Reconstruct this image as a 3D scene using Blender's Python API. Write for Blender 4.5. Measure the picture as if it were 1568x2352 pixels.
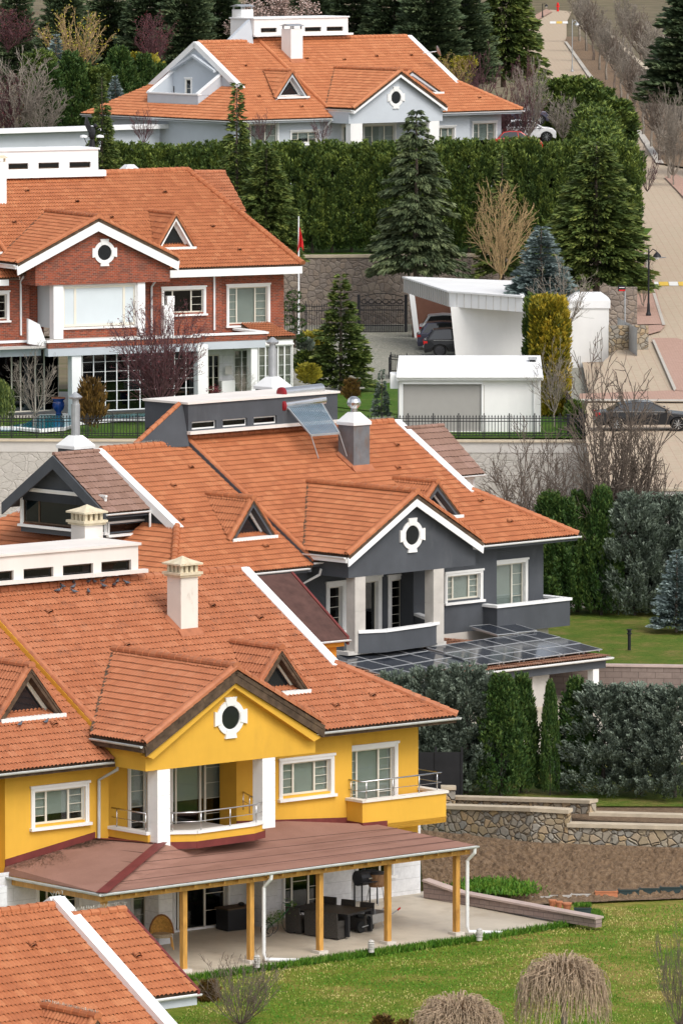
import bpy, bmesh, math, random
import numpy as np
from math import sin, cos, tan, pi, radians, sqrt, atan, atan2
from mathutils import Vector, Matrix
random.seed(11); RNG = np.random.default_rng(5)
for o in list(bpy.data.objects): bpy.data.objects.remove(o)
sc = bpy.context.scene; COL = sc.collection

# ------------------------------------------------------------------ camera, sky, sun, exposure
FPX, YH, CH = 15500.0, -330.0, 37.8          # focal length in units of a 1568 x 2352 picture, horizon row, camera height
PT = atan((1176 - YH) / FPX)
cam = bpy.data.cameras.new('camera'); cob = bpy.data.objects.new('camera', cam); COL.objects.link(cob)
cob.location = (0, 0, CH); cob.rotation_euler = (pi / 2 - PT, 0, 0)
cam.sensor_fit = 'VERTICAL'; cam.sensor_height = 36.0; cam.lens = 36.0 * FPX / 2352
cam.clip_start = 1.0; cam.clip_end = 6000
sc.camera = cob
sc.render.resolution_x, sc.render.resolution_y = 682, 1024
SUN_EL, SUN_AZ = radians(48), radians(146)    # azimuth clockwise from +Y: behind the camera, to the right
w = bpy.data.worlds.new('World'); sc.world = w; w.use_nodes = True
nt = w.node_tree; bg = nt.nodes['Background']
sky = nt.nodes.new('ShaderNodeTexSky'); sky.sky_type = 'NISHITA'; sky.sun_disc = False
sky.sun_elevation = SUN_EL; sky.sun_rotation = SUN_AZ; sky.dust_density = 6; sky.air_density = 1.0; sky.altitude = 900
hs = nt.nodes.new('ShaderNodeHueSaturation'); hs.inputs['Saturation'].default_value = 0.35
nt.links.new(sky.outputs[0], hs.inputs['Color']); nt.links.new(hs.outputs[0], bg.inputs[0]); bg.inputs[1].default_value = 0.15
sl = bpy.data.lights.new('sun', 'SUN'); sl.energy = 0.95; sl.angle = radians(28); sl.color = (1, .96, .9)
so = bpy.data.objects.new('sun', sl); COL.objects.link(so)
sd = Vector((sin(SUN_AZ) * cos(SUN_EL), cos(SUN_AZ) * cos(SUN_EL), sin(SUN_EL)))
so.rotation_euler = (-sd).to_track_quat('-Z', 'Y').to_euler()
sc.view_settings.view_transform = 'Standard'; sc.view_settings.look = 'None'
sc.view_settings.exposure = 0.6; sc.view_settings.gamma = 1
sc.cycles.max_bounces = 6; sc.cycles.transparent_max_bounces = 12

# ------------------------------------------------------------------ survey: rays of the photograph met with planes of the place
def ray(px, py):
    x = (px - 784) / FPX; z = -(py - 1176) / FPX
    return (x, cos(PT) + z * sin(PT), -sin(PT) + z * cos(PT))
def P(px, py, Y):
    r = ray(px, py); k = Y / r[1]; return Vector((r[0] * k, Y, CH + r[2] * k))
def G(px, py, z=0.):
    r = ray(px, py); k = (z - CH) / r[2]; return Vector((r[0] * k, r[1] * k, z))
class Fr:
    """local frame of a building: u along its front, v into depth, w up"""
    def __init__(s, px, py, Y, th, z=0):
        p = P(px, py, Y); s.o = Vector((p[0], p[1], z)); s.t = radians(th); s.z = z
        s.R = Matrix.Rotation(s.t, 3, 'Z')
    def loc(s, p): return s.R.transposed() @ (Vector(p) - s.o)
    def wld(s, p): return s.R @ Vector(p) + s.o
    def hit(s, px, py, n, d):
        n = Vector(n); c = s.loc((0, 0, CH)); e = s.R.transposed() @ Vector(ray(px, py))
        return c + e * ((d - c.dot(n)) / e.dot(n))
    def v(s, px, py, v=0.): return s.hit(px, py, (0, 1, 0), v)
    def u(s, px, py, u=0.): return s.hit(px, py, (1, 0, 0), u)
    def w(s, px, py, w=0.): return s.hit(px, py, (0, 0, 1), w)
    def root(s, name, label, cat, group=None):
        r = thing(name, label, cat, s.o, s.t, group); return r

# ------------------------------------------------------------------ naming
def setp(o, label=None, cat=None, group=None, kind=None):
    if label: o['label'] = label
    if cat: o['category'] = cat
    if group: o['group'] = group
    if kind: o['kind'] = kind
    return o
def thing(name, label, cat, loc=(0, 0, 0), rz=0., group=None, parent=None):
    o = bpy.data.objects.new(name, None); COL.objects.link(o); o.empty_display_size = .2
    o.location = loc; o.rotation_euler = (0, 0, rz); setp(o, label, cat, group)
    return o
def copy_tree(o, parent=None):
    c = o.copy(); COL.objects.link(c); c.parent = parent
    for ch in list(o.children): copy_tree(ch, c)
    return c

# ------------------------------------------------------------------ mesh builder
class MB:
    def __init__(s): s.V = []; s.F = []; s.M = []; s.off = 0; s.UV = None
    def add(s, verts, faces, mi=0):
        n = len(s.V); s.V += [tuple(v) for v in verts]; s.F += [tuple(i + n for i in f) for f in faces]; s.M += [mi] * len(faces); return s
    def poly(s, pts, mi=0): return s.add(pts, [tuple(range(len(pts)))], mi)
    def box(s, a0, a1, b0, b1, c0, c1, mi=0, mp=None):
        v = [(a, b, c) for a in (a0, a1) for b in (b0, b1) for c in (c0, c1)]
        if mp: v = [mp(*p) for p in v]
        return s.add(v, [(0, 1, 3, 2), (4, 6, 7, 5), (0, 4, 5, 1), (2, 3, 7, 6), (0, 2, 6, 4), (1, 5, 7, 3)], mi)
    def ext(s, pts, vec, mi=0):
        n = len(pts); vec = Vector(vec); q = [Vector(p) for p in pts]; r = [p + vec for p in q]
        return s.add(q + r, [tuple(range(n)), tuple(range(2 * n - 1, n - 1, -1))] + [(i, (i + 1) % n, n + (i + 1) % n, n + i) for i in range(n)], mi)
    def bar(s, p, q, wd, ht=None, mi=0, up=(0, 0, 1)):
        p = Vector(p); q = Vector(q); d = (q - p).normalized(); up = Vector(up)
        if abs(d.dot(up)) > .98: up = Vector((0, 1, 0))
        a = d.cross(up).normalized() * wd / 2; b = a.cross(d).normalized() * (ht or wd) / 2
        return s.ext([p - a - b, p + a - b, p + a + b, p - a + b], q - p, mi)
    def tube(s, pts, r, n=6, mi=0, caps=True):
        pts = [Vector(p) for p in pts]; rs = r if hasattr(r, '__len__') else [r] * len(pts); base = len(s.V); prev = None
        for i, p in enumerate(pts):
            d = (pts[min(i + 1, len(pts) - 1)] - pts[max(i - 1, 0)]).normalized()
            if prev is None: a = d.orthogonal().normalized()
            else: a = (prev - d * prev.dot(d)).normalized()
            prev = a; b = d.cross(a)
            for k in range(n):
                t = 2 * pi * k / n; s.V.append(tuple(p + (a * cos(t) + b * sin(t)) * rs[i]))
        for i in range(len(pts) - 1):
            for k in range(n):
                s.F.append((base + i * n + k, base + i * n + (k + 1) % n, base + (i + 1) * n + (k + 1) % n, base + (i + 1) * n + k)); s.M.append(mi)
        if caps:
            s.F.append(tuple(base + k for k in range(n - 1, -1, -1))); s.F.append(tuple(base + (len(pts) - 1) * n + k for k in range(n))); s.M += [mi, mi]
        return s
    def lathe(s, prof, c=(0, 0, 0), n=16, mi=0):
        base = len(s.V)
        for r, z in prof:
            for k in range(n): t = 2 * pi * k / n; s.V.append((c[0] + r * cos(t), c[1] + r * sin(t), c[2] + z))
        for i in range(len(prof) - 1):
            for k in range(n): s.F.append((base + i * n + k, base + i * n + (k + 1) % n, base + (i + 1) * n + (k + 1) % n, base + (i + 1) * n + k)); s.M.append(mi)
        s.F.append(tuple(base + k for k in range(n - 1, -1, -1))); s.F.append(tuple(base + (len(prof) - 1) * n + k for k in range(n))); s.M += [mi, mi]
        return s
    def ell(s, c, r, n=10, m=7, mi=0):
        return s.lathe([(max(1e-3, r[0] * sin(pi * i / m)), -r[2] * cos(pi * i / m)) for i in range(m + 1)], c, n, mi)
    def build(s, name, mats, parent=None, smooth=False, loc=None, uv=None):
        me = bpy.data.meshes.new(name); me.from_pydata(s.V, [], s.F)
        for m in (mats if isinstance(mats, (list, tuple)) else [mats]): me.materials.append(m)
        if any(s.M): me.polygons.foreach_set('material_index', s.M)
        if smooth: me.polygons.foreach_set('use_smooth', [True] * len(s.F))
        me.validate(); me.update()
        o = bpy.data.objects.new(name, me); COL.objects.link(o)
        if parent: o.parent = parent
        if loc: o.location = loc
        return o
def np_mesh(name, V, F, mats, uv=None, smooth=False, parent=None):
    """V (n,3), F (m,k) arrays; uv per vertex of each face corner (m*k,2)"""
    me = bpy.data.meshes.new(name); V = np.asarray(V, np.float32); F = np.asarray(F, np.int32); m, k = F.shape
    me.vertices.add(len(V)); me.vertices.foreach_set('co', V.ravel()); me.loops.add(m * k); me.loops.foreach_set('vertex_index', F.ravel())
    me.polygons.add(m); me.polygons.foreach_set('loop_start', np.arange(0, m * k, k, dtype=np.int32)); me.polygons.foreach_set('loop_total', np.full(m, k, np.int32))
    if uv is not None: me.uv_layers.new(name='UVMap').data.foreach_set('uv', np.asarray(uv, np.float32).ravel())
    me.update(); me.validate()
    for q in (mats if isinstance(mats, (list, tuple)) else [mats]): me.materials.append(q)
    if smooth: me.polygons.foreach_set('use_smooth', np.ones(m, bool))
    o = bpy.data.objects.new(name, me); COL.objects.link(o); o.parent = parent
    return o
def join_np(parts):
    V = []; F = []; n = 0
    for v, f in parts: V.append(v); F.append(f + n); n += len(v)
    return np.concatenate(V), np.concatenate(F)

# ------------------------------------------------------------------ materials
def newmat(name):
    m = bpy.data.materials.new(name); m.use_nodes = True; nt = m.node_tree; return m, nt, nt.nodes['Principled BSDF']
def N(nt, typ, **kw):
    n = nt.nodes.new(typ)
    for k, v in kw.items():
        if k.startswith('i_'):
            key = k[2:]; n.inputs[int(key) if key.isdigit() else key.replace('_', ' ')].default_value = v
        else: setattr(n, k, v)
    return n
def L(nt, a, b): nt.links.new(a, b)
def coords(nt, kind='Object', scale=None):
    tc = N(nt, 'ShaderNodeTexCoord')
    if scale is None: return tc.outputs[kind]
    mp = N(nt, 'ShaderNodeMapping'); mp.inputs['Scale'].default_value = scale; L(nt, tc.outputs[kind], mp.inputs[0]); return mp.outputs[0]
def ramp(nt, fac, stops):
    r = N(nt, 'ShaderNodeValToRGB'); e = r.color_ramp.elements
    while len(e) < len(stops): e.new(.5)
    for i, (p, c) in enumerate(stops): e[i].position = p; e[i].color = (*c, 1) if len(c) == 3 else c
    L(nt, fac, r.inputs[0]); return r.outputs[0]
def mixc(nt, fac, a, b, mode='MIX'):
    m = N(nt, 'ShaderNodeMix', data_type='RGBA', blend_type=mode)
    for s, x in ((m.inputs[0], fac), (m.inputs[6], a), (m.inputs[7], b)):
        if isinstance(x, (int, float)): s.default_value = x
        elif isinstance(x, tuple): s.default_value = (*x, 1)
        else: L(nt, x, s)
    return m.outputs[2]
def noise(nt, vec, scale, detail=4, rough=.6, dim='3D'):
    n = N(nt, 'ShaderNodeTexNoise', noise_dimensions=dim); n.inputs['Scale'].default_value = scale; n.inputs['Detail'].default_value = detail; n.inputs['Roughness'].default_value = rough
    L(nt, vec, n.inputs['Vector']); return n.outputs['Fac']
def bump(nt, bs, h, strength=.3, dist=.02):
    b = N(nt, 'ShaderNodeBump'); b.inputs['Strength'].default_value = strength; b.inputs['Distance'].default_value = dist; L(nt, h, b.inputs['Height']); L(nt, b.outputs[0], bs.inputs['Normal'])
def sh(c, k): return tuple(min(1, x * k) for x in c)
def pm(name, c, rough=.75, var=.18, scale=1.2, bmp=0., bscale=60, metal=0., spec=.3, dirt=None, dscale=.6, damt=.5, streak=False, rain=0.):
    m, nt, b = newmat(name); co = coords(nt, 'Object', (1, 1, .25) if streak else None)
    col = ramp(nt, noise(nt, co, scale), [(.3, sh(c, 1 - var)), (.7, sh(c, 1 + var))])
    if dirt:
        co2 = coords(nt, 'Object', (1, 1, .35)); f = ramp(nt, noise(nt, co2, dscale, 8, .7), [(1 - damt, (0, 0, 0)), (min(1, 1.25 - damt), (1, 1, 1))]); col = mixc(nt, f, col, dirt)
    if rain: col = mixc(nt, ramp(nt, noise(nt, coords(nt, 'Object', (1.1, 1.1, .22)), 1.3, 6, .75), [(.46, (0, 0, 0)), (.74, (rain, rain, rain))]), col, sh(c, .55))
    L(nt, col, b.inputs['Base Color']); b.inputs['Roughness'].default_value = rough; b.inputs['Metallic'].default_value = metal
    b.inputs['Specular IOR Level'].default_value = spec
    if bmp: bump(nt, b, noise(nt, coords(nt), bscale, 3), bmp, .01)
    return m
def glass_mat(name, tint=(.5, .55, .55)):
    m, nt, b = newmat(name); out = nt.nodes['Material Output']
    tr = N(nt, 'ShaderNodeBsdfTransparent'); tr.inputs[0].default_value = (*tint, 1)
    gl = N(nt, 'ShaderNodeBsdfGlossy'); gl.inputs['Roughness'].default_value = .03
    lw = N(nt, 'ShaderNodeLayerWeight'); lw.inputs['Blend'].default_value = .5
    pw = N(nt, 'ShaderNodeMath', operation='POWER'); L(nt, lw.outputs['Facing'], pw.inputs[0]); pw.inputs[1].default_value = 3
    fr = N(nt, 'ShaderNodeMath', operation='MULTIPLY_ADD'); L(nt, pw.outputs[0], fr.inputs[0]); fr.inputs[1].default_value = .75; fr.inputs[2].default_value = .06
    mx = N(nt, 'ShaderNodeMixShader'); L(nt, fr.outputs[0], mx.inputs[0]); L(nt, tr.outputs[0], mx.inputs[1]); L(nt, gl.outputs[0], mx.inputs[2]); L(nt, mx.outputs[0], out.inputs[0])
    nt.nodes.remove(b); return m
def tile_mat(name, cols, dark=(.10, .06, .045), moss=.0, sc_=1., pale=.1):
    """clay tiles: one tone per tile (cell of the UV grid), weathering laid over it"""
    m, nt, b = newmat(name); uv = coords(nt, 'UV')
    fl = N(nt, 'ShaderNodeVectorMath', operation='FLOOR'); L(nt, uv, fl.inputs[0])
    wn = N(nt, 'ShaderNodeTexWhiteNoise', noise_dimensions='2D'); L(nt, fl.outputs[0], wn.inputs['Vector'])
    col = ramp(nt, wn.outputs['Value'], [(0, cols[0]), (.45, cols[1]), (.8, cols[2]), (1, cols[3])])
    ob = coords(nt); big = noise(nt, ob, .5 * sc_, 5, .6); col = mixc(nt, ramp(nt, big, [(.35, (0, 0, 0)), (.75, (.55, .55, .55))]), col, dark, 'MULTIPLY') if False else col
    fine = noise(nt, ob, 7, 6, .75); col = mixc(nt, ramp(nt, fine, [(.3, (.4, .4, .4)), (.5, (0, 0, 0))]), col, sh(cols[1], .5))
    col = mixc(nt, ramp(nt, big, [(.42, (0, 0, 0)), (.75, (.45, .45, .45))]), col, sh(cols[3], 1.05))
    sp = noise(nt, ob, 26, 3, .6); col = mixc(nt, ramp(nt, sp, [(.68, (0, 0, 0)), (.76, (pale * 4, pale * 4, pale * 4))]), col, (.62, .5, .42))
    if moss: col = mixc(nt, ramp(nt, noise(nt, ob, 1.7, 8, .8), [(.6 - moss * .2, (0, 0, 0)), (.75, (.7, .7, .7))]), col, dark)
    L(nt, col, b.inputs['Base Color']); b.inputs['Roughness'].default_value = .62; b.inputs['Specular IOR Level'].default_value = .35
    bump(nt, b, fine, .25, .01); return m
def leaf_mat(name, stops, trans=.25, rough=.6, nscale=.9, namp=.7):
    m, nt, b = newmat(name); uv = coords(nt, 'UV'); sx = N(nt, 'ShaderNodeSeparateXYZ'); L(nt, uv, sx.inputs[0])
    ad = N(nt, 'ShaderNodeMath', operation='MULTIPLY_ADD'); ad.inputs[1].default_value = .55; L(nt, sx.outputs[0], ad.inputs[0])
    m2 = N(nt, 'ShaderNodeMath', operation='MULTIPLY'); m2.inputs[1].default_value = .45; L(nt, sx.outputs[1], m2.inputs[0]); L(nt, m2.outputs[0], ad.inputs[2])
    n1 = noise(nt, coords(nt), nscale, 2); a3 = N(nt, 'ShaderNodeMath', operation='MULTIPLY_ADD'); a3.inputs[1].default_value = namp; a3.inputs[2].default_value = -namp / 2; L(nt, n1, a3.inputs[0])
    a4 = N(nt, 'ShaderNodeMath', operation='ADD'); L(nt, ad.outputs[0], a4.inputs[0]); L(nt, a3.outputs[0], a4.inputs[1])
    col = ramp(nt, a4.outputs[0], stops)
    L(nt, col, b.inputs['Base Color']); b.inputs['Roughness'].default_value = rough; b.inputs['Specular IOR Level'].default_value = .25
    return m
def stone_mat(name, cols, mortar, scale=2.6, bstr=.8, sx=1., edge=.05):
    m, nt, b = newmat(name); co = coords(nt, 'Object', (1, 1, sx)); wob = N(nt, 'ShaderNodeTexNoise'); wob.inputs['Scale'].default_value = 3; L(nt, co, wob.inputs['Vector'])
    ad = N(nt, 'ShaderNodeVectorMath', operation='MULTIPLY_ADD'); L(nt, wob.outputs['Color'], ad.inputs[0]); ad.inputs[1].default_value = (.16, .16, .16); L(nt, co, ad.inputs[2])
    v1 = N(nt, 'ShaderNodeTexVoronoi', feature='DISTANCE_TO_EDGE'); v1.inputs['Scale'].default_value = scale; L(nt, ad.outputs[0], v1.inputs['Vector'])
    v2 = N(nt, 'ShaderNodeTexVoronoi'); v2.inputs['Scale'].default_value = scale; L(nt, ad.outputs[0], v2.inputs['Vector'])
    sp = N(nt, 'ShaderNodeSeparateColor'); L(nt, v2.outputs['Color'], sp.inputs[0])
    c = ramp(nt, sp.outputs[0], [(i / (len(cols) - 1), q) for i, q in enumerate(cols)])
    c = mixc(nt, ramp(nt, noise(nt, co, 9, 6, .7), [(.3, (.4, .4, .4)), (.6, (0, 0, 0))]), c, sh(cols[0], .5))
    e = ramp(nt, v1.outputs['Distance'], [(edge * .35, (0, 0, 0)), (edge, (1, 1, 1))]); c = mixc(nt, e, mortar, c)
    L(nt, c, b.inputs['Base Color']); b.inputs['Roughness'].default_value = .85; b.inputs['Specular IOR Level'].default_value = .15
    bump(nt, b, ramp(nt, v1.outputs['Distance'], [(0, (0, 0, 0)), (edge * 3, (1, 1, 1))]), bstr, .08); return m
def brick_mat(name, c1, c2, mortar, bw, bh, ms=.012, axis='xz', off=.5, bias=0., bstr=.3, var=None, rough=.85):
    m, nt, b = newmat(name); tc = coords(nt); sx = N(nt, 'ShaderNodeSeparateXYZ'); L(nt, tc, sx.inputs[0]); cb = N(nt, 'ShaderNodeCombineXYZ')
    if axis[:2] == 'xz':
        s = N(nt, 'ShaderNodeMath', operation='SUBTRACT' if axis[-1] == '-' else 'ADD'); L(nt, sx.outputs[0], s.inputs[0]); L(nt, sx.outputs[1], s.inputs[1]); L(nt, s.outputs[0], cb.inputs[0]); L(nt, sx.outputs[2], cb.inputs[1])
    else: L(nt, sx.outputs[0], cb.inputs[0]); L(nt, sx.outputs[1], cb.inputs[1])
    br = N(nt, 'ShaderNodeTexBrick', offset=off); L(nt, cb.outputs[0], br.inputs['Vector'])
    br.inputs['Color1'].default_value = (*c1, 1); br.inputs['Color2'].default_value = (*c2, 1); br.inputs['Mortar'].default_value = (*mortar, 1)
    br.inputs['Scale'].default_value = 1; br.inputs['Mortar Size'].default_value = ms; br.inputs['Bias'].default_value = bias; br.inputs['Brick Width'].default_value = bw; br.inputs['Row Height'].default_value = bh
    br.inputs['Mortar Smooth'].default_value = .1
    col = mixc(nt, ramp(nt, noise(nt, tc, 5, 6, .7), [(.35, (.35, .35, .35)), (.6, (0, 0, 0))]), br.outputs['Color'], sh(c1, .55))
    if var: col = mixc(nt, ramp(nt, noise(nt, tc, .35, 5, .6), [(.4, (0, 0, 0)), (.7, (.6, .6, .6))]), col, var)
    L(nt, col, b.inputs['Base Color']); b.inputs['Roughness'].default_value = rough; b.inputs['Specular IOR Level'].default_value = .2
    inv = N(nt, 'ShaderNodeMath', operation='SUBTRACT'); inv.inputs[0].default_value = 1; L(nt, br.outputs['Fac'], inv.inputs[1]); bump(nt, b, inv.outputs[0], bstr, .01); return m

M = {}
M['tile_a'] = tile_mat('clay_tile_weathered', [(.375, .125, .053), (.405, .14, .062), (.435, .155, .07), (.46, .18, .088)], moss=.3, pale=.07)
M['tile_b'] = tile_mat('clay_tile_orange', [(.37, .12, .048), (.41, .137, .055), (.45, .155, .064), (.48, .185, .08)], moss=.08, pale=.06)
M['tile_c'] = tile_mat('clay_tile_bright', [(.44, .15, .06), (.475, .17, .07), (.51, .19, .08), (.54, .215, .095)], moss=.0, pale=.06)
M['tile_d'] = tile_mat('brown_metal_tile', [(.22, .125, .09), (.25, .145, .105), (.27, .16, .12), (.30, .18, .14)], moss=.0, pale=.03)
M['tile_e'] = tile_mat('weathered_tile_brown', [(.20, .09, .055), (.26, .12, .07), (.30, .15, .09), (.33, .2, .14)], moss=.3, pale=.03)
M['flash'] = pm('flashing_terracotta', (.37, .135, .065), .6, .2, 3)
M['yellow'] = pm('yellow_stucco', (.69, .385, .047), .85, .07, .5, bmp=.35, bscale=45, dirt=(.56, .31, .045), dscale=.7, damt=.42, rain=.13)
M['orange'] = pm('orange_stucco', (.72, .28, .03), .85, .08, .5)
M['grey'] = pm('anthracite_stucco', (.072, .078, .088), .9, .14, .6, bmp=.45, bscale=40, dirt=(.11, .115, .122), dscale=.6, damt=.44, rain=.2)
M['ltblue'] = pm('pale_blue_stucco', (.50, .535, .57), .9, .06, .5, bmp=.2, bscale=40)
M['white'] = pm('white_paint', (.80, .79, .765), .6, .04, .8, dirt=(.55, .5, .42), dscale=.9, damt=.33, rain=.12)
M['white2'] = pm('white_clean', (.84, .84, .83), .5, .03, .6, dirt=(.66, .65, .62), dscale=.5, damt=.32, rain=.1)
M['render'] = pm('cream_render', (.72, .67, .62), .85, .06, .6, bmp=.2, dirt=(.36, .32, .27), dscale=1.3, damt=.36, streak=True)
M['sootrender'] = pm('cream_render_stained', (.72, .67, .60), .85, .06, .8, dirt=(.30, .27, .2), dscale=2.2, damt=.44)
M['cap'] = pm('lichen_cement', (.62, .54, .39), .9, .15, 5, dirt=(.48, .33, .16), dscale=3, damt=.45)
M['frame'] = pm('cream_window_frame', (.70, .66, .56), .5, .05, 1)
M['gutter'] = pm('grey_gutter', (.52, .53, .51), .5, .12, 3, dirt=(.25, .22, .18), dscale=2, damt=.4)
M['gutterw'] = pm('white_gutter', (.74, .74, .73), .45, .06, 2)
M['fascia'] = pm('weathered_wood', (.085, .055, .035), .85, .45, 4, dirt=(.24, .16, .07), dscale=6, damt=.42)
M['wood'] = pm('varnished_pine', (.52, .27, .065), .45, .25, 5, streak=True, dirt=(.25, .10, .02), dscale=3, damt=.42)
M['steel'] = pm('stainless_steel', (.62, .62, .62), .25, .05, 2, metal=1., spec=.5)
M['galv'] = pm('galvanised_steel', (.42, .43, .44), .45, .12, 3, metal=.6)
M['rusty'] = pm('stained_sheet_metal', (.17, .175, .185), .55, .15, 2.5, metal=.2, dirt=(.17, .085, .04), dscale=2.2, damt=.5)
M['capw'] = pm('white_sheet_cap', (.76, .76, .75), .5, .04, 2, dirt=(.40, .22, .10), dscale=3, damt=.34)
M['black'] = pm('black_iron', (.014, .014, .016), .5, .2, 3)
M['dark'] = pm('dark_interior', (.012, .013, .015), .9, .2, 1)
M['blind'] = pm('pale_blind', (.50, .53, .50), .8, .05, 2)
M['blindw'] = pm('white_frosted_glass', (.60, .66, .68), .12, .03, .8, spec=.6)
M['curtain'] = pm('curtain', (.36, .35, .29), .9, .25, 3)
M['glass'] = glass_mat('window_glass', (.80, .83, .82))
M['glassd'] = glass_mat('dark_glass', (.35, .40, .42))
M['redfelt'] = pm('red_flashing', (.155, .032, .028), .6, .2, 2)
M['stoneclad'] = pm('stone_cladding', (.48, .45, .41), .8, .10, 1.5, dirt=(.36, .33, .30), dscale=1.2, damt=.4)
M['whitestone'] = brick_mat('white_block_cladding', (.72, .72, .72), (.70, .70, .71), (.50, .50, .50), 4.0, .44, .008, bstr=.35)
M['brick'] = brick_mat('red_brick', (.34, .075, .035), (.115, .045, .034), (.30, .22, .17), .25, .09, .007, bias=-.1, bstr=.3)
M['blockwall'] = brick_mat('brown_block_wall', (.20, .155, .135), (.235, .185, .16), (.12, .09, .08), .62, .26, .012, bstr=.4)
M['coping'] = pm('stone_coping', (.50, .42, .31), .85, .15, 2, dirt=(.33, .28, .2), dscale=2, damt=.4)
M['capstone'] = pm('pink_capstone', (.46, .36, .32), .8, .12, 2)
M['stone1'] = stone_mat('rubble_stone', [(.28, .26, .23), (.42, .31, .17), (.35, .33, .29), (.48, .34, .19), (.30, .285, .25), (.44, .37, .27)], (.20, .165, .125), 3.3, .9, 1.15, .045)
M['stone2'] = stone_mat('rubble_stone_pale', [(.22, .18, .15), (.30, .24, .19), (.26, .22, .19), (.34, .28, .22)], (.17, .145, .125), 2.5, .6, 1.1, .045)
M['carved'] = stone_mat('pressed_concrete', [(.44, .415, .37), (.47, .44, .40), (.42, .395, .355)], (.385, .36, .32), 2.0, .45, 1.3, .02)
M['conc'] = pm('pale_concrete', (.50, .475, .44), .9, .07, .8, dirt=(.36, .33, .29), dscale=.8, damt=.4)
M['patio'] = pm('patio_screed', (.50, .44, .35), .5, .14, .7, dirt=(.34, .28, .20), dscale=.9, damt=.47)
M['patioedge'] = pm('patio_edge', (.56, .52, .46), .6, .08, 1)
M['panel_frame'] = pm('alu_frame', (.55, .56, .57), .4, .05, 1, metal=.5)
M['rattan'] = pm('dark_rattan', (.05, .045, .04), .8, .5, 40)
M['rattan2'] = pm('beige_rattan', (.40, .31, .2), .8, .4, 40)
M['blackplas'] = pm('black_plastic', (.015, .015, .017), .45, .2, 3)
M['terra'] = pm('terracotta', (.50, .19, .09), .7, .15, 4)
M['bluepot'] = pm('blue_glaze', (.01, .045, .22), .2, .2, 4, spec=.6)
M['red'] = pm('red_cloth', (.60, .02, .02), .8, .1, 2)
M['redplas'] = pm('dark_red_cap', (.22, .01, .015), .4, .1, 2)
M['spike'] = pm('bird_spike_wire', (.42, .42, .36), .5, .1, 2, metal=.4)
M['pigeon'] = pm('pigeon_grey', (.10, .115, .135), .7, .5, 14)
M['green'] = pm('green_paint', (.02, .12, .05), .5, .2, 3)
M['tube'] = pm('vacuum_tube', (.20, .29, .36), .12, .1, 2, spec=.8)
M['shutter'] = pm('grey_roller_fabric', (.335, .32, .30), .9, .03, 2)
M['tire'] = pm('tyre_rubber', (.012, .012, .012), .85, .2, 4)
M['rim'] = pm('alloy_rim', (.45, .46, .47), .3, .1, 2, metal=.8)
M['hub'] = pm('dark_rim', (.06, .06, .065), .4, .1, 2, metal=.5)
M['tail'] = pm('tail_lamp', (.45, .01, .01), .2, .1, 2, spec=.6)
M['lampglass'] = pm('headlamp', (.7, .72, .74), .1, .05, 2, spec=.8)
M['carwin'] = pm('car_glass', (.012, .015, .018), .05, .1, 2, spec=.7)
M['water'] = pm('pool_water', (.02, .22, .28), .06, .15, 1.5, bmp=.3, bscale=4, spec=.6)
M['bark'] = pm('bark', (.16, .125, .10), .95, .35, 5)
M['barkg'] = pm('grey_bark', (.26, .225, .185), .95, .3, 5)
M['barky'] = pm('golden_bark', (.40, .28, .14), .95, .25, 5)
M['barkd'] = pm('dark_bark', (.075, .06, .05), .95, .35, 5)
M['barkp'] = pm('plum_twigs', (.115, .055, .06), .9, .4, 5)
M['weep'] = pm('weeping_twigs', (.44, .335, .235), .95, .45, 9)
def felt_mat():
    m, nt, b = newmat('brown_mineral_felt'); tc = coords(nt); c = ramp(nt, noise(nt, tc, .8, 4), [(.3, (.275, .148, .11)), (.7, (.345, .19, .145))])
    c = mixc(nt, ramp(nt, noise(nt, tc, 70, 2), [(.35, (.35, .35, .35)), (.6, (0, 0, 0))]), c, (.14, .07, .055))
    L(nt, c, b.inputs['Base Color']); b.inputs['Roughness'].default_value = .9; b.inputs['Specular IOR Level'].default_value = .15; return m
M['felt'] = felt_mat(); M['feltd'] = pm('dark_red_felt', (.085, .042, .034), .85, .25, 3, dirt=(.14, .08, .06), dscale=4, damt=.36)
def pv_mat():
    m, nt, b = newmat('solar_cells'); uv = coords(nt, 'UV'); br = N(nt, 'ShaderNodeTexBrick', offset=0); L(nt, uv, br.inputs['Vector']); br.inputs['Scale'].default_value = 1
    br.inputs['Brick Width'].default_value = 1 / 6; br.inputs['Row Height'].default_value = 1 / 10; br.inputs['Mortar Size'].default_value = .003
    for k, q in (('Color1', (.016, .02, .03)), ('Color2', (.022, .027, .038)), ('Mortar', (.10, .11, .12))): br.inputs[k].default_value = (*q, 1)
    L(nt, br.outputs[0], b.inputs['Base Color']); b.inputs['Roughness'].default_value = .12; b.inputs['Specular IOR Level'].default_value = .9; return m
M['pv'] = pv_mat()
def grass_mat(name, a, b_, c, s=.5):
    m, nt, b = newmat(name); tc = coords(nt)
    big = noise(nt, tc, s, 5, .65); col = ramp(nt, big, [(.34, a), (.5, b_), (.62, c)])
    mid = noise(nt, tc, 4, 6, .8); col = mixc(nt, ramp(nt, mid, [(.35, (.6, .6, .6)), (.55, (0, 0, 0))]), col, sh(a, .55))
    fi = noise(nt, tc, 30, 5, .8); col = mixc(nt, ramp(nt, fi, [(.5, (0, 0, 0)), (.7, (.7, .7, .7))]), col, sh(c, 1.35))
    L(nt, col, b.inputs['Base Color']); b.inputs['Roughness'].default_value = .9; b.inputs['Specular IOR Level'].default_value = .1; bump(nt, b, fi, .9, .06); return m
M['grass'] = grass_mat('lawn_grass', (.085, .185, .012), (.16, .21, .022), (.32, .25, .07), .4)
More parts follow.
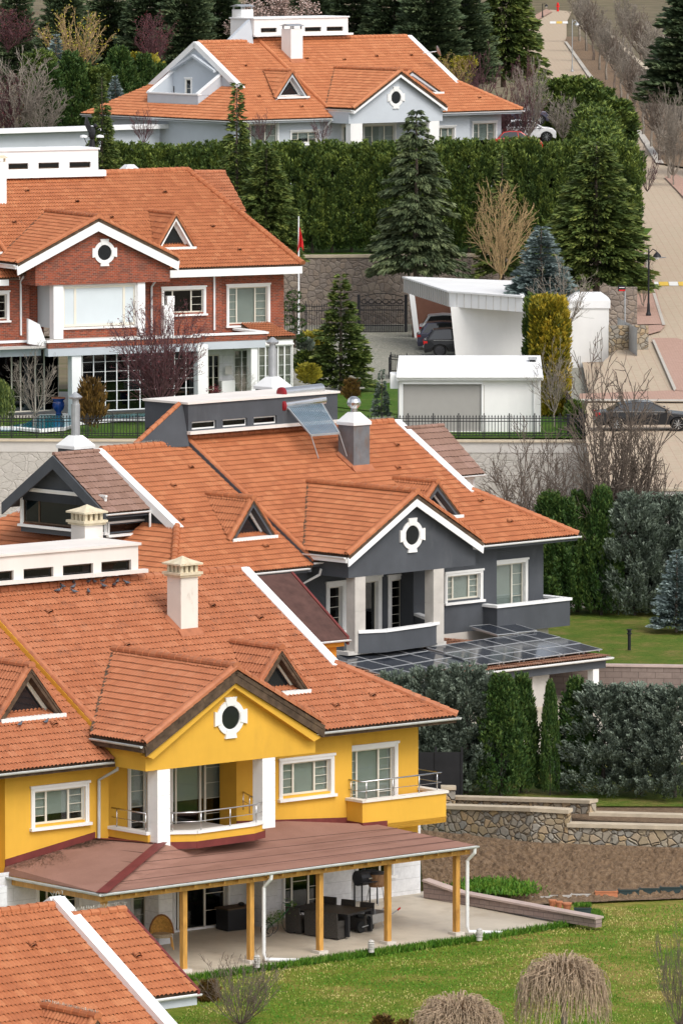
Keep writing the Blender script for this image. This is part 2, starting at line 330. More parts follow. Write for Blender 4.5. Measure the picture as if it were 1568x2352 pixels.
M['grass2'] = grass_mat('dry_lawn', (.065, .15, .014), (.12, .165, .025), (.21, .18, .055), .5)
M['grass3'] = grass_mat('lush_lawn', (.05, .125, .014), (.075, .15, .02), (.11, .165, .035), .4)
def soil_mat():
    m, nt, b = newmat('dug_soil'); tc = coords(nt); c = ramp(nt, noise(nt, tc, 5, 10, .8), [(.3, (.08, .047, .024)), (.5, (.19, .12, .066)), (.68, (.29, .20, .12))])
    c = mixc(nt, ramp(nt, noise(nt, tc, 18, 2), [(.7, (0, 0, 0)), (.74, (1, 1, 1))]), c, (.38, .33, .27))
    L(nt, c, b.inputs['Base Color']); b.inputs['Roughness'].default_value = .95; bump(nt, b, noise(nt, tc, 12, 8, .8), 1., .08); return m
M['soil'] = soil_mat()
M['road'] = brick_mat('paving_blocks', (.47, .385, .275), (.50, .41, .30), (.42, .29, .21), .5, .5, .018, off=0, axis='xy', var=(.47, .35, .26), bstr=.3)
M['pink'] = brick_mat('pink_pavers', (.46, .285, .215), (.50, .32, .25), (.36, .24, .19), .3, .15, .015, axis='xy', bstr=.3)
M['cobble'] = stone_mat('cobble_fan', [(.32, .31, .26), (.38, .36, .30), (.28, .28, .23)], (.2, .2, .15), 5., .5, 1., .06)
M['kerb'] = pm('kerb_stone', (.47, .43, .37), .85, .1, 2)
M['hill'] = pm('scrub_ground', (.15, .12, .07), .95, .35, .25, dirt=(.08, .09, .03), dscale=.4, damt=.5)
M['yellowpaint'] = pm('yellow_road_paint', (.70, .46, .06), .7, .1, 3); M['whitepaint'] = pm('white_road_paint', (.75, .74, .7), .7, .1, 3)
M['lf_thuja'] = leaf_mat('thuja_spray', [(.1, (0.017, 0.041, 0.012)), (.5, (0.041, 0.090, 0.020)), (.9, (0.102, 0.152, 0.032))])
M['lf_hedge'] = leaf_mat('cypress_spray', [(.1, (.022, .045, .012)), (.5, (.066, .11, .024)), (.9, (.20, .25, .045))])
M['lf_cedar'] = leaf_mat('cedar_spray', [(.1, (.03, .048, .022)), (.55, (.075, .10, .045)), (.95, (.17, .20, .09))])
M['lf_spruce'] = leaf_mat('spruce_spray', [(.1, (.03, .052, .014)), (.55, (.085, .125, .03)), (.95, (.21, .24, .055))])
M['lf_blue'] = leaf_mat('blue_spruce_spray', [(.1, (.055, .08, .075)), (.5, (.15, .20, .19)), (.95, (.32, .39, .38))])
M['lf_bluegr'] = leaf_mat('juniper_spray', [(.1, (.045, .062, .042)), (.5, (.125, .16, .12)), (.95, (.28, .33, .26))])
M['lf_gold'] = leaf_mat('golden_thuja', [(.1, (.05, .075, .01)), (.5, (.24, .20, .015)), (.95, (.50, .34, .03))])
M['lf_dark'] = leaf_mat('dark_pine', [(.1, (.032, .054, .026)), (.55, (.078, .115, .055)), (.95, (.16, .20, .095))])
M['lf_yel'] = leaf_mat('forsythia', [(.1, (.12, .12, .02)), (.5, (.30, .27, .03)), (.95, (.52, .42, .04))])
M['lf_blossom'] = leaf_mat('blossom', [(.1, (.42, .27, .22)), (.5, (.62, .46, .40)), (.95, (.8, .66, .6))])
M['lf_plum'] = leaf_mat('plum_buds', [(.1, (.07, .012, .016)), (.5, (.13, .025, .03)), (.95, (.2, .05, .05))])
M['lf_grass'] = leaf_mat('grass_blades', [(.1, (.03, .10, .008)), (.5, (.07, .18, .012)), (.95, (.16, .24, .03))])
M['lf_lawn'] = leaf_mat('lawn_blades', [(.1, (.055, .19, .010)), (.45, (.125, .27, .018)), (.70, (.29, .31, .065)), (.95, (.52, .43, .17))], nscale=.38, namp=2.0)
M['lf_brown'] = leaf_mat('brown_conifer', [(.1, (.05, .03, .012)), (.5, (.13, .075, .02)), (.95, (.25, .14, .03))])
# ------------------------------------------------------------------ roofs
ROLL, ROW = .165, .33
def tile_np(poly, roll=ROLL, row=ROW, amp=.066, lip=.024, samp=5, off=0.):
    """rows of overlapping rounded tiles laid on the plane of a convex polygon; returns a bmesh clipped to it"""
    P_ = [Vector(p) for p in poly]; n = Vector((0, 0, 0))
    for i in range(1, len(P_) - 1): n += (P_[i] - P_[0]).cross(P_[i + 1] - P_[0])
    n.normalize()
    if n.z < 0: n = -n
    d = Vector((0, 0, -1)) - n * (-n.z); d.normalize(); e = d.cross(n).normalized()
    ss = [p.dot(e) for p in P_]; ts = [p.dot(d) for p in P_]; h0 = P_[0].dot(n) + off
    s0 = math.floor((min(ss) - .1) / roll); s1 = math.ceil((max(ss) + .1) / roll); t1 = max(ts); nr = math.ceil((t1 - min(ts)) / row) + 1
    ns = (s1 - s0) * samp + 1; s = (s0 + np.arange(ns) / samp) * roll; ph = (np.arange(ns) / samp) % 1
    prof = amp * np.abs(np.sin(pi * ph)) ** .8
    V = []; F = []; UV = []; E_ = np.array(e); D_ = np.array(d); N_ = np.array(n)
    for k in range(nr):
        tb = t1 - k * row + .03; tt = tb - row - .03; base = k * ns * 3
        jit = RNG.normal(0, .006, (s1 - s0 + 1) // 2 + 1); jj = np.repeat(jit, samp * 2)[:ns]
        for j, (t, h) in enumerate(((tt, 0.), ((tt + tb) / 2, lip * .5), (tb, lip))):
            tv = t + (jj if j == 2 else 0)
            V.append(s[:, None] * E_ + np.broadcast_to(np.asarray(tv).reshape(-1, 1), (ns, 1)) * D_ + (h0 + h + prof * (.75 + .25 * j / 2))[:, None] * N_)
        for j in range(2):
            a = base + j * ns + np.arange(ns - 1); F.append(np.stack([a, a + 1, a + 1 + ns, a + ns], 1))
            q = np.floor(np.arange(ns - 1) / (samp * 2)) + s0 * .5 + .5; u = np.repeat(q[:, None], 4, 1); UV.append(np.stack([u, np.full_like(u, k + .5 + round(t1 * 7))], 2).reshape(-1, 2))
    V = np.concatenate(V); F = np.concatenate(F); UV = np.concatenate(UV)
    me = bpy.data.meshes.new('tmp'); m = len(F)
    me.vertices.add(len(V)); me.vertices.foreach_set('co', V.astype(np.float32).ravel()); me.loops.add(m * 4); me.loops.foreach_set('vertex_index', F.astype(np.int32).ravel())
    me.polygons.add(m); me.polygons.foreach_set('loop_start', np.arange(0, m * 4, 4, dtype=np.int32)); me.polygons.foreach_set('loop_total', np.full(m, 4, np.int32))
    me.uv_layers.new(name='UVMap').data.foreach_set('uv', UV.astype(np.float32).ravel()); me.update()
    bm = bmesh.new(); bm.from_mesh(me); bpy.data.meshes.remove(me)
    c = sum(P_, Vector()) / len(P_)
    for i in range(len(P_)):
        a, b_ = P_[i], P_[(i + 1) % len(P_)]; pn = (b_ - a).cross(n).normalized()
        if (c - a).dot(pn) > 0: pn = -pn
        if abs(d.dot(pn)) > .99 and pn.dot(d) > 0: continue      # leave the eave lips whole
        bmesh.ops.bisect_plane(bm, geom=bm.verts[:] + bm.edges[:] + bm.faces[:], plane_co=a, plane_no=pn, clear_outer=True)
    return bm, n
class Roof:
    """one mesh: tile planes, the slab under them and ridge tiles"""
    def __init__(s): s.bm = bmesh.new(); s.uv = s.bm.loops.layers.uv.new('UVMap'); s.mb = MB()
    def plane(s, poly, slab=.14, **kw):
        b, n = tile_np(poly, **kw); me = bpy.data.meshes.new('t'); b.to_mesh(me); b.free(); s.bm.from_mesh(me); bpy.data.meshes.remove(me)
        if slab: s.mb.ext([Vector(p) - n * .02 for p in poly], -n * slab, 0)
        return s
    def ridge(s, p, q, r=.13, ln=.36, lift=.02, flat=1.):
        r *= 1.15
        p = Vector(p) + Vector((0, 0, lift)); q = Vector(q) + Vector((0, 0, lift)); n = max(1, round((q - p).length / ln)); d = (q - p) / n; dn = d.normalized()
        sd = dn.cross(Vector((0, 0, 1))).normalized(); up = sd.cross(dn)
        for i in range(n):
            a = p + d * i - dn * .03; b_ = p + d * (i + 1); vs = []
            for c, rr in ((a, r * 1.12), (b_, r * .92)):
                for k in range(7):
                    t = pi * (k / 6 * 1.15 - .075); vs.append(c + sd * cos(t) * rr + up * sin(t) * rr * flat)
            s.mb.add(vs, [(k, k + 1, k + 8, k + 7) for k in range(6)] + [(0, 6, 5, 4, 3, 2, 1)], 1)
        return s
    def vent(s, p, d, n):
        p = Vector(p); d = Vector(d).normalized(); n = Vector(n).normalized(); e = d.cross(n); vs = []
        for c, r in ((p - d * .28, .03), (p, .12)):
            for k in range(6): t = pi * k / 5; vs.append(c + e * cos(t) * r * 1.1 + n * (sin(t) * r + .06))
        s.mb.add(vs, [(k, k + 1, k + 7, k + 6) for k in range(5)], 1)
        s.mb.poly([vs[6 + k] - d * .06 for k in range(6)], 2)
    def build(s, name, tile, parent, slab=None, rid=None):
        n0 = 3; off = {}
        vs = [s.bm.verts.new(v) for v in s.mb.V]
        for f, mi in zip(s.mb.F, s.mb.M):
            try: fc = s.bm.faces.new([vs[i] for i in f])
            except ValueError: continue
            fc.material_index = 1 + mi
            if mi == 1:
                q = Vector(s.mb.V[f[0]]); k = (q.x * 5.3 + q.y * 3.1, q.z * 7.7)
                for lp in fc.loops: lp[s.uv].uv = (math.floor(k[0]) + .5, math.floor(k[1]) + .5)
        me = bpy.data.meshes.new(name); s.bm.to_mesh(me); s.bm.free()
        for m in (tile, slab or M['fascia'], rid or tile, M['dark']): me.materials.append(m)
        o = bpy.data.objects.new(name, me); COL.objects.link(o); o.parent = parent; return o
def spikes(name, p, q, parent, h=.13, step=.09):
    mb = MB(); p = Vector(p); q = Vector(q); n = int((q - p).length / step); r = random.Random(3)
    for i in range(n + 1):
        c = p.lerp(q, i / n)
        for k in (-1, 0, 1):
            e = c + Vector((r.uniform(-.05, .05), k * .06 + r.uniform(-.02, .02), h * r.uniform(.8, 1.15)))
            mb.bar(c, e, .009)
    return mb.build(name, M['spike'], parent)

# ------------------------------------------------------------------ wall frames: a runs along the wall, b out of it, c up
def WF(pu, pv, deg=0.):
    t = radians(deg); al = (cos(t), sin(t)); ou = (sin(t), -cos(t))
    return lambda a, b, c: (pu + a * al[0] + b * ou[0], pv + a * al[1] + b * ou[1], c)
def wallface(mb, W, a0, a1, c0, c1, ops=(), depth=.16, mi=0, back=True):
    ops = [o for o in ops if o[1] > a0 and o[0] < a1]
    A = sorted({a0, a1, *[min(max(x, a0), a1) for o in ops for x in o[:2]]}); C_ = sorted({c0, c1, *[min(max(x, c0), c1) for o in ops for x in o[2:4]]})
    for i in range(len(A) - 1):
        for j in range(len(C_) - 1):
            ca = (A[i] + A[i + 1]) / 2; cc = (C_[j] + C_[j + 1]) / 2
            if any(o[0] < ca < o[1] and o[2] < cc < o[3] for o in ops): continue
            mb.poly([W(A[i], 0, C_[j]), W(A[i + 1], 0, C_[j]), W(A[i + 1], 0, C_[j + 1]), W(A[i], 0, C_[j + 1])], mi)
    for o in ops:
        x0, x1, y0, y1 = o[:4]; b = -depth - .02
        for q in (((x0, y0), (x1, y0)), ((x1, y0), (x1, y1)), ((x1, y1), (x0, y1)), ((x0, y1), (x0, y0))):
            mb.poly([W(q[0][0], 0, q[0][1]), W(q[1][0], 0, q[1][1]), W(q[1][0], b, q[1][1]), W(q[0][0], b, q[0][1])], mi)
def window(parent, W, a0, a1, c0, c1, cols=(.28, .44, .28), munt=(3, 0, 3), trim=.15, head=True, sill=True, blind=1., depth=.14, mats=None, name='window', tcol='white', fcol='frame', bcol='blind', gl='glass', mcol=None, thick=.07, door=False, proud=.05):
    """trimmed opening; a0..c1 are the outer edges of the trim"""
    mb = MB(); t = trim; T_ = M[tcol]; x0, x1, y0, y1 = a0 + t, a1 - t, c0 + (.0 if door else t * .7), c1 - t * 1.05
    if t > 0:
        mb.box(a0, x0, -.02, proud, c0, c1, 0, W); mb.box(x1, a1, -.02, proud, c0, c1, 0, W); mb.box(x0, x1, -.02, proud, y1, c1, 0, W)
        mb.box(a0 + t * .35, a0 + t * .6, proud, proud + .02, c0, c1 - t * .5, 0, W); mb.box(x1 + t * .35, x1 + t * .6, proud, proud + .02, c0, c1 - t * .5, 0, W)
        if head: mb.box(a0 - .04, a1 + .04, -.02, proud + .045, c1 - .05, c1 + .035, 0, W)
        for (q0, q1) in ((x0, x0 + .012), (x1 - .012, x1)): mb.box(q0, q1, -depth, -.02, y0, y1, 0, W)
        mb.box(x0 + .012, x1 - .012, -depth, -.02, y1 - .012, y1, 0, W)
    tot = sum(cols); xs = [x0]
    for c in cols: xs.append(xs[-1] + (x1 - x0) * c / tot)
    f = thick; bz = -depth
    mb.box(x0 + .012, x1 - .012, bz - .05, bz, y1 - f, y1 - .012, 1, W); mb.box(x0 + .012, x1 - .012, bz - .05, bz, y0, y0 + f, 1, W)
    for i, x in enumerate(xs):
        mb.box(max(x0 + .012, x - f / 2), min(x1 - .012, x + f / 2) if i not in (0,) else x0 + .012 + f * .7, bz - .052, bz + .004, y0 + .002, y1 - .014, 1, W)
    for i, n in enumerate(munt):
        for j in range(1, n + 1):
            yy = y0 + (y1 - y0) * j / (n + 1); mb.box(xs[i] + f * .4, xs[i + 1] - f * .4, bz - .028, bz - .012, yy - .009, yy + .009, 1, W)
    o = mb.build(name, [T_, M[fcol]], parent)
    g = MB(); g.box(x0 + .014, x1 - .014, bz - .034, bz - .028, y0 + .01, y1 - .02, 0, W); g.build('pane', M[gl], o)
    if blind > 0:
        b = MB(); b.box(x0 + .02, x1 - .02, bz - .10, bz - .09, y1 - (y1 - y0) * blind, y1 - .02, 0, W); b.build('blind', M[bcol], o)
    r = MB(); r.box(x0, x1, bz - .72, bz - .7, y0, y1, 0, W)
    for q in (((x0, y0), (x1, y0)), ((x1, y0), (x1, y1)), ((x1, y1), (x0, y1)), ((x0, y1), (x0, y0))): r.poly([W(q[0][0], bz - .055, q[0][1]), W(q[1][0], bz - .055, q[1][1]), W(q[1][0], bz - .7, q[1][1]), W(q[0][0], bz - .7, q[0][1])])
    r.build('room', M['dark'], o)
    if sill and not door:
        s_ = MB(); s_.box(a0 - .06, a1 + .06, -.02, proud + .10, c0 - .07, c0 + .03, 0, W); s_.build('sill', T_, o)
    return o, (x0, x1, y0, y1)
def oculus(parent, W, a, c, r, gl='dark', ring='white'):
    mb = MB(); n = 28; R1 = r; R0 = r * .60
    for q in ((1, .055), ):
        for i in range(n):
            t0, t1 = 2 * pi * i / n, 2 * pi * (i + 1) / n
            ring4 = [(R0, t0), (R1 * .9, t0), (R1 * .9, t1), (R0, t1)]
            fr = [W(a + rr * cos(t), q[1], c + rr * sin(t)) for rr, t in ring4]; mb.poly(fr, 0)
            mb.poly([W(a + R1 * .9 * cos(t), b, c + R1 * .9 * sin(t)) for t, b in ((t0, q[1]), (t1, q[1]), (t1, -.01), (t0, -.01))], 0)
            mb.poly([W(a + R0 * cos(t), b, c + R0 * sin(t)) for t, b in ((t0, q[1]), (t1, q[1]), (t1, -.13), (t0, -.13))], 0)
    for k in range(4):
        t = k * pi / 2; w0, w1 = .17 * r / .63, .24 * r / .63; pts = []
        for rr, s in ((R0 * 1.02, -w0), (R1 * 1.06, -w1), (R1 * 1.06, w1), (R0 * 1.02, w0)): pts.append((a + rr * cos(t) - s * sin(t), c + rr * sin(t) + s * cos(t)))
        fr = [W(p[0], .085, p[1]) for p in pts]; bk = [W(p[0], .0, p[1]) for p in pts]; mb.add(fr + bk, [(0, 1, 2, 3)] + [(i, (i + 1) % 4, 4 + (i + 1) % 4, 4 + i) for i in range(4)], 0)
    o = mb.build('round_window', M[ring], parent)
    g = MB(); g.poly([W(a + R0 * 1.01 * cos(2 * pi * i / 24), .012, c + R0 * 1.01 * sin(2 * pi * i / 24)) for i in range(24)]); g.build('pane', M['carwin'], o)
    return o
def downpipe(parent, pts, r=.05, m='gutterw'): return MB().tube(pts, r, 8).build('downpipe', M[m], parent, smooth=False)
def gutter(parent, p, q, m='gutter', r=.075, name='gutter'):
    """open half-round channel along p-q"""
    p = Vector(p); q = Vector(q); d = (q - p).normalized(); sd = d.cross(Vector((0, 0, 1))).normalized(); up = Vector((0, 0, 1)); vs = []
    for c in (p, q):
        for rr in (r, r * .86):
            for k in range(7): t = pi + pi * k / 6; vs.append(c + sd * cos(t) * rr + up * sin(t) * rr)
    f = [(k, k + 1, k + 15, k + 14) for k in range(6)] + [(k + 7, k + 8, k + 22, k + 21) for k in range(6)] + [(0, 7, 21, 14), (6, 13, 27, 20)] + [(0, 1, 2, 3, 4, 5, 6), (14, 15, 16, 17, 18, 19, 20)]
    return MB().add(vs, f).build(name, M[m], parent)

def chimney(parent, Fm, pts, kind='cement', top=None, base_w=None, side=.74, mat='sootrender', capmat='cap'):
    """pts: (u, v) of the front left corner in the local frame, square of the given side"""
    u, v = pts; s = side; W = WF(u, v); mb = MB()
    mb.box(0, s, -s, 0, base_w - .35, top, 0, W); o = mb.build('chimney', M[mat], parent)
    if kind == 'cement':
        c = MB(); e = .13; c.box(-e, s + e, -s - e, e, top, top + .09, 0, W); c.box(-e + .05, s + e - .05, -s - e + .05, e - .05, top - .07, top, 0, W)
        zz = top + .34; n = 4
        for i in range(n):
            for j in range(n):
                if i in (0, n - 1) or j in (0, n - 1):
                    a = .06 + (s - .12) * i / (n - 1); b = -.06 - (s - .12) * j / (n - 1); c.box(a - .06, a + .06, b - .06, b + .06, top + .09, zz, 0, W)
        c.box(-e, s + e, -s - e, e, zz, zz + .06, 0, W)
        q = [W(-e, e, zz + .06), W(s + e, e, zz + .06), W(s + e, -s - e, zz + .06), W(-e, -s - e, zz + .06)]; m0 = .26
        r = [W(m0 * s, -m0 * s, zz + .19), W(s - m0 * s, -m0 * s, zz + .19), W(s - m0 * s, -s + m0 * s, zz + .19), W(m0 * s, -s + m0 * s, zz + .19)]; ap = W(s / 2, -s / 2, zz + .30)
        c.add(q + r + [ap], [(i, (i + 1) % 4, 4 + (i + 1) % 4, 4 + i) for i in range(4)] + [(4 + i, 4 + (i + 1) % 4, 8) for i in range(4)])
        c.build('chimney_cap', M[capmat], o)
        k = MB(); k.box(.12, s - .12, -s + .12, -.12, top + .09, zz, 0, W); k.build('flue', M['dark'], o)
    elif kind == 'hood':
        c = MB(); e = .06; h = .12; c.box(-e, s + e, -s - e, e, top - h, top + .01, 0, W)
        q = [W(-e, e, top + .01), W(s + e, e, top + .01), W(s + e, -s - e, top + .01), W(-e, -s - e, top + .01)]; m0 = .30
        r = [W(m0 * s, -m0 * s, top + .42), W(s - m0 * s, -m0 * s, top + .42), W(s - m0 * s, -s + m0 * s, top + .42), W(m0 * s, -s + m0 * s, top + .42)]
        c.add(q + r, [(i, (i + 1) % 4, 4 + (i + 1) % 4, 4 + i) for i in range(4)] + [(4, 5, 6, 7)]); c.build('chimney_cap', M['capw'], o)
    elif kind == 'plate':
        c = MB()
        for a, b in ((.08, -.08), (s - .08, -.08), (.08, -s + .08), (s - .08, -s + .08)): c.box(a - .04, a + .04, b - .04, b + .04, top, top + .2, 0, W)
        e = .12; q = [W(-e, e, top + .2), W(s + e, e, top + .2), W(s + e, -s - e, top + .2), W(-e, -s - e, top + .2)]; mid = [W(-e, -s / 2, top + .34), W(s + e, -s / 2, top + .34)]
        c.add(q + mid, [(0, 1, 5, 4), (3, 4, 5, 2), (0, 3, 2, 1), (0, 4, 3), (1, 2, 5)]); c.build('chimney_cap', M['galv'] if mat != 'white2' else M['cap'], o)
    return o, W
def flashing(parent, u, v, s, roofw, T, m='flash'):
    mb = MB(); W = WF(u, v); e = .12
    for a0, a1, b0, b1 in ((-e, s + e, 0, e + .1), (-e, 0, -s, 0), (s, s + e, -s, 0)):
        vs = [W(a, b, c) for a, b in ((a0, b0), (a1, b0), (a1, b1), (a0, b1)) for c in (roofw + T * (-b) - .05, roofw + T * (-b) + (.20 if b in (b0,) and b0 == 0 or a in (0, s) else .09))]
        mb.add(vs, [(0, 2, 4, 6), (1, 3, 5, 7), (0, 1, 3, 2), (2, 3, 5, 4), (4, 5, 7, 6), (6, 7, 1, 0)])
    return mb.build('chimney_flashing', M[m], parent)

def verge(parent, p, q, wd=.42, ht=.34, m='white', lift=.10, sidew=None):
    """coping along a gable edge from the ridge p down to q, standing proud of the tiles"""
    p = Vector(p); q = Vector(q); d = (q - p).normalized(); sd = Vector((1, 0, 0)) * wd / 2; up = d.cross(Vector((1, 0, 0))).normalized()
    if up.z < 0: up = -up
    a = [p - sd + up * lift, p + sd + up * lift, p + sd + up * (lift - ht), p - sd + up * (lift - ht)]
    return MB().ext(a, q - p + d * .05).build('verge', M[m], parent)

def dormer(parent, R, ua, vf, wa, half, T, we, ve, tile, frame='white', side='left', wallm='grey', roofm=None, over=.5, sillm='white', rec=.45):
    """small triangular dormer; apex line at u = ua, w = wa, front plane v = vf"""
    wr = lambda v: we + T * (v - ve); vb = ve + (wa - we) / T
    ul, ur = ua - half, ua + half; wb = wr(vf) + .05
    F_ = Vector((ua, vf - .0, wa)); B_ = Vector((ua, vb, wa)); Lb = Vector((ul, vf, wb)); Rb = Vector((ur, vf, wb))
    r = Roof(); r.plane([F_, B_, Lb], slab=.06, off=.05); r.plane([F_, B_, Rb], slab=.06, off=.05); r.ridge(F_ + Vector((0, 0, .06)), B_ + Vector((0, 0, .06)), r=.12)
    r.ridge(F_ + Vector((0, .12, .03)), Lb + Vector((0, .12, .03)), r=.11); r.ridge(F_ + Vector((0, .12, .03)), Rb + Vector((0, .12, .03)), r=.11)
    o = r.build('dormer', tile, parent, rid=roofm)
    vg = vf + rec; k = .78; h = wa - wb
    tri = lambda s, dv, b=0: [Vector((ua - half * s, dv, wb + .10 + b)), Vector((ua + half * s, dv, wb + .10 + b)), Vector((ua, dv, wb + .10 + b + h * s))]
    # soffit boards
    s_ = MB()
    for sg in (-1, 1):
        s_.ext([Vector((ua, vf + .03, wa - .10)), Vector((ua + sg * half, vf + .03, wb - .12)), Vector((ua + sg * (half - .14), vf + .03, wb - .12)), Vector((ua, vf + .03, wa - .30))], (0, rec - .04, 0))
    s_.build('dormer_lining', M[wallm], o)
    f = MB(); outer = tri(.84, vg - .05); inner = tri(.60, vg - .05, .10)
    for i in range(3):
        j = (i + 1) % 3; f.ext([outer[i], outer[j], inner[j], inner[i]], (0, .08, 0))
    f.build('dormer_window_frame', M[frame], o)
    g = MB(); g.poly(tri(.80, vg + .0)); g.build('pane', M['carwin'], o)
    s2 = MB(); s2.box(ul + .1, ur + .02, vf - .06, vg, wb - .02, wb + .11); s2.build('sill', M[sillm], o)
    return o

# ------------------------------------------------------------------ roof of one house of the development
def main_roof(root, K, mats):
    """K: ve, we, T, vr, uR (right eave corner), uV (right verge), uB (step between the halves), left: uLV, uLC; off (drop of the left half)"""
    ve, we, T, vr = K['ve'], K['we'], K['T'], K['vr']; wr = we + T * (vr - ve); tile = mats['tile']
    uR, uV, uB, uLV, uLC, off = K['uR'], K['uV'], K['uB'], K['uLV'], K['uLC'], K.get('off', .22)
    vV = ve + (uR - uV); wV = we + T * (uR - uV); vbk = 2 * vr - ve
    r = Roof()
    r.plane([(uB, ve, we), (uV, ve, we), (uV, vr, wr), (uB, vr, wr)])
    r.plane([(uV, ve, we), (uR, ve, we), (uV, vV, wV)], slab=.14)
    r.plane([(uR, ve, we), (uR, vbk, we), (uV, vbk - (uR - uV), wV), (uV, vV, wV)], slab=.14)
    r.plane([(uB, vbk, we), (uR, vbk, we), (uR, vbk, we), (uV, vbk - (uR - uV), wV), (uV, vr, wr), (uB, vr, wr)][0:2] + [(uV, vbk - (uR - uV), wV), (uV, vr, wr), (uB, vr, wr)], slab=.14)
    r.ridge((uB, vr, wr), (uV - .2, vr, wr)); r.ridge((uR, ve, we + .02), (uV, vV, wV + .02))
    r.ridge((uB + .12, vr, wr - .02), (uB + .12, ve, we - .02), r=.11)
    for u, t in K.get('vents', ()):
        r.vent((u, ve + t, we + T * t + .03), (0, -1, -T), (0, -T, 1))
    o = r.build('roof', tile, root, rid=mats.get('rid'))
    # the left half, a little lower
    l = Roof(); wl = we - off; vLV = ve + (uLV - uLC); wLV = wl + T * (uLV - uLC); vr2 = vr; wr2 = wr - off
    l.plane([(uLV, ve, wl), (uB, ve, wl), (uB, vr2, wr2), (uLV, vr2, wr2)])
    l.plane([(uLC, ve, wl), (uLV, ve, wl), (uLV, vLV, wLV)])
    if K.get('cut'):
        c0, c1, cu = K['cut']; c0 = max(c0, vLV + .02); wc = wl + T * (cu - uLC)
        l.plane([(uLC, ve, wl), (uLV, vLV, wLV), (uLV, c0, wLV), (uLC, c0, wl)]); l.plane([(uLC, c1, wl), (uLV, c1, wLV), (uLV, vbk - (uLV - uLC), wLV), (uLC, vbk, wl)]); l.plane([(uLC, c0, wl), (cu, c0, wc), (cu, c1, wc), (uLC, c1, wl)])
    else: l.plane([(uLC, ve, wl), (uLV, vLV, wLV), (uLV, vbk - (uLV - uLC), wLV), (uLC, vbk, wl)])
    l.plane([(uLC, vbk, wl), (uB, vbk, wl), (uB, vr2, wr2), (uLV, vr2, wr2), (uLV, vbk - (uLV - uLC), wLV)])
    l.ridge((uLV + .2, vr2, wr2), (uB, vr2, wr2)); l.ridge((uLC, ve, wl + .02), (uLV, vLV, wLV + .02))
    for u, t in K.get('lvents', ()):
        l.vent((u, ve + t, wl + T * t + .03), (0, -1, -T), (0, -T, 1))
    o2 = l.build('roof', tile, root, rid=mats.get('rid'))
    # band between the halves
    b = MB(); hh = off + .10
    b.add([(uB - .02, ve + .1, wl + .04), (uB - .02, vr, wr2 + .04), (uB - .02, vr, wr + .06), (uB - .02, ve + .1, we + .06), (uB + .07, ve + .1, wl + .04), (uB + .07, vr, wr2 + .04), (uB + .07, vr, wr + .06), (uB + .07, ve + .1, we + .06)],
          [(0, 1, 2, 3), (4, 5, 6, 7), (0, 3, 7, 4), (2, 6, 7, 3), (1, 5, 6, 2)]); b.build('roof_step', mats['band'], o)
    # gable walls and copings
    for (u, vb, wb, sg, wtop) in ((uV, vV, wV, 1, wr), (uLV, vLV, wLV, -1, wr2)):
        if sg < 0 and K.get('noleft'): continue
        wb2 = vbk - (vb - ve); g = MB(); uu = u + sg * .02
        g.ext([(uu, vb, wb - .1), (uu, wb2, wb - .1), (uu, vr, wtop - .02)], (-sg * .25, 0, 0)); g.build('gable_wall', mats['wall'], root)
        verge(root, (u, vr, wtop), (u, vb - .1, wb - .06), K.get('vw', .40), .36, 'white2'); verge(root, (u, vr, wtop), (u, wb2 + .1, wb - .06), K.get('vw', .40), .36, 'white2')
    # gutters
    gutter(root, (uB - .0, ve - .10, we - .06), (uR + .05, ve - .10, we - .06), mats.get('gut', 'gutter')); gutter(root, (uR + .10, ve - .1, we - .06), (uR + .10, vbk, we - .06), mats.get('gut', 'gutter'))
    gutter(root, (uLC - .05, ve - .10, wl - .06), (uB - .3, ve - .10, wl - .06), mats.get('gut', 'gutter')); gutter(root, (uLC - .1, vbk, wl - .06), (uLC - .1, ve - .1, wl - .06), mats.get('gut', 'gutter'))
    # soffit under the eaves
    s_ = MB(); ov = .75; z = we - .17
    fb = mats.get('fasc', M['white'])
    s_.box(uB - .1, uR - .02, ve + .02, ve + ov + .2, z - .07, z, 0); s_.box(uR - ov - .2, uR - .02, ve + ov + .2, vbk, z - .07, z, 0); s_.box(uB, uR - .02, ve - .02, ve + .02, z - .07, z + .09, 0)
    s_.box(uLC + .02, uB - .1, ve + .02, ve + ov + .2, z - off - .07, z - off, 0); s_.box(uLC + .02, uLC + ov + .2, ve + ov + .2, vbk, z - off - .07, z - off, 0); s_.box(uLC + .02, uB - .1, ve - .02, ve + .02, z - off - .07, z - off + .09, 0)
    s_.build('soffit', fb, root)
    return dict(wr=wr, wr2=wr2, vV=vV, wV=wV, vbk=vbk, wl=wl)

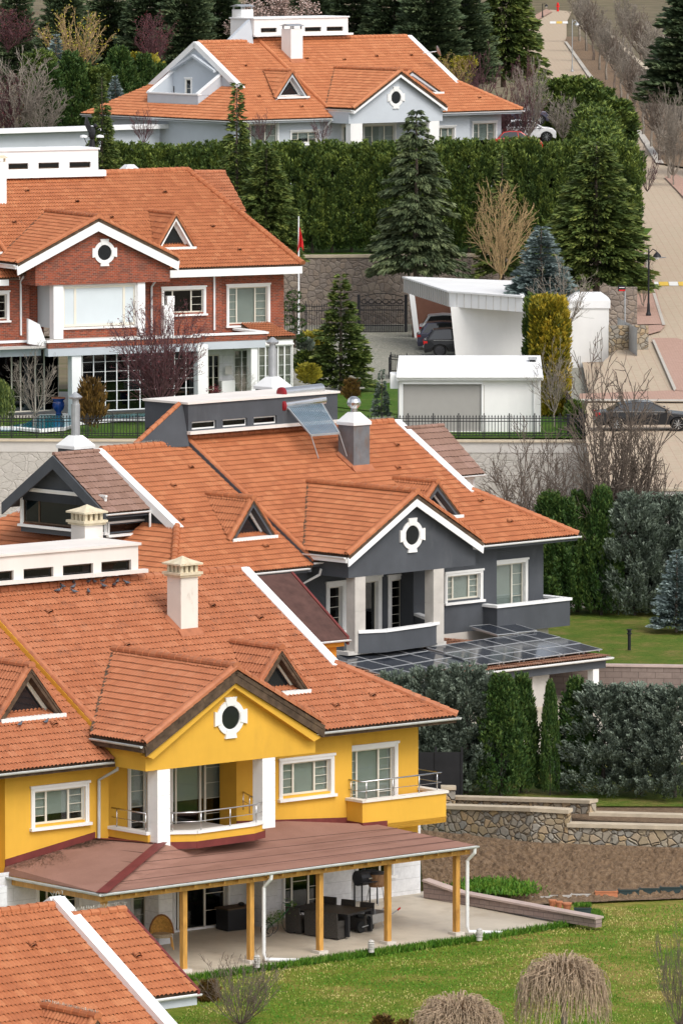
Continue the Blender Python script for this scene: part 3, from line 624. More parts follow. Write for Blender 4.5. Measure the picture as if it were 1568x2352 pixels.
def cross_gable(root, K, mats, ul, ur, vf, wa, wface_b, wall_l, wall_r, vwall, oc=None, frow=1.):
    """front gable with a round window: apex at mid u, roof edge at v = vf, wall face at vwall"""
    ve, we, T = K['ve'], K['we'], K['T']; ua = (ul + ur) / 2; hb = (ur - ul) / 2; Tg = K.get('Tg', T); wg = wa - Tg * hb; vb = ve + (wa - we) / T; vg = ve + (wg - we) / T
    A = Vector((ua, vf, wa)); B_ = Vector((ua, vb, wa)); Lf = Vector((ul, vf, wg)); Lb = Vector((ul, vg, wg)); Rf = Vector((ur, vf, wg)); Rb = Vector((ur, vg, wg))
    r = Roof(); r.plane([A, B_, Lb, Lf], off=.04); r.plane([A, B_, Rb, Rf], off=.04); r.ridge(A + Vector((0, 0, .08)), B_ + Vector((0, 0, .08)), r=.13)
    r.ridge(A + Vector((0, .1, .03)), Lf + Vector((0, .1, .03)), r=.13); r.ridge(A + Vector((0, .1, .03)), Rf + Vector((0, .1, .03)), r=.13)
    o = r.build('gable_roof', mats['tile'], root, rid=mats.get('rid')); vy = MB(); rr_ = random.Random(4); up_ = Vector((0, 0, .085))
    for i in range(26):
        q0, q1 = B_.lerp(Lb, i / 26), B_.lerp(Lb, (i + 1) / 26); vy.bar(q0 + up_, q1 + up_, rr_.uniform(.05, .15), .05)
    vy.build('valley', M['fascia'], o)
    f = MB(); d1 = .10; d2 = K.get('fd', .42); kk = K.get('barge', .0)
    for sg, E in ((-1, Lf), (1, Rf)):
        a = A + Vector((0, .02, -d1)); e = E + Vector((0, .02, -d1))
        f.ext([a, e, e + Vector((-sg * .05, 0, -(d2 - d1))), a + Vector((0, 0, -(d2 - d1) * 1.12))], (0, .07, 0), 0)
        if mats.get('barge2'): f.ext([a + Vector((0, .09, -(d2 - d1) * 1.05)), e + Vector((-sg * .1, .09, -(d2 - d1))), e + Vector((-sg * .42, .09, -(d2 - d1) - .12)), a + Vector((0, .09, -(d2 - d1) * 1.12 - .17))], (0, .3, 0), 1)
    for sg, E in ((-1, Lf), (1, Rf)):     # closed side eaves
        f.box(E[0] - .04 if sg < 0 else E[0] - .3, E[0] + .3 if sg < 0 else E[0] + .04, vf + .1, vg, wg - .30, wg - .12, 0 if not mats.get('barge2') else 0)
    f.build('bargeboard', [mats['barge'], mats.get('barge2', mats['barge'])], o)
    gutter(root, (ul - .08, vg - .05, wg - .07), (ul - .08, vf + .12, wg - .07), mats.get('gut', 'gutter'))
    w_ = MB(); wt = lambda u: wa - .2 - Tg * abs(u - ua)
    W = [(wall_l, wface_b), (wall_r, wface_b), (wall_r, wt(wall_r)), (ua, wt(ua)), (wall_l, wt(wall_l))]
    w_.ext([Vector((p[0], vwall, p[1])) for p in W], (0, .0001, 0)) if False else w_.poly([Vector((p[0], vwall, p[1])) for p in W])
    for u in (wall_l, wall_r): w_.poly([(u, vwall, wface_b), (u, .0, wface_b), (u, .0, wt(u)), (u, vwall, wt(u))])
    w_.poly([(wall_l, vwall, wface_b), (wall_r, vwall, wface_b), (wall_r, .0, wface_b), (wall_l, .0, wface_b)])
    w_.build('gable_front', mats['wall'], root)
    if oc: oculus(root, WF(oc[0], vwall), 0, oc[1], oc[2])
    return dict(ua=ua, wg=wg, vb=vb, vg=vg)
def clerestory(root, u0, u1, v0, depth, w0, w1, wins, mats, slabw=.13):
    mb = MB(); W = WF(0, v0); wallface(mb, W, u0, u1, w0, w1, [(a, b, c, d) for a, b, c, d in wins]); mb.box(u0, u0 + .02, v0, v0 + depth, w0, w1); mb.box(u1 - .02, u1, v0 + .003, v0 + depth, w0, w1)
    mb.box(u0, u1, v0 + depth, v0 + depth + .1, w0 - 1, w1); o = mb.build('clerestory', mats['wall'], root)
    c = MB(); c.box(u0 - .08, u1 + .08, v0 - .08, v0 + depth + .15, w1, w1 + .09); c.box(u0 - .06, u1 + .28, v0 - .22, v0, w0 - .13, w0 - .0); c.build('coping', mats.get('cop', M['render']), o)
    for a, b, c_, d in wins:
        window(o, W, a, b, c_, d, cols=(1,), munt=(0,), trim=.0, head=False, sill=False, blind=.0, depth=.10, fcol=mats.get('clf', 'frame'), gl='glassd', thick=.06, name='window')
    return o
def balcony_rail(parent, pts, h=.62, m='steel', mid=(.5,), name='railing'):
    mb = MB(); mb.tube([Vector(p) + Vector((0, 0, h)) for p in pts], .028, 6)
    for k in mid: mb.tube([Vector(p) + Vector((0, 0, h * k)) for p in pts], .014, 5)
    for i in range(len(pts) - 1):
        p, q = Vector(pts[i]), Vector(pts[i + 1]); n = max(1, round((q - p).length / 1.25))
        for j in range(n): c = p.lerp(q, (j + .15) / n); mb.tube([c, c + Vector((0, 0, h))], .02, 5)
    c = Vector(pts[-1]); mb.tube([c, c + Vector((0, 0, h))], .02, 5)
    return mb.build(name, M[m], parent, smooth=True)

def parapet(root, pts, zt, zb, mwall, th=.2, cap=.1, skirt=None, capm='white', ov=.06, name='parapet', skm='redfelt'):
    p = MB(); c = MB(); s_ = MB()
    for i in range(len(pts) - 1):
        a, b = Vector((*pts[i], 0)), Vector((*pts[i + 1], 0)); n_ = (b - a).normalized().cross(Vector((0, 0, 1)))
        inn = [a, b, b - n_ * th, a - n_ * th]; p.ext([q + Vector((0, 0, zb)) for q in inn], (0, 0, zt - cap - zb))
        oo = [a + n_ * ov, b + n_ * ov, b - n_ * (th + .04), a - n_ * (th + .04)]; c.ext([q + Vector((0, 0, zt - cap)) for q in oo], (0, 0, cap + .0007 * i))
        if skirt: s_.ext([q + Vector((0, 0, zb - .1)) for q in [a + n_ * .02, b + n_ * .02, b, a]], (0, 0, skirt))
    o = p.build(name, mwall, root)
    if cap: c.build('coping', M[capm], o)
    if skirt: s_.build('parapet_flashing', M[skm], o)
    return o
# ------------------------------------------------------------------ ground of the lower plot
def sheet(name, pts, mat, kind='structure', label=None, th=.0, cat=None, sub=0):
    mb = MB()
    if th: mb.ext([Vector(p) - Vector((0, 0, th)) for p in pts], (0, 0, th))
    else: mb.poly(pts)
    o = mb.build(name, mat); o['kind'] = kind
    if label: o['label'] = label
    return o
# ================================================================== THE YELLOW HOUSE
def roofplane(fr, ve, we, T): return lambda x, y: fr.hit(x, y, (0, -T, 1), we - T * ve)
def rectv(fr, v, x0, y0, x1, y1):
    a = fr.v(x0, y0, v); b = fr.v(x1, y1, v); return a[0], b[0], b[2], a[2]
def dorm(fr, root, K, R, wl, back, right, tile, **kw):
    B_ = R(*back); Rb = R(*right); return dormer(root, None, B_[0], Rb[1], B_[2], max(.5, Rb[0] - B_[0]), K['T'], wl, K['ve'], tile, **kw)
def chim(fr, root, R, K, wl, corner, topy, side, **kw):
    p = R(*corner); top = fr.v(corner[0], topy, p[1])[2]
    o, W = chimney(root, None, (p[0], p[1]), top=top, base_w=p[2], side=side, **kw); flashing(root, p[0], p[1], side, p[2], K['T']); return p, top
T0 = tan(radians(30.5))

def yellow_house():
    Y = Fr(640, 1838, 230, 40.2, z=1.0); z0 = P(640, 1838, 230)[2] - 1.0
    root = Y.root('yellow_house', 'yellow stucco villa with clay tiled roofs and a brown felt veranda on wooden posts', 'house')
    K = dict(ve=-.8, we=Y.v(800, 1671, -.8)[2], T=T0); R = roofplane(Y, -.8, K['we'], T0); we = K['we']
    K.update(vr=R(560, 1308)[1], uR=Y.v(1047, 1645, -.8)[0], uV=R(560, 1308)[0], uB=-7.62, uLV=-19.5, uLC=-22.5)
    K['vents'] = [(3.0, 5.4), (1.5, 6.2), (-3.5, 4.7), (4.6, 1.2), (2.7, .9), (-5.4, 6.6), (-1.9, 1.2)]; K['lvents'] = [(-9, 1.7), (-12, 3.9)]
    mats = dict(tile=M['tile_a'], wall=M['yellow'], band=M['yellow'], fasc=M['fascia'], gut='gutter', barge=M['fascia'], barge2=M['yellow'])
    D = main_roof(root, K, mats); wl = D['wl']; Rl = roofplane(Y, -.8, wl, T0)
    # cross gable
    vf = -2.85; gl = Y.v(335, 1706, vf)[0]; gr = Y.v(748, 1690, vf)[0]; ap = Y.v(545, 1543, vf); vw = vf + .4; K['Tg'] = .565
    oc = Y.v(528, 1648, vw)
    cross_gable(root, K, mats, gl, gr, vf, ap[2] + .08, Y.v(335, 1772, vw)[2], Y.v(335, 1772, vw)[0], Y.v(724, 1700, vw)[0], vw, oc=(oc[0], oc[2], .66))
    gwl, gwb = Y.v(335, 1772, vw)[0], Y.v(335, 1772, vw)[2]; gwr = Y.v(724, 1700, vw)[0]
    dorm(Y, root, K, R, we, (533, 1478), (712, 1593), M['tile_a'], frame='frame', wallm='fascia'); dorm(Y, root, K, Rl, wl, (-52, 1516), (150, 1648), M['tile_a'], frame='frame', wallm='fascia')
    chim(Y, root, R, K, we, (416, 1458), 1322, .76, kind='cement'); q = Y.v(196, 1255, 9.3); chimney(root, None, (q[0], q[1]), top=Y.v(196, 1203, 9.3)[2], base_w=9.5, side=.8, mat='render', capmat='cap')
    # clerestory
    cr = Y.v(318, 1308, 6.95); top = Y.v(318, 1252, 6.95)[2]; wins = []
    for x0, x1 in ((-92, -60), (-46, 10 + 16), (49, 118), (140, 210), (229, 298)):
        a, b, c, d = rectv(Y, 6.95, x0, 0, x1, 0)[:2] + (0, 0); c = Y.v(x1, 1334 - (x1 - 118) * .092, 6.95)[2]; d = Y.v(x0, 1308 - (x0 - 49) * .092, 6.95)[2]; wins.append((a, b, c - .01, d))
    clerestory(root, -9.2, cr[0], 6.95, 2.2, cr[2] + .02, top, wins, dict(wall=M['render'], cop=M['coping'] if False else M['render'], clf='fascia'))
    # ---- walls of the upper floor
    uE = Y.v(12, 1800)[0]; uLr = Y.v(250, 1800)[0]; uc = Y.v(808, 1700)[0]; uE2 = Y.v(960, 1700, .4)[0]; wt = we - .2; wb = 2.4
    mw = rectv(Y, 0, 640, 1745, 766, 1836); lw = rectv(Y, 0, 71, 1811, 204, 1889); mw = (mw[0], mw[1], lw[2], mw[3]); lw = (lw[0], lw[1], lw[2], mw[3])
    rw = rectv(Y, .4, 795, 1722, 912, 1703); rw = (rw[0], rw[1], 3.5, Y.v(912, 1703, .4)[2])
    W0 = WF(0, 0); hole = lambda w_, t=.15: (w_[0] + t, w_[1] - t, w_[2] + t * .7, w_[3] - t * 1.05)
    mb = MB(); lb = .9
    bl = .9      # loggia back wall
    ul2 = Y.v(530, 1800, .0)[0] + .25
    wallface(mb, W0, uE, uLr, wb, wt, [hole(lw)]); wallface(mb, W0, ul2, uc, wb, wt, [hole(mw)])
    wallface(mb, WF(0, .4), uc, uE2, wb, wt, [(rw[0] + .15, rw[1] - .15, rw[2], rw[3] - .16)]); mb.poly([(uc, 0, wb), (uc, .4, wb), (uc, .4, wt), (uc, 0, wt)])
    mb.poly([(uE, 0, wb), (uE, .5, wb), (uE, .5, wt), (uE, 0, wt)]); wallface(mb, WF(0, .5), uE - 3.4, uE, wb, wt); mb.poly([(uE - 3.4, .5, wb), (uE - 3.4, 13.6, wb), (uE - 3.4, 13.6, wt), (uE - 3.4, .5, wt)])
    d1 = (Y.v(293, 1800, bl)[0], Y.v(345, 1800, bl)[0], 3.6, gwb - .05); d2 = (Y.v(389, 1800, bl)[0], Y.v(531, 1800, bl)[0], 3.6, gwb - .05)
    wallface(mb, WF(0, bl), uLr, ul2, 3.0, wt, [(d1[0] + .13, d1[1] - .13, d1[2], d1[3] - .14), (d2[0] + .13, d2[1] - .13, d2[2], d2[3] - .14)])
    mb.poly([(uLr, 0, 3.), (uLr, bl, 3.), (uLr, bl, wt), (uLr, 0, wt)]); mb.poly([(ul2, 0, 3.), (ul2, bl, 3.), (ul2, bl, wt), (ul2, 0, wt)])
    mb.poly([(uE2, .4, wb), (uE2, 13.6, wb), (uE2, 13.6, wt), (uE2, .4, wt)]); mb.poly([(uE - 3.4, 13.6, wb), (uE2, 13.6, wb), (uE2, 13.6, wt), (uE - 3.4, 13.6, wt)])
    mb.build('wall', M['yellow'], root)
    window(root, W0, *mw, blind=1.); window(root, W0, *lw, blind=.74)
    window(root, WF(0, .4), *rw, cols=(.22, .5, .3), munt=(5, 0, 5), blind=1., door=True, name='balcony_door')
    window(root, WF(0, bl), *d1, cols=(1,), munt=(4,), blind=.62, door=True, trim=.13, head=False, name='balcony_door'); window(root, WF(0, bl), *d2, cols=(.13, .5, .1, .42), munt=(0, 0, 0, 4), blind=.6, door=True, trim=.13, head=False, name='balcony_door')
    # loggia floor, columns, parapet
    cw = Y.v(391, 1912, vw)[2]; capz0 = cw - .25; fl = MB(); fl.box(gwl + .6, Y.v(603, 1880, vw)[0], vw + .1, bl, capz0 - .3, capz0 - .1); fl.build('loggia_floor', M['conc'], root)
    for xa, xb in ((362, 391), (603, 632)):
        a, b = Y.v(xa, 1800, vw)[0], Y.v(xb, 1800, vw)[0]; c = MB(); zz = 3.72 if xa < 400 else capz0
        while zz < gwb: z1 = min(zz + .46, gwb); c.box(a, b, vw, vw + .52, zz, z1 - .015); c.box(a + .012, b - .012, vw + .012, vw + .508, z1 - .015, z1); zz = z1
        c.build('column', M['white2'], root)
    capz = cw + .02
    pts = [(Y.v(391, 1900, vw)[0] + .02, vw + .12)] + [tuple(Y.w(x, y, capz)[:2]) for x, y in ((452, 1908), (585, 1890))] + [(Y.v(603, 1880, vw)[0] + .2, vw + .12)]
    parapet(root, pts, capz, capz - .5, M['yellow'], skirt=.24); parapet(root, [(uLr, bl * 0 + .0), (Y.v(340, 1905, vw + .4)[0], vw + .4)], capz, capz - .5, M['yellow'], skirt=.24)
    balcony_rail(root, [(*p, capz) for p in pts], .62); balcony_rail(root, [(uLr + .05, -.1, capz), (Y.v(345, 1905, vw + .4)[0] - .1, vw + .5, capz)], .62)
    balcony_rail(root, [(pts[-1][0] + .1, vw + .6, capz), (ul2 + .3, .0, capz)], .62)
    # right balcony
    bv = -.85; b0, b1 = Y.v(832, 1838, bv)[0], Y.v(1024, 1812, bv)[0]; bt = Y.v(832, 1838, bv)[2]; bb = Y.v(1025, 1888, bv)[2]
    p = MB(); p.ext([(b0, bv, bb), (b1, bv, bb), (b1, bv, bt - .09), (b0, bv, bt - .09)], (0, .18, 0)); p.ext([(b0, bv + .18, bb), (b0 + .18, bv + .18, bb), (b0 + .18, bv + .18, bt - .09), (b0, bv + .18, bt - .09)], (0, .66, 0)); p.ext([(b1 - .18, bv + .18, bb), (b1, bv + .18, bb), (b1, bv + .18, bt - .09), (b1 - .18, bv + .18, bt - .09)], (0, 1.5, 0))
    p.box(b0, b1, bv, .9, bb - .002, bb + .2); bo = p.build('balcony', M['yellow'], root)
    c = MB(); c.box(b0 - .06, b1 + .07, bv - .07, bv + .25, bt - .09, bt); c.box(b0 - .06, b0 + .25, bv + .25, 0, bt - .09, bt); c.box(b1 - .25, b1 + .07, bv + .25, .9, bt - .09, bt); c.build('coping', M['sootrender'], bo)
    balcony_rail(bo, [(b0 + .1, .0, bt), (b0 + .1, bv + .12, bt), (b1 - .12, bv + .12, bt), (b1 - .12, .75, bt)], .62, mid=(.45,))
    # downpipe and gutter swan neck on the left wing
    g = Y.v(238, 1728, -.85); downpipe(root, [(uLr - .25, -.82, wl - .12), (uLr - .25, -.8, wl - .35), (uLr - .5, -.12, wl - .75), (uLr - .5, -.1, 4.0), (uLr - .5, -.1, 3.75)], .055, 'gutter')
    # ---- lower floor
    gz = 0.0; wm = M['whitestone']
    lo = MB(); F1 = [];
    ops = []
    def lw_(v, x0, x1, ytop, ybot, base=None): a = Y.v(x0, ytop, v); b = Y.v(x1, ybot, v); return (a[0], b[0], base if base is not None else b[2], 3.0)
    va = .35
    A1 = (Y.v(397, 2100, va)[0], Y.v(527, 2100, va)[0], .30, 2.75); A2 = (Y.v(648, 2100, va)[0], Y.v(742, 2100, va)[0], .35, 2.75)
    A3 = (Y.v(815, 2000, 1.6)[0], Y.v(904, 2000, 1.6)[0], Y.v(900, 2011, 1.6)[2], 3.0); A0 = (Y.v(300, 2080, va)[0], Y.v(345, 2080, va)[0], .5, 2.75)
    uw = Y.v(818, 2070, .1)[0]
    wallface(lo, WF(0, va), uLr - .4, uw, -.3, 3.2, [hole(A0, .1), hole(A1, .1), hole(A2, .1)])
    lo.poly([(uw, va, -.3), (uw, 1.6, -.3), (uw, 1.6, 3.2), (uw, va, 3.2)]); ue = uE2 + .05
    wallface(lo, WF(0, 1.6), uw, ue + 1.1, -.3, 3.2, [hole(A3, .1)]); lo.poly([(ue + 1.1, 1.6, -.3), (ue + 1.1, 13.5, -.3), (ue + 1.1, 13.5, 3.2), (ue + 1.1, 1.6, 3.2)])
    # left lower wing in front of the left rooms
    vl = -.3; A4 = (Y.v(84, 2060, vl)[0], Y.v(186, 2060, vl)[0], .4, Y.v(84, 2036, vl)[2] + .25)
    wallface(lo, WF(0, vl), uE - 4, uLr - .4, -.3, 3.2, [hole(A4, .1)]); lo.poly([(uLr - .4, vl, -.3), (uLr - .4, va, -.3), (uLr - .4, va, 3.2), (uLr - .4, vl, 3.2)])
    lo.build('wall', wm, root)
    window(root, WF(0, va), *A0, cols=(1,), munt=(3,), blind=.9, bcol='curtain', door=True, trim=.1, head=False, name='window'); window(root, WF(0, va), *A1, cols=(.12, .14, .42, .42), munt=(0, 0, 0, 3), blind=0, door=True, trim=.1, head=False, name='patio_door', gl='glassd')
    window(root, WF(0, va), *A2, cols=(.3, .5, .3), munt=(4, 1, 4), blind=0., door=True, trim=.1, head=False, name='patio_door', gl='glassd'); window(root, WF(0, 1.6), *A3, cols=(.25, .45, .25), munt=(2, 0, 2), trim=.12, gl='glassd', blind=.3); window(root, WF(0, vl), *A4, cols=(.3, .5, .3), munt=(2, 0, 2), trim=.1, gl='glassd', blind=0.)
    for (xa, xb, ya, vv) in ((365, 397, 2184, -1.0), (605, 636, 2155, -.6), (0, 17, 2100, -3.2)):
        a, b = Y.v(xa, 2100, vv)[0], Y.v(xb, 2100, vv)[0]; MB().box(a, b, vv, vv + .75, -.1, 3.3).build('pillar', wm, root)
    # ---- veranda roof
    A = Y.v(234, 2052, -5.3); A = Vector((A[0], -5.3, A[2])); B_ = Y.v(1092, 1941, -5.3); U0 = Y.u(-60, 1996, A[0]); C_ = Y.v(372, 1936, -2.42); B_ = Vector((B_[0], -5.3, B_[2]))
    wJ = Y.v(220, 1932)[2]
    vr_ = MB(); top = []
    def slab(pts, th=.13):
        n = len(pts); vr_.poly([Vector(p) for p in pts], 0); vr_.poly([Vector(p) - Vector((0, 0, th)) for p in reversed(pts)], 1)
    E1 = Y.v(864, 1893, -.84); E0 = Vector((0, .05, 3.78)); Lj = Vector((uLr - .6, .0, wJ + .08)); Lw = Vector((uE - .02, 0, Y.v(12, 1992)[2] + .02)); Lq = Vector((uE - 2.4, 0, 2.75)); Lz = Vector((A[0] - .0, 1.3, A[2] + .02))
    slab([A, B_, E1]); slab([A, E1, E0]); slab([A, E0, C_]); slab([A, C_, Lj]); slab([A, Lj, Lw]); slab([A, Lw, (A[0], 0., A[2] + .02)]); vr_.poly([(uLr - .6, 0, wJ + .08), (uLr, bl, 3.9), (-6.9, -.2, 3.86), C_], 0); strips = 1
    rf = vr_.build('veranda_roof', [M['felt'], M['wood']], root)
    r_ = np.random.default_rng(12); dV = []; dF = []; k_ = 0
    for i in range(1500):
        t = r_.random() ** .8; a_ = Lw.lerp(Lj, t); q_ = abs(r_.normal()) * (.25 + .4 * t); p_ = a_.lerp(C_ if t > .6 else A, min(.6, q_ * .25)) + Vector((0, -.05, .02)); s_ = r_.uniform(.008, .026)
        for c in ((-s_, -s_, 0), (s_, -s_ * .6, .01), (s_ * .7, s_, 0), (-s_, s_ * .8, .012)): dV.append((p_.x + c[0], p_.y + c[1], p_.z + c[2]))
        dF.append((k_, k_ + 1, k_ + 2, k_ + 3)); k_ += 4
    db = np_mesh('roof_moss', np.array(dV), np.array(dF), M['fascia'], parent=rf); db['kind'] = 'stuff'
    e = MB()
    # rows of felt laps and the hip strip
    def strip(p, q, wdt, m_, lift=.012):
        p = Vector(p); q = Vector(q); d = (q - p).normalized(); s_ = d.cross(Vector((0, 0, 1))).normalized() * wdt / 2; z = Vector((0, 0, lift)); e.add([p - s_ + z, q - s_ + z, q + s_ + z, p + s_ + z], [(0, 1, 2, 3)], m_)
    strip(A, C_, .40, 0, .03); strip(A.lerp(C_, .985), Lj, .25, 0, .03)
    up = (E0 - Vector((E0[0], -5.3, A[2] + .15)))
    for k in range(1, 5):
        t = k / 5; a = A.lerp(C_, t * .98); b = B_.lerp(E1, t * .98); e.ext([a + Vector((0, 0, .012)), b + Vector((0, 0, .012)), b + Vector((0, .025, .02)), a + Vector((0, .025, .02))], (0, 0, .006), 1)
        a2 = A.lerp(C_, t * .98); b2 = Vector((A[0], 0, A[2])).lerp(Lj, t); e.bar(a2 + Vector((0, 0, .012)), b2 + Vector((0, 0, .012)), .02, .012, 1)
    e.build('felt_strip', [M['redfelt'], M['feltd']], rf)
    fsh = MB(); a, b = Lw, Lj
    fsh.ext([a + Vector((0, -.03, -.05)), b + Vector((0, -.03, -.05)), b + Vector((0, -.03, .24)), a + Vector((0, -.03, .24))], (0, .025, 0)); fsh.ext([Vector((ul2, -.03, 3.5)), Vector((b0, -.03, 3.3)), Vector((b0, -.03, 3.62)), Vector((ul2, -.03, 3.95))], (0, .025, 0)); fsh.ext([Vector((b0 - .02, -.9, 3.25)), Vector((b0 + 1.1, -.9, 3.2)), Vector((b0 + 1.1, -.9, 3.5)), Vector((b0 - .02, -.9, 3.52))], (0, .9, 0))
    fsh.build('wall_flashing', M['redfelt'], rf)
    gutter(rf, A + Vector((-.05, -.07, -.02)), B_ + Vector((.05, -.07, -.02)), 'gutter', .08); gutter(rf, (A[0] - .07, 1.4, A[2] - .02), A + Vector((-.07, -.05, -.02)), 'gutter', .08)
    bm_ = MB(); bm_.bar(A + Vector((.1, .25, -.22)), B_ + Vector((-.1, .25, -.22)), .14, .20); bm_.bar(A + Vector((.2, .2, -.22)), Vector((A[0] + .2, 1.2, A[2] - .22)), .14, .2)
    n = 26
    for i in range(n): p = A.lerp(B_, (i + .3) / n); bm_.bar(p + Vector((0, .0, -.16)), p + Vector((.0, .6, -.10)), .07, .11)
    bm_.build('rafter', M['wood'], rf)
    for px, py in ((427, 2232), (585, 2212), (742, 2190), (894, 2168), (1043, 2145), (270, 2262)):
        p = Y.w(px, py, 0.03); u = p[0]; t = (u - A[0]) / (B_[0] - A[0]); ztop = A[2] + (B_[2] - A[2]) * t - .25
        po = MB().box(u - .09, u + .09, -4.93, -4.75, .12, ztop).build('post', M['wood'], root); MB().box(u - .2, u + .2, -5.05, -4.63, -.05, .12).build('post_base', M['patioedge'], po)
    for px in (590, 1049):
        p = Y.w(px, 2210 if px < 700 else 2145, 0); u = p[0]; t = (u - A[0]) / (B_[0] - A[0]); z = A[2] + (B_[2] - A[2]) * t
        downpipe(root, [(u + .2, -5.35, z - .05), (u + .2, -5.33, z - .25), (u + .12, -5.05, z - .55), (u + .12, -5.05, .3), (u + .2, -5.05, .1), (u + 1.1, -5.75, .06)], .065)
    # small lantern on the lower pillar
    return Y, root, K, A, B_
YF, yroot, YK, VA, VB_ = yellow_house()
# ================================================================== THE GREY HOUSE
def grey_house():
    th = 44; Yd = 285; sill = 4.5; z0 = P(1020, 1388, Yd)[2] - sill
    Y = Fr(1020, 1388, Yd, th, z=z0)
    root = Y.root('grey_house', 'charcoal grey villa with orange roofs, white window trims and solar panels over its veranda', 'house')
    K = dict(ve=-.8, we=(Y.v(1110, 1250, -.8)[2] + Y.v(1325, 1228, -.8)[2]) / 2, T=T0); we = K['we']; R = roofplane(Y, -.8, we, T0)
    off = we - Y.v(560, 1311, -.8)[2]
    off = .2
    K.update(vr=(R(905, 970)[1] + R(640, 988)[1]) / 2, uR=Y.v(1325, 1228, -.8)[0], uV=(R(905, 970)[0] + R(1092, 1130)[0]) / 2, uB=(R(415, 1010)[0] + R(690, 1250)[0]) / 2, off=off)
    Rl = roofplane(Y, -.8, we - off, T0); K.update(uLV=(Rl(205, 1015)[0] + Rl(390, 1192)[0]) / 2); K['uLC'] = K['uLV'] - 3.0
    K['vents'] = [(2.5, 6.2), (-1., 5.9), (-3.6, 3.7), (3.8, 2.4), (4.2, 1.0), (1.2, 4.8)]; K['lvents'] = [(-11.5, 5.2), (-9.6, 6.2), (-12.9, 3.2), (-10, 1.2)]
    mats = dict(tile=M['tile_b'], wall=M['grey'], band=M['grey'], fasc=M['grey'], gut='gutterw', barge=M['white2'])
    K['fd'] = .46
    D = main_roof(root, K, mats); wl = D['wl']; wr = D['wr']
    vf = -2.85; vw = vf + .4; gl = Y.v(800, 1282, vf)[0]; gr = Y.v(1112, 1248, vf)[0]; ap = Y.v(965, 1137, vf); hb = (gr - gl) / 2; K['Tg'] = (ap[2] - Y.v(800, 1280, vf)[2]) / hb
    oc = Y.v(945, 1229, vw); gwl, gwb = Y.v(800, 1328, vw)[0], Y.v(800, 1328, vw)[2]; gwr = Y.v(1091, 1250, vw)[0]
    cross_gable(root, K, mats, gl, gr, vf, ap[2] + .05, gwb, gwl, gwr, vw, oc=(oc[0], oc[2], .68))
    dorm(Y, root, K, R, we, (905, 1102), (1062, 1190), M['tile_b'], wallm='grey', frame='white'); dorm(Y, root, K, Rl, wl, (475, 1138), (636, 1237), M['tile_b'], wallm='grey', frame='white')
    # chimneys
    p = R(812, 1080); tp = Y.v(808, 972, p[1])[2]; chimney(root, None, (p[0], p[1]), kind='hood', top=tp, base_w=p[2], side=.95, mat='rusty'); flashing(root, p[0], p[1], .95, p[2], T0)
    c = (p[0] + .475, p[1] + .475); t = MB(); t.lathe([(.15, 0), (.15, .16), (.19, .2), (.27, .3), (.30, .42), (.25, .56), (.12, .66), (.01, .68)], (c[0], c[1], tp + .42), 14)
    for k in range(14): a = 2 * pi * k / 14; t.bar((c[0] + cos(a) * .24, c[1] + sin(a) * .24, tp + .68), (c[0] + cos(a + .4) * .30, c[1] + sin(a + .4) * .30, tp + .84), .012, .05)
    t.build('chimney_cowl', M['steel'], root)
    def pipehood(x, y, v, s, wtop, ytop, ylo):
        a = Y.v(x, y, v); tt = Y.v(x, ytop, v)[2]; zz = Y.v(x, y, v)[2]; o, W = chimney(root, None, (a[0], a[1]), kind='hood', top=zz, base_w=zz - .7, side=s, mat='grey')
        q = (a[0] + s / 2, a[1] + s / 2); m = MB(); m.tube([(q[0], q[1], zz + .3), (q[0], q[1], tt - .3)], .19, 12); m.lathe([(.14, 0), (.14, .2), (.24, .22), (.30, .3), (.05, .5)], (q[0], q[1], tt - .3), 12); m.build('flue_pipe', M['galv'], o)
    pipehood(172, 1026, 8.6, 1.05, 0, 915, 990); pipehood(625, 890, 9.6, 1.05, 0, 788, 870)
    # clerestory box and its raised cheek
    v0 = K['vr'] - .35; q1 = Y.v(690, 975, v0); tl = Y.v(418, 930, v0); bl_ = Y.v(430, 992, v0); u0 = bl_[0] + .05; u1 = Y.v(775, 960, v0)[0]; w0 = bl_[2] + .02; w1 = tl[2]
    wins = [(Y.v(a, 980, v0)[0], Y.v(b, 980, v0)[0], w0 + .05, w0 + .38) for a, b in ((441, 497), (512, 568), (583, 636))]
    clerestory(root, u0, u1, v0, 2.6, w0, w1, wins, dict(wall=M['grey'], cop=M['render'], clf='white'))
    ck = MB(); A = Vector((u0, v0, w1)); ck.ext([Vector((u0 - .02, v0 - .1, wr - .3)), Vector((u0 - .02, v0 + .3, w1 + .02)), Vector((u0 - 2.6, v0 + .6, wr - .3))], (0, .3, 0)); ck.build('cheek_wall', M['grey'], root)
    r_ = Roof(); r_.ridge((u0 - 2.4, v0 + .7, wr - .15), (u0 - .1, v0 + .4, w1), r=.1); r_.build('cheek_edge', M['tile_b'], root)
    # brown roofed gable dormer on the left end
    lg = K['uLV']; ud = lg - 2.6
    F1 = lambda x, y: Y.u(x, y, ud)
    apx = F1(125, 1045); lft = F1(12, 1150); rgt = F1(245, 1178); fw = (lft[2] + rgt[2]) / 2; apx = Vector((ud, apx[1], apx[2]))
    Tg2 = (apx[2] - rgt[2]) / abs(apx[1] - rgt[1]); Lf = Vector((ud, 2 * apx[1] - rgt[1], rgt[2])); Rf = Vector((ud, rgt[1], rgt[2]))
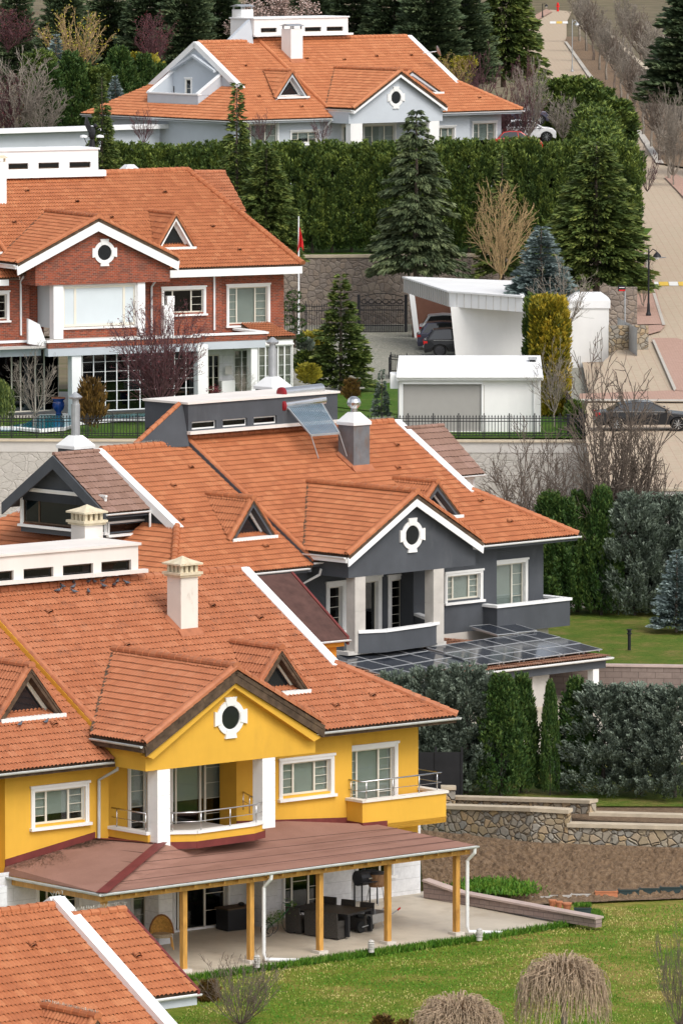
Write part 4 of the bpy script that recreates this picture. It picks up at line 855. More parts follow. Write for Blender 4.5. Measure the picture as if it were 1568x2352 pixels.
    r2 = Roof(); bk = Vector((lg - ud - .1, 0, 0)); r2.plane([apx, Rf, Rf + bk, apx + bk], roll=.21, row=.40, amp=.03, lip=.03); r2.plane([apx, Lf, Lf + bk, apx + bk], roll=.21, row=.40, amp=.03, lip=.03); r2.ridge(apx, apx + bk, r=.09); do = r2.build('gable_dormer', M['tile_d'], root)
    f = MB()
    for E in (Lf, Rf):
        f.ext([apx + Vector((-.02, 0, -.02)), E + Vector((-.02, 0, -.02)), E + Vector((-.02, 0, -.5)), apx + Vector((-.02, 0, -.58))], (-.08, 0, 0))
        f.ext([apx + Vector((0, 0, -.2)), E + Vector((0, 0, -.2)), E + Vector((0, 0, -.24)), apx + Vector((0, 0, -.24))], (lg - ud, 0, 0))
    f.build('bargeboard', M['grey'], do)
    uw = ud + .5; g = MB(); zb_ = rgt[2] - 2.0; zt = lambda v: apx[2] - .25 - Tg2 * abs(v - apx[1]); va_, vb_ = Rf[1] + .55, Lf[1] - .55
    WL = WF(uw, vb_, -90)
    Wn = Y.u(68, 1128, uw); Wb = Y.u(60, 1205, uw)
    g.poly([(uw, va_, Wb[2] - .3), (uw, vb_, Wb[2] - .3), (uw, vb_, Wb[2]), (uw, va_, Wb[2])]); g.poly([(uw, va_, Wn[2]), (uw, vb_, Wn[2]), (uw, vb_, zt(vb_)), (uw, apx[1], zt(apx[1])), (uw, va_, zt(va_))])
    WR = WF(uw, va_, 0); g.poly([WR(0, 0, Rf[2] - .5), WR(lg - uw, 0, Rf[2] - .5), WR(lg - uw, 0, Rf[2] - .2), WR(0, 0, Rf[2] - .2)])
    g.build('dormer_wall', M['grey'], do)
    window(do, WL, 0, vb_ - va_, Wb[2], Wn[2] + .12, cols=(.2, .6, .25), munt=(0, 0, 0), trim=.12, depth=.05, fcol='fascia', bcol='blind', blind=1., gl='glassd', sill=True, head=True)
    window(do, WR, .05, 2.3, Wb[2] - .1, Rf[2] - .45, cols=(1,), munt=(0,), trim=.08, depth=.05, fcol='grey', blind=0., gl='glassd', head=False)
    gutter(do, Rf + Vector((-.05, -.08, -.06)), Rf + bk + Vector((0, -.08, -.06)), 'gutterw', .07); downpipe(do, [Rf + bk + Vector((-.15, -.08, -.1)), Rf + bk + Vector((-.15, -.08, -1.0)), Rf + bk + Vector((-.45, -.2, -1.15))], .05)
    # brown dormer on the right end, seen over the coping
    e = Roof(); ua = K['uV']; wd = 2.3; e1 = Y.u(1018, 978, ua + wd); q1 = Y.u(1112, 1087, ua + wd); e0 = e1 - Vector((wd, 0, 0)); d = q1 - e1
    e.plane([e0, e1, e1 + d, e0 + d], roll=.21, row=.4, amp=.03, lip=.03); e.plane([e0, e1, e1 + Vector((0, -d[1], d[2])), e0 + Vector((0, -d[1], d[2]))], roll=.21, row=.4); e.ridge(e0, e1, r=.09); eo = e.build('gable_dormer', M['tile_d'], root)
    w_ = MB(); w_.box(ua, ua + 2.1, q1[1] + .4, q1[1] + 5, q1[2] - 2.3, q1[2] - .1); w_.build('dormer_wall', M['white'], eo); gutter(eo, e0 + d + Vector((0, -.06, -.05)), e1 + d + Vector((.05, -.06, -.05)), 'gutterw', .07)
    window(eo, WF(ua, q1[1] + .4), .9, 2.0, q1[2] - 1.2, q1[2] - .15, cols=(1,), munt=(0,), trim=.1, sill=False, blind=0.)
    # ---- walls
    wt = we - .2; wb = 2.0; uc = Y.v(1140, 1290)[0]; uE2 = Y.v(1247, 1290, .4)[0]; uLr = Y.v(705, 1330)[0]; uE = K['uLC'] + .8
    mw = rectv(Y, 0, 1020, 1316, 1107, 1388); mw = (mw[0], mw[1], sill + .02, mw[3]); rw = rectv(Y, .4, 1128, 1290, 1210, 1283); rw = (rw[0], rw[1], 3.5, rw[3] + .0)
    hole = lambda w_, t=.15: (w_[0] + t, w_[1] - t, w_[2] + t * .7, w_[3] - t * 1.05)
    bl = .8; ul2 = Y.v(972, 1380, 0)[0] - .6
    W0 = WF(0, 0); mb = MB(); wallface(mb, W0, uE, uLr, wb, we - .35); wallface(mb, W0, ul2, uc, wb, wt, [hole(mw)]); wallface(mb, WF(0, .4), uc, uE2, wb, wt, [(rw[0] + .15, rw[1] - .15, rw[2], rw[3] - .16)])
    mb.poly([(uc, 0, wb), (uc, .4, wb), (uc, .4, wt), (uc, 0, wt)]); mb.poly([(uLr, 0, wb), (uLr, bl, wb), (uLr, bl, wt), (uLr, 0, wt)]); mb.poly([(ul2, 0, wb), (ul2, bl, wb), (ul2, bl, wt), (ul2, 0, wt)])
    mb.poly([(uE2, .4, 0), (uE2, 13, 0), (uE2, 13, wt), (uE2, .4, wt)]); mb.poly([(uE, 0, 0), (uE, 13, 0), (uE, 13, wt), (uE, 0, wt)]); mb.poly([(uE, 13, 0), (uE2, 13, 0), (uE2, 13, wt), (uE, 13, wt)])
    dd = [(Y.v(a, 1380, bl)[0], Y.v(b, 1380, bl)[0], 3.4, Y.v(a, c, bl)[2]) for a, b, c in ((748, 793, 1338), (808, 875, 1328), (890, 932, 1322))]
    wallface(mb, WF(0, bl), uLr, ul2, 2.9, wt, [(q[0] + .12, q[1] - .12, q[2], q[3] - .13) for q in dd]); mb.build('wall', M['grey'], root)
    window(root, W0, *mw, blind=1., cols=(.25, .5, .28)); window(root, WF(0, .4), *rw, cols=(.02, .62, .34), munt=(0, 0, 4), blind=1., door=True, name='balcony_door')
    for q, m_ in zip(dd, ((4,), (0,), (5,))): window(root, WF(0, bl), *q, cols=(1,), munt=m_, blind=0, door=True, trim=.2, name='balcony_door', gl='glassd')
    capz = Y.v(839, 1447, vw)[2]; fl = MB(); fl.box(gwl, gwr - 1.7, vw + .02, bl, capz - 1.0, capz - .85); fl.build('loggia_floor', M['conc'], root)
    for xa, xb, zb2 in ((815, 839, Y.v(815, 1493, vw)[2]), (995, 1019, Y.v(1000, 1472, vw)[2])):
        a, b = Y.v(xa, 1400, vw)[0], Y.v(xb, 1400, vw)[0]; c = MB(); zm = zb2 + (gwb - zb2) * .53
        c.box(a, b, vw, vw + .52, zb2 - .1, zm - .02); c.box(a + .01, b - .01, vw + .01, vw + .51, zm - .02, zm); c.box(a, b, vw, vw + .52, zm, gwb); c.build('column', M['stoneclad'], root)
    pts = [(Y.v(822, 1447, vw)[0], vw - .02)] + [tuple(Y.w(x, y, capz)[:2]) for x, y in ((886, 1446), (988, 1432))] + [(Y.v(1014, 1425, vw)[0], vw + .1)]
    parapet(root, pts, capz, capz - .95, M['grey'], cap=.11, capm='white2'); parapet(root, [(uLr, .2), (Y.v(793, 1445, vw + .4)[0], vw + .5)], capz, capz - 1., M['grey'], cap=.11, capm='white2'); parapet(root, [(pts[-1][0], vw + .5), (ul2 + .3, 0)], capz + .1, capz - 1., M['grey'], cap=.11, capm='white2')
    bv = -.85; b0, b1 = Y.v(1141, 1393, bv)[0], Y.v(1308, 1376, bv)[0]; bt = (Y.v(1141, 1390, bv)[2] + Y.v(1310, 1373, bv)[2]) / 2; bb = Y.v(1305, 1437, bv)[2]
    p_ = MB(); p_.ext([(b0, bv, bb), (b1, bv, bb), (b1, bv, bt - .09), (b0, bv, bt - .09)], (0, .18, 0)); p_.box(b0, b0 + .18, bv + .18, 0, bb, bt - .09); p_.box(b1 - .18, b1, bv + .18, .8, bb, bt - .09); p_.box(b0 + .002, b1 - .002, bv + .18, .8, bb, bb + .2); bo = p_.build('balcony', M['grey'], root)
    c = MB(); c.box(b0 - .07, b1 + .07, bv - .07, bv + .27, bt - .11, bt); c.box(b0 - .07, b0 + .27, bv + .27, 0, bt - .11, bt); c.box(b1 - .27, b1 + .07, bv + .27, .8, bt - .11, bt); c.build('coping', M['white2'], bo)
    downpipe(root, [(uLr + .0, -.85, we - .35), (uLr + .0, -.75, we - .6), (uLr - .35, -.12, we - 1.0), (uLr - .35, -.1, 3.2)], .06)
    # ---- veranda: brown tiles, panels above
    vo = -6.3; A = Y.v(1400, 1508, vo); A = Vector((A[0], vo, A[2])); we2 = A[2]; T2 = tan(radians(7)); 
    u0 = A[0] - 21; wt2 = we2 + T2 * (-.2 - vo)
    r3 = Roof(); r3.plane([(u0, vo, we2), (A[0], vo, we2), (A[0] - 5.4, -.3, wt2), (u0, -.3, wt2)], amp=.05, lip=.03, row=.36, roll=.15); r3.plane([(A[0], vo, we2), (A[0], 3, we2), (A[0] - 5.4, 3, wt2), (A[0] - 5.4, -.3, wt2)], amp=.05, lip=.03, row=.36, roll=.15)
    vro = r3.build('veranda_roof', M['tile_e'], root)
    gutter(vro, (u0, vo - .08, we2 - .03), (A[0] + .08, vo - .08, we2 - .03), 'gutterw', .085); gutter(vro, (A[0] + .08, vo - .08, we2 - .03), (A[0] + .08, 3, we2 - .03), 'gutterw', .085)
    bm_ = MB(); bm_.box(u0, A[0] - .1, vo + .15, vo + .45, we2 - .48, we2 - .12); bm_.box(A[0] - .4, A[0] - .1, vo + .45, 3, we2 - .48, we2 - .12); bm_.build('veranda_beam', M['grey'], root)
    a = Y.v(1366, 1540, vo + .2)[0]; pp = MB(); pp.box(a - .15, a + .2, vo + .18, vo + .5, 0, we2 - .48); pp.build('post', M['white'], root)
    for x in (1245, 1000, 860): a = Y.v(x, 1560, vo + .5)[0]; MB().box(a - .5, a + .5, vo + .6, vo + 1.3, -.3, we2 - .48).build('pillar', M['stoneclad'], root)
    downpipe(root, [(A[0] - .3, vo - .1, we2 - .1), (A[0] - .3, vo - .05, we2 - .35), (a + .1, vo + .1, we2 - .6)], .06) if False else None
    lo = MB(); wallface(lo, WF(0, -.2), uE, uE2 - .3, -.2, wt2 + .0); lo.poly([(uE2 - .3, -.2, -.2), (uE2 - .3, 12, -.2), (uE2 - .3, 12, 2.5), (uE2 - .3, -.2, 2.5)]); lo.build('wall', M['stoneclad'], root)
    return Y, root, K, D, (A, we2, T2, vo)
GF, groot, GK, GD, GV = grey_house()

# ------------------------------------------------------------------ solar panels over the grey veranda
def solar(Y, GV):
    A, we2, T2, vo = GV; n_ = Vector((0, -T2, 1)).normalized(); rp = lambda x, y, lift=.16: Y.hit(x, y, (0, -T2, 1), we2 - T2 * vo + lift)
    def panel_mesh():
        mb = MB(); mb.box(-.5, .5, -.85, .85, 0, .04, 0); o = mb.build('solar_panel', M['panel_frame']); return o
    proto = None; out = []
    def quad(P0, P1, P2, P3, nu, nv, names):
        nonlocal proto
        for i in range(nu):
            for j in range(nv):
                f = lambda a, b: P0.lerp(P1, a).lerp(P3.lerp(P2, a), b)
                a0, a1, b0, b1 = (i + .012) / nu, (i + .988) / nu, (j + .01) / nv, (j + .99) / nv
                q = [f(a0, b0), f(a1, b0), f(a1, b1), f(a0, b1)]; c = sum(q, Vector()) / 4; X = (q[1] - q[0] + q[2] - q[3]) / 2; Z = (q[3] - q[0] + q[2] - q[1]) / 2
                sx, sy = X.length, Z.length; X.normalize(); nn = X.cross(Z).normalized(); Z = nn.cross(X)
                e = thing('solar_module', names(i, j), 'solar panel', group='solar panels on the grey veranda roof')
                mt = Matrix((X, Z, nn)).transposed().to_4x4(); mt.translation = c; e.matrix_world = Y.R.to_4x4() @ mt; e.location = Y.wld(c)
                fr = MB(); h = .035
                for (x0, x1, y0, y1) in ((-sx / 2, sx / 2, -sy / 2, -sy / 2 + .035), (-sx / 2, sx / 2, sy / 2 - .035, sy / 2), (-sx / 2, -sx / 2 + .035, -sy / 2 + .035, sy / 2 - .035), (sx / 2 - .035, sx / 2, -sy / 2 + .035, sy / 2 - .035)): fr.box(x0, x1, y0, y1, 0, h)
                fo = fr.build('panel_frame', M['panel_frame'], e)
                V = np.array([(-sx / 2 + .03, -sy / 2 + .03, .028), (sx / 2 - .03, -sy / 2 + .03, .028), (sx / 2 - .03, sy / 2 - .03, .028), (-sx / 2 + .03, sy / 2 - .03, .028)])
                np_mesh('cells', V, np.array([[0, 1, 2, 3]]), M['pv'], uv=np.array([(0, 0), (1, 0), (1, 1), (0, 1)]), parent=e)
                lg = MB(); lg.box(-sx / 2 + .1, -sx / 2 + .14, -sy / 2 + .05, sy / 2 - .05, -.09, 0); lg.box(sx / 2 - .14, sx / 2 - .1, -sy / 2 + .05, sy / 2 - .05, -.09, 0); lg.build('mounting_rail', M['panel_frame'], e)
    O = ['first', 'second', 'third', 'fourth', 'fifth', 'sixth', 'seventh', 'eighth']
    # right field: front row of six, and a second and third row behind
    a, b, c, d = rp(1036, 1507), rp(1376, 1493), rp(1213, 1452), rp(1000, 1485)
    quad(rp(1104, 1529), rp(1382, 1493), rp(1237, 1451), rp(980, 1488), 6, 3, lambda i, j: 'panel of the right field, %s row up from the eave, %s from the left end' % (O[j], O[i])) 
    quad(rp(1128, 1461, .24), rp(1237, 1449, .24), rp(1170, 1432, .24), rp(1088, 1438, .24), 2, 1, lambda i, j: '%s solar panel of the raised pair below the grey balcony' % ('left' if i == 0 else 'right'))
    quad(rp(900, 1558, .08), rp(1098, 1524, .08), rp(930, 1482, .08), rp(750, 1509, .08), 4, 3, lambda i, j: 'panel of the left field, %s row up from the eave, %s from the left end' % (O[j], O[i]))
solar(GF, GV)
def water_heater(Y, K, D):
    R = roofplane(Y, -.8, K['we'], T0); v = K['vr'] + .1
    a = Y.v(648, 903, v); b = Y.v(738, 893, v); a2 = Y.v(648, 932, v - .3); b2 = Y.v(742, 918, v - .3)
    t = thing('solar_water_heater', 'solar water heater with two red capped tanks on the grey house ridge', 'water heater', Y.wld(a), Y.t)
    o = Vector(a); L_ = lambda p: Vector(p) - o
    for p, q in ((a, b), (a2, b2)):
        d = (Vector(q) - Vector(p)).normalized(); k = MB(); k.tube([L_(p), L_(q)], .23, 18); tk = k.build('tank', M['steel'], t, smooth=False)
        c = MB(); c.lathe([(.26, -.04), (.26, .1), (.18, .14)], (0, 0, 0), 16); cap = c.build('tank_cap', M['redplas'], tk); cap.rotation_euler = (0, -pi / 2, 0); cap.location = L_(p)
    P0, P1 = Y.v(657, 932, v - .3), Y.v(738, 924, v - .3); Q0 = Y.v(714, 1000, v - 2.4); Q1 = Y.v(779, 995, v - 2.4)
    f = MB(); f.bar(L_(P0), L_(Q0), .06); f.bar(L_(P1), L_(Q1), .06); f.bar(L_(Q0), L_(Q1), .09); f.bar(L_(P0), L_(P1), .07)
    for q in (Q0, Q1): m = Vector(q) + Vector((.35, -.1, -1.0)); f.bar(L_(q) + Vector((0, 0.0, 0)), L_(m), .035)
    f.bar(L_(a) + Vector((.3, .2, -.2)), L_(a) + Vector((.2, .2, -1.1)), .05); f.bar(L_(b) + Vector((-.2, .2, -.2)), L_(b) + Vector((-.2, .2, -1.1)), .05); f.build('frame', M['galv'], t)
    for i in range(18):
        s = (i + .6) / 18.2; MB().tube([L_(P0.lerp(P1, s)), L_(Q0.lerp(Q1, s))], .026, 6).build('vacuum_tube', M['tube'], t)
water_heater(GF, GK, GD)
def side_annexe():
    """brown flat panel roof at the right end of the yellow house"""
    K, Y = YK, YF; vr, uV = K['vr'], K['uV']; wr = K['we'] + T0 * (vr - K['ve'])
    o = MB(); wd = 2.0; e1 = Y.u(668, 1316, uV + wd); q1 = Y.u(797, 1465, uV + wd); e0 = e1 - Vector((wd - .1, 0, 0)); d = q1 - e1; wd -= .1
    o.ext([e0, e0 + Vector((wd, 0, 0)), e0 + Vector((wd, 0, 0)) + d, e0 + d], (0, 0, -.1)); an = o.build('side_dormer_roof', M['feltd'], yroot)
    r = MB(); r.ext([e0 + Vector((wd, 0, .05)), e0 + Vector((wd + .1, 0, .05)), e0 + Vector((wd + .1, 0, .05)) + d, e0 + Vector((wd, 0, .05)) + d], (0, 0, -.3)); r.build('red_edge', M['redfelt'], an)
    gutter(an, e0 + d + Vector((0, -.06, -.06)), e0 + d + Vector((wd + .1, -.06, -.06)), 'gutterw', .07)
    w_ = MB(); w_.box(uV, uV + wd - .1, e0[1] + d[1] + .35, e0[1] + 3, e0[2] + d[2] - 1.5, e0[2] + d[2] - .05); w_.box(uV, uV + wd + .05, e0[1] + d[1] + .1, e0[1] + d[1] + .35, e0[2] + d[2] - .3, e0[2] + d[2] - .1); w_.build('side_dormer_wall', M['orange'], an)
side_annexe()
# ================================================================== THE BRICK HOUSE
def brick_house():
    th = 28; Yd = 363; p0 = P(460, 717, Yd); Y = Fr(460, 717, Yd, th, z=8.4)
    root = Y.root('brick_house', 'red brick villa with white window surrounds and an orange roof above the pool', 'house')
    ve = -.8; we = (Y.v(415, 620, ve)[2] + Y.v(693, 604, ve)[2]) / 2; R = roofplane(Y, ve, we, T0)
    K = dict(ve=ve, we=we, T=T0, vr=R(245, 400)[1], uR=Y.v(694, 604, ve)[0]); vr = K['vr']; wr = we + T0 * (vr - ve); uR = K['uR']
    hipT = R(430, 390); uV = hipT[0]; K['uB'] = R(0, 560)[0]; uB = K['uB']; vbk = 2 * vr - ve; mats = dict(tile=M['tile_b'], wall=M['brick'], band=M['tile_b'], gut='gutterw', barge=M['white2'])
    uF = uB - 12
    r = Roof(); r.plane([(uB, ve, we), (uR, ve, we), hipT, (uB, vr, wr)]); r.plane([(uR, ve, we), (uR, vbk, we), (uR - 3, vbk - 3, we + 1.8), hipT], slab=.1) if False else r.plane([(uR, ve, we), (uR, vbk, we), hipT])
    r.plane([(uB, vbk, we), (uR, vbk, we), hipT, (uB, vr, wr)]); r.ridge((uB, vr, wr), hipT); r.ridge((uR, ve, we + .03), (hipT[0], hipT[1], hipT[2]), r=.16)
    for u, t in ((-5, 5.6), (-7.5, 6.6), (.6, 6.2), (2.0, 3.2), (2.6, 1.2), (-9.5, 4.0), (-3.6, 4.2)): r.vent((u, ve + t, we + T0 * t + .03), (0, -1, -T0), (0, -T0, 1))
    ro = r.build('roof', M['tile_b'], root)
    l = Roof(); off = .22; l.plane([(uF, ve, we - off), (uB, ve, we - off), (uB, vr, wr - off), (uF, vr, wr - off)]); l.ridge((uB, vr, wr + .02), (uB, ve, we + .02), r=.12); l.build('roof', M['tile_b'], root)
    # side skirt roof that shows beyond the hip
    a = Y.v(447, 395, vr + .6); b = Y.v(517, 395, vr + .6); c = Y.v(566, 487, vr - 3.4); d = Y.v(495, 487, vr - 3.4)
    e = Roof(); e.plane([a, b, c, d], slab=.12); e.ridge(a, b, r=.09); eo = e.build('side_dormer_roof', M['tile_a'], root)
    w_ = MB(); w_.ext([d + Vector((0, .02, -.1)), c + Vector((0, .02, -.1)), c + Vector((0, .02, -.55)), d + Vector((0, .02, -.55))], (0, .12, 0)); w_.ext([d + Vector((0, .5, -.5)), c + Vector((-.4, .5, -.5)), c + Vector((-.4, .5, -1.8)), d + Vector((0, .5, -1.8))], (0, 3, 0)); w_.build('side_dormer_wall', M['white2'], eo)
    q = Y.v(508, 500, vr - 2.9); window(eo, WF(0, d[1] + .49), d[0] - .2, d[0] + .75, d[2] - 1.7, d[2] - .65, cols=(1,), munt=(0,), trim=.08, sill=False, blind=0)
    # gable
    vf = -2.3; vw = vf + .4; gl = Y.v(40, 603, vf)[0]; gr = Y.v(413, 618, vf)[0]; ap = Y.v(243, 503, vf); wgl = Y.v(40, 608, vf)[2]; hb = (gr - gl) / 2; K['Tg'] = (ap[2] - wgl) / hb; K['fd'] = .62
    gwl, gwb, gwr = Y.v(82, 645, vw)[0], Y.v(100, 656, vw)[2], Y.v(391, 640, vw)[0]; oc = Y.v(240, 580, vw)
    cross_gable(root, K, mats, gl, gr, vf, ap[2] + .05, gwb, gwl, gwr, vw, oc=(oc[0], oc[2], .68))
    dorm(Y, root, K, R, we, (345, 488), (450, 573), M['tile_b'], wallm='white2', frame='white2')
    dorm(Y, root, K, R, we, (-95, 520), (5, 585), M['tile_b'], wallm='white2', frame='white2')
    p = R(16, 470); chimney(root, None, (p[0] - 1.1, p[1]), kind='plate', top=Y.v(16, 372, p[1])[2], base_w=p[2], side=1.1, mat='white2')
    cz = Y.v(307, 392, vr + 2.2); o, W = chimney(root, None, (cz[0] - .5, vr + 2.2), kind='hood', top=cz[2] - .1, base_w=cz[2] - 1, side=1.0, mat='conc')
    v0 = vr - .3; br = Y.v(240, 402, v0); tw = Y.v(226, 343, v0)[2]; wins = [(Y.v(x0, 370, v0)[0], Y.v(x1, 370, v0)[0], br[2] + .42, br[2] + .75) for x0, x1 in ((20, 66), (89, 137), (160, 209))]
    cl = MB(); cl.box(uF, Y.v(226, 343, v0)[0], v0 + .002, v0 + 2.4, br[2] + .3, tw); 
    clerestory(root, uF + 8, Y.v(226, 343, v0)[0], v0, 2.4, br[2] + .30, tw, wins, dict(wall=M['white2'], cop=M['white2'], clf='fascia')); MB().box(uF + 8, br[0], v0 - .25, v0 - .02, br[2] - .05, br[2] + .28).build('plinth', M['white2'], root)
    fa = MB(); fa.box(gr - .2, uR - .02, ve - .05, ve + .05, we - .48, we - .09); fa.box(uF, gl + .2, ve - .05, ve + .05, we - .62, we - .30); fa.box(uR - .12, uR - .02, ve, vbk, we - .48, we - .1); fa.box(gr - .2, uR - .12, ve + .05, ve + 1.4, we - .5, we - .42); fa.build('fascia', M['white2'], root)
    # walls
    hole = lambda w_, t=.15: (w_[0] + t, w_[1] - t, w_[2] + t * .7, w_[3] - t * 1.05)
    B = M['brick']; uc = Y.v(510, 700)[0]; uE2 = Y.v(652, 700, .3)[0]; wt = we - .4; wb = Y.v(600, 777, 0)[2]; uL = Y.v(68, 700)[0]
    mw = rectv(Y, 0, 371, 660, 473, 721); rw = rectv(Y, .3, 520, 654, 620, 746); lw = rectv(Y, 0, -60, 671, 22, 737)
    mb = MB(); wallface(mb, WF(0, 0), gwr - .7, uc, wb - 1, wt, [hole(mw)]); wallface(mb, WF(0, .3), uc, uE2, wb, wt, [hole(rw)]); wallface(mb, WF(0, 0), uF, uL, wb - 1, wt, [hole(lw)])
    mb.poly([(uc, 0, wb), (uc, .3, wb), (uc, .3, wt), (uc, 0, wt)]); mb.poly([(uE2, .3, wb), (uE2, 13, wb), (uE2, 13, wt), (uE2, .3, wt)]); wallface(mb, WF(0, .45), uL, gwl + 1.6, wb - 1, wt)
    mb.build('wall', B, root)
    window(root, WF(0, 0), *mw, cols=(.22, .42, .25), munt=(0, 0, 2), blind=0, gl='glassd'); window(root, WF(0, .3), *rw, cols=(.22, .46, .28), munt=(4, 0, 4), blind=1.); window(root, WF(0, 0), *lw, cols=(.3, .4, .3), munt=(2, 0, 2), blind=0, gl='glassd')
    ac = Y.v(391, 690, -.02); MB().box(ac[0] - .22, ac[0] + .22, -.12, .1, ac[2] - .24, ac[2] + .24).build('vent_grille', M['white2'], root)
    du = MB(); x0, x1 = Y.v(377, 720, -.4)[0], Y.v(400, 720, -.4)[0]; du.box(x0, x1, -.4, -.03, Y.v(380, 782, -.4)[2], Y.v(380, 702, -.4)[2]); du.build('duct', M['white2'], root)
    # bay: glazing between white columns
    bw = vw + .25; g0, g1 = Y.v(143, 700, bw)[0], Y.v(314, 700, bw)[0]; gt, gb = gwb, Y.v(145, 754, bw)[2]
    cx = Y.v(123, 700, vw + .15)[0]; cm = MB(); cm.box(cx, g0, vw + .1, vw + .6, gb - .55, gt); c2 = Y.v(333, 700, vw + .15)[0]; cm.box(g1, c2, vw + .1, vw + .6, gb - .5, gt); cm.build('column', M['white2'], root)
    window(root, WF(0, bw), g0 - .0, g1, gb, gt - .02, cols=(.17, .68, .15), munt=(0, 0, 0), trim=.08, depth=.06, blind=0, gl='blindw', thick=.13, sill=True, head=False)
    bb = MB(); bb.box(g0 - .1, g1 + .1, bw - .05, bw + .3, gb - .55, gb - .06); bb.build('parapet', B, root); bs = MB()
    bs.poly([(cx + .1, vw + .6, gb), (cx + .1, .4, gb), (cx + .1, .4, gt), (cx + .1, vw + .6, gt)]); bs.build('bay_glass', M['blindw'], root)
    sb = MB(); sb.box(cx - .2, g1, bw - .1, bw + .5, gb - .72, gb - .55); sb.build('coping', M['conc'], root)
    for x, yt, yb in ((48, 640, 770), (348, 652, 765), (492, 617, 758)):
        a = Y.v(x, yt, -.06); downpipe(root, [(a[0], -.5, a[2] + .15), (a[0], -.08, a[2] - .15), (a[0], -.08, Y.v(x, yb, -.06)[2])], .06)
    # ground floor extension with brick parapet and glazing
    v1 = -4.6; za = Y.v(300, 784, v1)[2]; zp = Y.v(120, 796, v1); ul = Y.v(-90, 790, v1)[0]; ur = Y.v(459, 775, v1)[0]; uk = Y.v(112, 800, v1)[0]
    br_ = MB(); pt = Y.v(330, 776, v1)[2]; pb = Y.v(330, 792, v1)[2] - .02
    br_.box(uk, ur, v1, v1 + .25, pb, pt - .08); br_.box(ul, uk, v1 + .9, v1 + 1.15, pb + .0, pt - .08); v2 = -2.9; q0, q1 = Y.v(459, 765, v2)[0], Y.v(614, 765, v2)[0]; pt2, pb2 = Y.v(560, 765, v2)[2], Y.v(560, 782, v2)[2]
    br_.box(q0 - .3, q1, v2, v2 + .25, pb2, pt2 - .08); br_.box(q1 - .25, q1, v2 + .25, .3, pb2, pt2 - .08); br_.build('parapet', B, root)
    cp = MB(); cp.box(uk - .1, ur + .05, v1 - .06, v1 + .3, pt - .08, pt + .03); cp.box(ul, uk, v1 + .84, v1 + 1.2, pt - .08, pt + .03); cp.box(q0 - .3, q1 + .06, v2 - .06, v2 + .3, pt2 - .08, pt2 + .03); cp.box(q1 - .5, q1 + .06, v2 + .3, .25, pt2 - .07, pt2 + .04); cp.build('coping', M['white2'], root)
    sl_ = MB(); sl_.box(ul, ur, v1 + .25, .5, pb + .02, pb + .14); sl_.box(q0, q1 - .25, v2 + .25, .3, pb2 + .02, pb2 + .14); sl_.build('terrace', M['conc'], root)
    bm_ = MB(); bh = .42; bm_.box(uk, ur - .1, v1 + .02, v1 + .5, pb - bh, pb); bm_.box(ul, uk, v1 + .92, v1 + 1.4, pb - bh, pb); bm_.box(q0 - .3, q1 - .1, v2 + .02, v2 + .5, pb2 - bh, pb2); bm_.build('beam', M['ltblue'], root)
    wx = Y.v(66, 760, v1 + .3)[0]; wb_ = MB(); wb_.ext([(wx, v1 + .3, Y.v(66, 790, v1 + .3)[2]), (Y.v(110, 795, v1 + .3)[0], v1 + .3, pt - .3), (Y.v(92, 745, v1 + .3)[0], v1 + .3, Y.v(92, 745, v1 + .3)[2]), (wx, v1 + .3, Y.v(66, 732, v1 + .3)[2])], (0, .2, 0)); wb_.build('screen_wall', M['white2'], root)
    # columns and glass
    gv = v1 + .55; zb0 = -.1
    for x0, x1, vv in ((166, 188, v1 + .1), (455, 478, v1 + .1), (577, 592, v2 + .1)):
        a, b = Y.v(x0, 880, vv)[0], Y.v(x1, 880, vv)[0]; MB().box(a, b, vv, vv + .5, zb0, (pb if vv < -4 else pb2) - .1).build('column', M['white2'], root)
    ga, gb_ = Y.v(190, 880, gv)[0], Y.v(455, 880, gv)[0]
    window(root, WF(0, gv), ga, gb_, zb0 + .3, pb - bh + .1, cols=(1, 1, 1, 1, 1, 1, 1, 1, 1, 1), munt=(5,) * 10, trim=0, depth=.05, blind=0., gl='glassd', door=True, fcol='white2', thick=.05, name='glass_wall', mcol='white2')
    g3 = Y.v(-60, 880, gv + 2.4)[0]; window(root, WF(0, gv + 2.4), g3, ga - .2, zb0 + .2, pb - .2, cols=(1, .6, 1, .6, 1, .6, 1), munt=(0, 3, 0, 3, 0, 3, 0), trim=0, depth=.05, blind=.0, bcol='curtain', gl='glassd', door=True, name='glass_wall')
    wm = MB(); vb2 = v2 + 2.0; x0 = Y.v(478, 880, vb2)[0]; x1 = Y.v(672, 880, vb2)[0]; wn = rectv(Y, vb2, 537, 802, 576, 905); dn = rectv(Y, vb2, 478, 815, 504, 905)
    wallface(wm, WF(0, vb2), x0 - 1, x1, zb0, wb + .2, [(wn[0] + .03, wn[1], zb0 + .3, wn[3] - .05), (dn[0], dn[1], zb0 + .3, dn[3])]); wm.build('wall', M['whitestone'], root)
    window(root, WF(0, vb2), wn[0], wn[1], zb0 + .3, wn[3], cols=(1, 1), munt=(5, 5), trim=.03, depth=.05, bcol='curtain', door=True, fcol='white2', mcol='white2'); window(root, WF(0, vb2), dn[0], dn[1], zb0 + .3, dn[3], cols=(1, 1), munt=(3, 3), trim=0, depth=.05, blind=0, gl='glassd', door=True)
    # winter garden at the right end
    v3 = v2 + 1.0; y0, y1 = Y.v(592, 880, v3)[0], Y.v(672, 880, v3)[0]; wtp = Y.v(640, 790, v3)[2]
